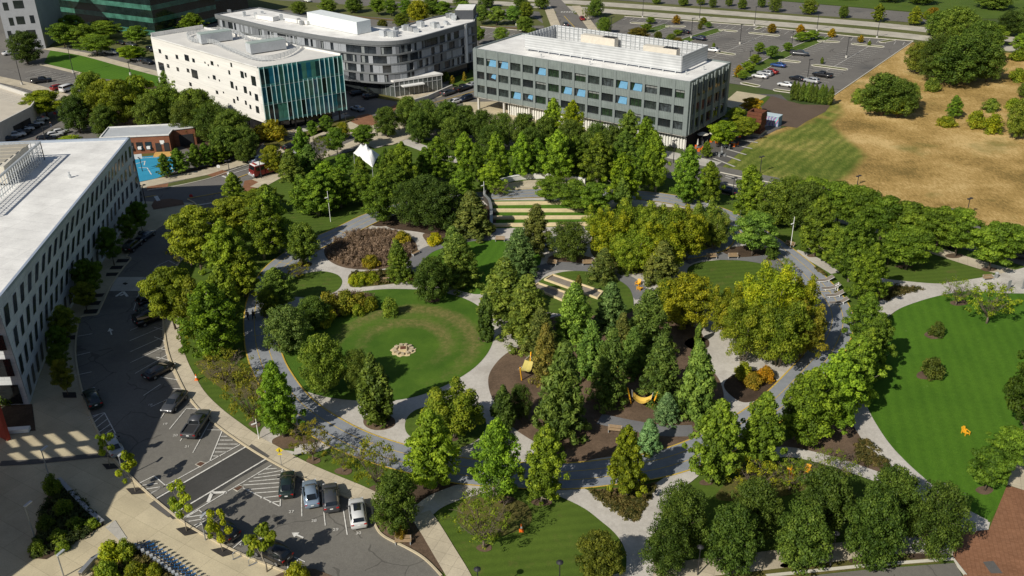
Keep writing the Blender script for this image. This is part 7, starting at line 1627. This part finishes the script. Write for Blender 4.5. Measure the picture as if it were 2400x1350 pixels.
# ------------------------------------------------------------------ seats
def bench(px, py, rz, label, mat=None):
    g = at(px, py); t = thing('park_bench', label, 'bench', (g.x, g.y, .05), rz, 'benches in the park'); m = MB()
    for k in range(4): m.box((0, -.2 + k * .13, .45), (1.8, .11, .05))
    m.build('seat', mat or M_WOOD, t); m = MB()
    for k in range(3): m.box((0, .28 + k * .03, .58 + k * .14), (1.8, .04, .11))
    m.build('backrest', mat or M_WOOD, t)
    for s in (-.8, .8): MB().box((s, 0, .22), (.08, .5, .44)).box((s, .3, .6), (.07, .06, .55)).build('leg', M_SILVER, t)
for x, y, r, l in [(900, 664, 0, 'wooden bench below the strip bed north of the oval lawn'), (1172, 566, -.1, 'wooden bench at the top of the middle lawn'), (1293, 621, -.35, 'wooden bench at the small mulch island'), (1668, 607, .1, 'left of two benches above the east lawn'), (1718, 606, 0, 'right of two benches above the east lawn'), (1441, 1014, -.2, 'wooden bench by the grey path in the conifer grove'), (945, 1275, 0, 'grey bench beside red flowers at the car park corner'), (1058, 672, .4, 'bench under the grey green tree by the oval lawn'), (975, 597, .9, 'bench on the east edge of the prairie bed'), (2315, 657, .15, 'bench beside the grey bin at the right plaza'), (583, 686, .2, 'white bench in shade beside the ring track'), (1850, 578, -.7, 'bench beside the white path light on the ring'), (1377, 622, 0, 'small bench at the right end of the mulch island'), (1670, 458, -.6, 'bench near the road behind the eastern grove')]: bench(x, y, r, l)
def lounge(px, py, rz, label):
    g = at(px, py); t = thing('lounge_seat', label, 'lounger', (g.x, g.y, .05), rz, 'curved lounge seats on the ring track')
    P = [(-1.6, .42), (-1.0, .36), (-.3, .34), (.3, .42), (.9, .75), (1.4, 1.0)]
    for s, n_ in ((0, 'seat'),):
        m = MB()
        for (x0, z0), (x1, z1) in zip(P, P[1:]):
            m.poly([(x0, -.4, z0), (x1, -.4, z1), (x1, .4, z1), (x0, .4, z0)]); m.poly([(x0, -.4, z0 - .06), (x1, -.4, z1 - .06), (x1, .4, z1 - .06), (x0, .4, z0 - .06)])
        m.build('seat', plain('grey_brown_wood', (.20, .17, .145), .8, var=.2), t)
    for s in (-.43, .43):
        m = MB()
        for (x0, z0), (x1, z1) in zip(P, P[1:]): m.poly([(x0, s, z0 - .10), (x1, s, z1 - .10), (x1, s, z1 + .02), (x0, s, z0 + .02)])
        m.build('side_panel', M_WHITE_P, t); MB().box((-1.2, s, .16), (.1, .05, .32)).build('leg', M_WHITE_P, t); MB().box((.5, s, .22), (.1, .05, .44)).build('leg', M_WHITE_P, t)
for i, (x, y) in enumerate([(1933, 661), (1948, 679), (1957, 696), (1966, 713)]): lounge(x, y, .15, f"grey curved lounge seat on the track, {ordn(i + 1)} from the top")
def chair(px, py, rz, label):
    g = at(px, py); t = thing('garden_chair', label, 'chair', (g.x, g.y, .05), rz, 'yellow garden chairs'); t.scale = (.80, .80, .80); m = MB()
    for k in range(6): m.box((0, -.45 + k * .15, .38 - k * .025), (.6, .13, .04))
    m.build('seat', M_YEL, t); m = MB()
    for k in range(5): m.poly([(-.34 + k * .14, .36, .22), (-.22 + k * .14, .36, .22), (-.25 + k * .16, .72, 1.1 - abs(k - 2) * .05), (-.39 + k * .16, .72, 1.1 - abs(k - 2) * .05)])
    m.build('backrest', M_YEL, t)
    for s in (-.42, .42):
        MB().box((s, -.02, .6), (.16, .95, .04)).build('armrest', M_YEL, t); MB().box((s, -.42, .29), (.08, .1, .58)).build('leg', M_YEL, t); MB().box((s, .38, .29), (.08, .1, .58)).build('leg', M_YEL, t)
for x, y, r, l in [(2262, 1018, .3, 'single yellow chair on the big bright lawn'), (1853, 1112, .1, 'yellow chair on grass behind the oaks, brightest'), (1892, 1108, -.4, 'yellow chair half hidden by twigs behind the oaks'), (1495, 668, -.6, 'orange yellow chair beside the grey bocce path'), (1499, 680, 2.4, 'orange yellow chair under leaves by the bocce path'), (1852, 1122, 2.9, 'yellow chair in front of the brightest one behind the oaks')]: chair(x, y, r, l)
def hammock(p0, p1, label, mat):
    a_, b_ = at(*p0), at(*p1); d = b_ - a_; L_ = d.length; t = thing('hammock', label, 'hammock', (a_.x, a_.y, .05), math.atan2(d.y, d.x), 'hammocks in the conifer grove')
    for x, k in ((0, -.3), (L_, .3)): MB().tube([(x - k, 0, 0), (x + k, 0, 2.4)], .1, 8).build('post', M_YEL, t)
    m = MB(); n_ = 12
    pt = lambda i, s: (L_ * (.14 + .72 * i / n_), s * (.75 - .25 * abs(i / n_ - .5)), 1.35 - .75 * (1 - (2 * i / n_ - 1) ** 2) + .12 * abs(s))
    for i in range(n_):
        for s0, s1 in ((-1, 0), (0, 1)): m.poly([pt(i, s0), pt(i + 1, s0), pt(i + 1, s1), pt(i, s1)])
    m.build('sling', mat, t, True)
    for s in (-1, 1): m = MB().tube([(0.3, 0, 2.2), pt(0, s)], .015, 4).build('rope', M_WHITE_P, t); MB().tube([(L_ - .3, 0, 2.2), pt(n_, s)], .015, 4).build('rope', M_WHITE_P, t)
M_SL1 = plain('sling_olive', (.50, .42, .12), .8); M_SL2 = plain('sling_yellow', (.78, .52, .10), .8); M_SL3 = plain('sling_orange', (.62, .26, .03), .8)
hammock((1221, 894), (1243, 862), 'olive yellow hammock on open mulch at the path fork', M_SL1); hammock((1474, 946), (1534, 954), 'bright yellow hammock next to the silvery blue bush', M_SL2); hammock((1445, 868), (1492, 876), 'orange hammock in deep shade between the conifers', M_SL3)
def bin_(px, py, label):
    g = at(px, py); t = thing('litter_bin', label, 'bin', tuple(g)); MB().lathe([(.28, 0), (.3, .95), (0, .95)], 12).build('body', M_STEEL, t); MB().lathe([(.32, .95), (.32, 1.05), (.15, 1.15), (0, 1.15)], 12).build('lid', M_SILVER, t)
bin_(2334, 652, 'grey litter bin beside the bench at the right plaza'); bin_(346, 358, 'dark wheeled bin on grass before the brick building'); bin_(2212, 1300, 'dark litter bin at the corner of the south walk')
def cone(px, py, label):
    g = at(px, py); t = thing('traffic_cone', label, 'cone', (g.x, g.y, .05)); MB().box((0, 0, .03), (.5, .5, .06)).build('base', M_ORANGE, t); MB().lathe([(.2, .06), (.05, .95), (0, .95)], 12).build('cone', M_ORANGE, t); MB().lathe([(.14, .42), (.10, .66), ], 12).build('reflective_band', M_WHITE_P, t)
cone(1222, 1245, 'orange and white traffic cone on the south lawn'); cone(461, 891, 'orange traffic cone on the grass by the kerb walk'); cone(2236, 1318, 'small cone at the brick square corner') if False else None
# info posts on the right plaza
for x, y, l in ((2362, 681, 'leaning grey steel information panel on the right plaza'), (2398, 676, 'small grey hoop stand at the right edge of the plaza')):
    g = at(x, y); t = thing('information_panel', l, 'sign', tuple(g), .4); MB().box((0, 0, .9), (.7, .12, 1.8)).build('panel', M_STEEL, t); MB().box((0, 0, .04), (.9, .5, .08)).build('base', M_STEEL, t)
g = at(2211, 1150); t = thing('marker_post', 'short grey marker post on the big lawn edge', 'post', tuple(g)); MB().box((0, 0, .5), (.15, .15, 1)).build('post', M_STEEL, t); MB().box((0, 0, 1.02), (.2, .2, .06)).build('cap', M_SILVER, t)
# yellow fitness frame on the fitness path
g = at(1679, 572); t = thing('play_box', 'bright yellow box frame beside the curving fitness path', 'play equipment', (g.x, g.y, .05), .3)
for s in (-.6, .6): MB().box((s, 0, .6), (.12, .9, 1.2)).build('side_panel', M_YEL, t)
MB().box((0, 0, 1.12), (1.1, .9, .1)).build('top', M_YEL, t); MB().box((0, .4, .6), (1.1, .08, .95)).build('back_panel', M_YEL, t)
# fire pit on the oval lawn
g = at(945, 822); t = thing('fire_pit', 'ring of pale stones round a square brown fire bowl on the oval lawn', 'fire pit', tuple(g))
pd = []
for k in range(26): a_ = k * 2 * math.pi / 26; r_ = 1.75 + .22 * math.sin(k * 2.1); pd.append((r_ * math.cos(a_), r_ * math.sin(a_)))
MB().prism(pd, .05, .12).build('stone_base', M_STONE, t)
for k in range(11): a_ = k * .57 + .2; MB().box((1.25 * math.cos(a_), 1.25 * math.sin(a_), .27), (.55, .4, .3), a_).build('boulder', plain('boulder', (.45, .37, .25), .9, var=.3), t)
MB().box((0, 0, .3), (1.1, 1.1, .4), .1).build('bowl', M_STONE, t); MB().box((0, 0, .52), (.8, .8, .06), .1).build('grate', M_RUST, t)
# bocce courts
for pts, l in (([(1277, 658), (1296, 647), (1412, 687), (1400, 702)], 'right bocce court of pale gravel in a cream timber frame'), ([(1246, 676), (1262, 667), (1324, 688), (1318, 707)], 'left bocce court of grey gravel in a cream timber frame')):
    P = [at(*p) for p in pts]; c = sum(P, Vector()) / 4; t = thing('bocce_court', l, 'court', tuple(c)); Q = [p - c for p in P]
    link('gravel', flat_mesh('gravel', Q, .16), M_GRID, t)
    for i in range(4):
        a_, b_ = Q[i - 1], Q[i]; d = b_ - a_; MB().box(tuple(((a_ + b_) / 2).xy) + (.22,), (d.length - (.24 if i % 2 else -.24), .24, .36), math.atan2(d.y, d.x)).build('side_board', M_STONE, t)
# terraces and the curved wall
for i, (p0, p1) in enumerate((((1152, 480), (1322, 478)), ((1150, 496), (1368, 496)), ((1150, 513), (1392, 512)), ((1152, 531), (1384, 528)))):
    a_, b_ = at(*p0), at(*p1); d = b_ - a_; c = (a_ + b_) / 2; t = thing('stone_terrace', f"cream stone terrace step, {ordn(i + 1)} from the top", 'terrace step', (c.x, c.y, .06), math.atan2(d.y, d.x), 'stone terrace steps')
    MB().box((0, -.3, .2), (d.length, .3, .4)).build('riser', M_STONE, t); MB().box((0, .15, .22), (d.length, .6, .44)).build('tread', M_STONE, t)
arc = gp([(1146, 446), (1165, 435), (1190, 427), (1215, 422), (1240, 419.5), (1290, 418.5), (1340, 425), (1372, 431)], True, False)
c = arc[len(arc) // 2]; t = thing('curved_wall', 'long white curved garden wall behind the stone terraces', 'wall', tuple(c)); A_ = [p - c for p in arc]
m = MB(); band(m, A_, .5, .05, 0, False, 1.0); m.build('wall', M_WPANEL, t); m = MB(); band(m, A_, .6, 1.05, 0, False, .1); m.build('coping', M_WHITE_P, t)
arc = gp([(1146, 449), (1138, 458), (1136, 470), (1146, 482), (1151, 500), (1152, 540)], True, False); c = arc[0]; A_ = [p - c for p in arc]
t = thing('side_wall', 'dark curved end wall at the left of the stone terraces', 'wall', tuple(c)); m = MB(); band(m, A_, .5, .05, 0, False, 1.3); m.build('wall', plain('dark_stone', (.06, .052, .045), .9), t); m = MB(); band(m, A_, .55, 1.36, 0, False, .06); m.build('coping', M_STEEL, t)
sheet('stage_paving', [(1150, 446), (1190, 430), (1240, 423), (1290, 422), (1340, 428), (1385, 436), (1300, 444), (1200, 447)], .07, M_CONC, False)
# tent
def tent():
    E_ = [at(828, 361, 2.3), at(873, 395, 2.3), at(890, 366, 2.3), at(850, 340 + 6, 2.3)]
    c = sum(E_, Vector()) / 4; c.z = 0; E_ = [p - c for p in E_]; L0, R0, R1, L1 = E_[0], E_[1], E_[2], E_[3]
    t = thing('party_tent', 'white peaked party tent among the trees', 'tent', tuple(c)); m = MB(); n_ = 24
    pk = [(.25, .18), (.5, .5), (.75, .82)]
    def hh(u, v):
        z = 0
        for a_, b_ in ((.5, .2), (.5, .5), (.5, .8)): z = max(z, 1.5 * math.exp(-math.hypot((u - a_) * 1.0, (v - b_) * 1.5) / .32))
        return 2.3 + z + 1.5 * (min(u, 1 - u, v, 1 - v) * 2) ** .8
    V = [[None] * (n_ + 1) for _ in range(n_ + 1)]
    for i in range(n_ + 1):
        for j in range(n_ + 1):
            u, v = i / n_, j / n_; p = (L0.lerp(R0, v)).lerp(L1.lerp(R1, v), u); V[i][j] = (p.x, p.y, hh(u, v))
    for i in range(n_):
        for j in range(n_): m.poly([V[i][j], V[i + 1][j], V[i + 1][j + 1], V[i][j + 1]])
    m.build('canopy', M_WHITE_P, t, True)
    for p in E_: MB().tube([(p.x * .97, p.y * .97, 0), (p.x * .97, p.y * .97, 2.35)], .06, 6).build('pole', M_SILVER, t)
tent()
# container, sculpture, terrace furniture by the office
g = at(1800, 291); t = thing('mural_container', 'shipping container with a pink and blue abstract mural', 'container', tuple(g), at(1822, 292).__sub__(at(1790, 287)).xy.angle_signed(Vector((1, 0))) if False else -.62)
MB().box((0, 0, 1.3), (6.0, 2.4, 2.5)).build('body', plain('container_blue', (.16, .30, .42), .5, var=.3), t); MB().box((0, 0, 2.6), (6.1, 2.5, .1)).build('roof', plain('container_roof', (.50, .60, .64), .5), t)
def mural():
    m, nt, bs = _new('mural_paint'); v = objpos(nt, .3, (.8, 1, 1.1)); w = nt.nodes.new('ShaderNodeTexWave'); w.inputs['Scale'].default_value = .5; w.inputs['Distortion'].default_value = 9; w.inputs['Detail'].default_value = 1
    nt.links.new(v, w.inputs['Vector']); nt.links.new(ramp(nt, w.outputs['Fac'], [(.1, (.05, .22, .42)), (.4, (.55, .08, .2)), (.6, (.7, .16, .22)), (.85, (.2, .5, .55))]), bs.inputs['Base Color']); return m
MB().box((0, -1.24, 1.3), (5.8, .04, 2.3)).build('mural', mural(), t)
g = at(1770, 310); t = thing('rusty_sculpture', 'stack of rusty steel frames on a pale base', 'sculpture', tuple(g), -.6)
MB().box((0, 0, .12), (4.4, 4.4, .24)).build('base', M_STONE, t); rs = random.Random(2)
for k in range(7):
    s = 3.4 + rs.uniform(-.25, .35) + k * .03; m = MB(); z = .24 + k * .74 + .35
    for q in ((-1, 0), (1, 0), (0, -1), (0, 1)): m.box((q[0] * (s / 2 - .2), q[1] * (s / 2 - .2), z), (.4 if q[0] else s - .8, .4 if q[1] else s, .66))
    o = m.build('steel_frame', M_RUST, t); o.rotation_euler = (0, 0, rs.uniform(-.06, .06))
def cafe(px, py, label, shut, col=M_ORANGE):
    g = at(px, py); t = thing('cafe_set', label, 'table set', tuple(g), random.uniform(0, 3), 'cafe tables beside the office')
    MB().lathe([(.05, 0), (.05, .72), (.55, .72), (.55, .76), (0, .76)], 12).build('table', M_STEEL, t)
    for k in range(4): a_ = k * math.pi / 2; MB().box((1.0 * math.cos(a_), 1.0 * math.sin(a_), .25), (.45, .45, .48), a_).box((1.22 * math.cos(a_), 1.22 * math.sin(a_), .65), (.06, .45, .5), a_).build('chair', col, t)
    if shut is not None:
        u = MB().tube([(0, 0, .7), (0, 0, 2.6)], .04, 6).build('umbrella_pole', M_SILVER, t)
        MB().lathe([(.10, 1.2), (.22, 1.4), (.06, 2.7), (0, 2.75)] if shut else [(1.5, 2.2), (0.7, 2.5), (0, 2.7)], 8).build('umbrella', plain('umbrella_cream', (.62, .58, .50), .8), u)
for x, y, l, s, cc in [(1634, 352, 'orange chairs round a table with a closed umbrella, nearest the office corner', True, M_ORANGE), (1700, 349, 'grey chairs with a closed umbrella in the middle of the terrace', True, M_STEEL), (1688, 365, 'grey chairs round a bare table near the lawn edge', None, M_STEEL), (1645, 335, 'open cream umbrella over chairs against the office end', False, M_STEEL), (1675, 333, 'open cream umbrella with orange chairs under the feathery tree', False, M_ORANGE), (1718, 341, 'orange chairs alone right of the closed umbrella', None, M_ORANGE), (1752, 282, 'red orange chairs left of the rusty sculpture', None, M_ORANGE), (1724, 320, 'orange chairs and post under the feathery tree', None, M_ORANGE)]: cafe(x, y, l, s, cc)
for k in range(8): ribbon('paving_strip', [(1672 + k * 17 - k, 378 - k * 10.6 - 6), (1722 + k * 13.5, 392 - k * 14.2)], .55, .085, M_CONC_W, False)
for x, y, w, tn in ((1690, 345, 60, 'y'), (1742, 325, 50, 'o'), (1725, 300, 46, 'o'), (1760, 270, 40, 'x')):
    q = plant('locust', x, y, y - w * 1.0, w * 1.25, tn); q['label'] = {1690: 'feathery yellow green tree on the office terrace, largest', 1742: 'olive feathery tree left of the rusty sculpture', 1725: 'olive tree behind the terrace by the office end', 1760: 'orange tinted tree behind the rusty sculpture'}[x]; q['group'] = 'trees on the office terrace'
for i in range(9):
    x, y = 962 + (i % 5) * 13 + (i // 5) * 7, 212 + (i // 5) * 6 - (i % 5) * 2.2; cafe(x, y, f"grey cafe table with pale umbrella on the hotel terrace, {ordn(i + 1)} of nine", False if i % 2 else None, M_BLACK)
m_ = at(1010, 218); t = thing('terrace_wall', 'low concrete wall edging the hotel terrace', 'wall', tuple(m_)); A_ = [at(*p) - m_ for p in [(958, 240), (968, 246), (1002, 236), (1060, 210)]]
m = MB(); band(m, A_, .4, .02, 0, False, 1.3); m.build('wall', M_CONCW, t); m = MB(); band(m, A_, .5, 1.33, 0, False, .1); m.build('coping', M_CONCW, t)
for i, (x, y) in enumerate([(733, 287), (747, 282), (761, 277), (775, 272)]):
    g = at(x, y); t = thing('traffic_drum', f"orange traffic drum before the glass hall, {ordn(i + 1)} from left", 'traffic drum', tuple(g), 0, 'orange drums by the glass hall'); MB().lathe([(.3, 0), (.26, 1.9), (.1, 2.0), (0, 2.0)], 10).build('drum', M_ORANGE, t); MB().lathe([(.38, 0), (.36, .12), (.1, .12)], 10).build('base', M_BLACK, t)
g = at(334, 402); t = thing('basketball_hoop', 'basketball hoop with a white backboard on the blue court', 'basketball hoop', tuple(g), .3); MB().tube([(0, 0, 0), (0, 0, 2.8), (-.4, .6, 3.2)], .09, 8).build('pole', M_BLACK, t); MB().box((-.45, .7, 3.3), (1.8, .06, 1.1)).build('backboard', M_WHITE_P, t); MB().tube([(-.45 + .22 * math.cos(k * .524), .95 + .22 * math.sin(k * .524), 3.05) for k in range(13)], .02, 5).build('rim', M_ORANGE, t)
# wide steps and rusty seat wall left of the glass hall
for k in range(5): ribbon('garden_step', [(662 + k * 4, 312 + k * 3), (690 + k * 4, 306 + k * 3.2)], .35, .1, M_STONE, False, .12)

# ------------------------------------------------------------------ share bikes at the plaza bed
def bike(label):
    t = thing('share_bike', label, 'bicycle', (0, 0, .05), 0, 'blue share bicycles in their dock row'); B = plain('bike_blue', (.03, .16, .42), .35)
    for x in (-.55, .55):
        w = MB().tube([(x + .33 * math.cos(k * math.pi / 8), 0, .34 + .33 * math.sin(k * math.pi / 8)) for k in range(17)], .03, 5, False).build('wheel', M_TYRE, t)
        MB().lathe([(.0, -.03), (.06, -.03), (.06, .03), (0, .03)], 6).build('hub', M_SILVER, w).location = (x, 0, .34)
    f = MB(); f.tube([(-.55, 0, .34), (-.15, 0, .40), (.42, 0, .85), (.55, 0, .34)], .045, 6); f.tube([(-.15, 0, .40), (-.25, 0, .95)], .035, 6); f.build('frame', B, t)
    MB().box((-.27, 0, .99), (.28, .2, .07)).build('saddle', M_BLACK, t); MB().tube([(.36, -.3, 1.08), (.42, 0, 1.05), (.36, .3, 1.08)], .025, 5).tube([(.42, 0, .85), (.42, 0, 1.05)], .03, 5).build('handlebar', M_BLACK, t)
    MB().box((.66, 0, .86), (.3, .4, .24)).build('basket', M_SILVER, t); MB().box((-.62, 0, .72), (.5, .12, .1)).build('mudguard', B, t); return t
b0 = bike('blue share bicycle, first from the left in the dock row')
for k in range(14):
    p = at(336 + k * 8.6 + (k > 2) * 3, 1287 + k * 6.4); rz = math.atan2((at(370, 1275) - at(336, 1287)).y, (at(370, 1275) - at(336, 1287)).x) + math.pi
    r = b0 if k == 0 else dup(b0, p, rz, f"blue share bicycle, {ordn(k + 1)} from the left in the dock row")
    r.location = (p.x, p.y, .05); r.rotation_euler = (0, 0, rz)
for x, y, l in ((556, 1308, 'steel bicycle hoop nearest the golden sapling'), (593, 1323, 'steel bicycle hoop nearest the green sapling')):
    g = at(x, y); t = thing('bike_rack', l, 'bike rack', (g.x, g.y, .05), .6); MB().tube([(-.4, 0, 0), (-.4, 0, .75), (-.2, 0, .88), (.2, 0, .88), (.4, 0, .75), (.4, 0, 0)], .04, 6).build('hoop', M_STEEL, t); MB().box((0, 0, .01), (1.0, .14, .02)).build('foot_plate', M_STEEL, t)
g = at(42, 1012); t = thing('plaza_seat', 'white stone seat block by the dark corner bed', 'seat', tuple(g), .1); MB().box((0, 0, .3), (3.0, .8, .5)).build('block', M_WHITE_P, t); MB().box((0, 0, .03), (2.8, .6, .06)).build('plinth', M_DARK, t)
for pts, l in (([(140, 1130), (205, 1200), (243, 1232)], 'low grey wall along the dark triangular bed'), ([(190, 1352), (220, 1318), (255, 1298)], 'low grey wall along the bed behind the bicycles')):
    A_ = gp(pts, False, False); c = A_[1]; t = thing('planter_wall', l, 'wall', tuple(c)); A2 = [p - c for p in A_]; m = MB(); band(m, A2, .4, .05, 0, False, .5); m.build('wall', M_CONCW, t); m = MB(); band(m, A2, .5, .56, 0, False, .06); m.build('coping', M_STEEL, t)

# ------------------------------------------------------------------ the red building at the left edge (its unseen roof is added to shade the plaza)
t = thing('red_building', 'dark red clad building just cutting in at the left edge', 'building', (-62, 90, 0)); o_ = Vector((-62, 90, 0))
def canopy_with_light_holes():
    off = Vector((math.cos(SUN_AZ), math.sin(SUN_AZ), 0)) * (18 / math.tan(SUN_EL)); bm = bmesh.new()
    out = [(-90, 84), (-76, 91.4), (-66.4, 96.2), (-62.3, 90.6), (-60.9, 70.7), (-62, 68.7), (-61.7, 63.8), (-66, 59.6), (-68, 55.5), (-74, 48), (-90, 48)]  # outline of the added slab, shaped for its shadow edge on the plaza
    loops = [[Vector((x, y, 0)) for x, y in out]]
    for q in ([(15, 1033), (35, 1030), (46, 1047), (30, 1049)], [(50, 1024), (75, 1021), (101, 1044), (78, 1046)], [(102, 1019), (125, 1016), (153, 1039), (133, 1042)], [(160, 1013), (182, 1010), (210, 1031), (185, 1034)], [(18, 1064), (42, 1060), (68, 1079), (45, 1082)], [(71, 1058), (95, 1055), (122, 1075), (100, 1078)], [(127, 1053), (150, 1050), (177, 1070), (150, 1073)], [(181, 1048), (205, 1045), (235, 1064), (210, 1067)]):  # made-up openings, placed so sunlight lands as patches on the plaza
        loops.append([at(*p) - off for p in q])
    es = []
    for lp in loops:
        vs = [bm.verts.new((p.x - o_.x, p.y - o_.y, 18)) for p in lp]; es += [bm.edges.new((vs[k - 1], vs[k])) for k in range(len(vs))]
    bmesh.ops.triangle_fill(bm, edges=es, use_beauty=True); me = bpy.data.meshes.new('shade_canopy'); bm.to_mesh(me); bm.free(); return link('shade_canopy', me, M_RED, t)
canopy_with_light_holes()
c0, c1 = at(22, 1032) - o_, at(-60, 992) - o_; d = c1 - c0; c = (c0 + c1) / 2
MB().box((c.x, c.y, 9), (d.length, .5, 17.9), math.atan2(d.y, d.x)).build('wall', M_RED, t)
for x, y in ((-89, 84), (-89, 49), (-75, 49)): MB().box((x - o_.x, y - o_.y, 9), (.8, .8, 17.9)).build('column', M_RED, t)

# ------------------------------------------------------------------ people
def skin(name, verts, edges, radii, mat, parent, root=0):
    me = bpy.data.meshes.new(name); me.from_pydata(verts, edges, []); o = link(name, me, None, None)
    md = o.modifiers.new('s', 'SKIN'); sv = me.skin_vertices[0].data
    for i, r in enumerate(radii): sv[i].radius = (r, r) if not hasattr(r, '__len__') else r
    sv[root].use_root = True; o.modifiers.new('d', 'SUBSURF').levels = 1
    m2 = bpy.data.meshes.new_from_object(o.evaluated_get(bpy.context.evaluated_depsgraph_get())); bpy.data.objects.remove(o)
    m2.name = name; m2.shade_smooth(); return link(name, m2, mat, parent)
def person(px, py, rz, label, top, legs, step=1):
    g = at(px, py); t = thing('person', label, 'person', (g.x, g.y, .16), rz, 'people'); s = .22 * step
    sk = plain('skin', (.36, .22, .15), .6)
    V = [(0, 0, .95), (0, 0, 1.15), (0, 0, 1.38), (0, 0, 1.48), (0, .01, 1.56), (0, .02, 1.64), (0, .01, 1.72),
         (-.10, 0, .90), (-.11, s * .8, .5), (-.11, s * .9 - .08, .10), (-.11, s * .9 + .10, .04), (.10, 0, .90), (.11, -s * .5, .5), (.11, -s * 1.3, .12), (.11, -s * 1.3 + .15, .05),
         (-.20, 0, 1.36), (-.25, -s * .5, 1.10), (-.25, -s * .3 + .08, .86), (.20, 0, 1.36), (.25, s * .5, 1.10), (.25, s * .6 + .1, .88)]
    E_ = [(0, 1), (1, 2), (2, 3), (3, 4), (4, 5), (5, 6), (0, 7), (7, 8), (8, 9), (9, 10), (0, 11), (11, 12), (12, 13), (13, 14), (2, 15), (15, 16), (16, 17), (2, 18), (18, 19), (19, 20)]
    R_s = [.13, .12, .13, .06, .075, .095, .07, .09, .065, .045, .04, .09, .065, .045, .04, .06, .045, .03, .06, .045, .03]
    for w, sx in ((17, -1), (20, 1)):
        b_ = Vector(V[w]); n0 = len(V); V.append(tuple(b_ + Vector((0, .01, -.08)))); E_.append((w, n0)); R_s.append(.028)
        for f in range(4):
            k = len(V); V.append(tuple(b_ + Vector((0, -.03 + f * .02, -.13)))); V.append(tuple(b_ + Vector((0, -.028 + f * .02, -.17 + (.012 if f in (0, 3) else 0))))); E_ += [(n0, k), (k, k + 1)]; R_s += [.009, .008]
        k = len(V); V.append(tuple(b_ + Vector((0, .045, -.07)))); V.append(tuple(b_ + Vector((0, .055, -.11)))); E_ += [(w, k), (k, k + 1)]; R_s += [.011, .009]
    skin('body', V, E_, R_s, sk, t)
    skin('jacket', [V[i] for i in (0, 1, 2, 15, 16, 17, 18, 19, 20)], [(0, 1), (1, 2), (2, 3), (3, 4), (4, 5), (2, 6), (6, 7), (7, 8)], [.155, .15, .155, .08, .06, .045, .08, .06, .045], top, t)
    skin('trousers', [V[i] for i in (0, 7, 8, 9, 11, 12, 13)], [(0, 1), (1, 2), (2, 3), (0, 4), (4, 5), (5, 6)], [.15, .105, .08, .06, .105, .08, .06], legs, t)
    MB().lathe([(0.0, .10), (.07, .08), (.105, 0), (.10, -.06), (.06, -.09)], 10, (0, -.015, 1.68)).build('hair', plain('dark_hair', (.02, .015, .012), .7), t, True)
    MB().lathe([(0, -.02), (.012, 0), (0, .03)], 6, (0, .115, 1.635)).build('nose', sk, t)
    for s_ in (-.035, .035): MB().lathe([(0, -.01), (.011, 0), (0, .01)], 6, (s_, .105, 1.66)).build('eye', M_BLACK, t)
    return t
KN = plain('dark_cloth', (.02, .021, .026), .9)
person(582, 752, 2.9, 'left walker in dark clothes on the shaded ring track', KN, KN); person(596, 751, 2.9, 'right walker in dark clothes on the shaded ring track', plain('dark_cloth_b', (.03, .028, .03), .9), KN, -1); person(121, 301, .5, 'person in dark clothes crossing the garage lot', KN, plain('denim', (.05, .07, .12), .9))
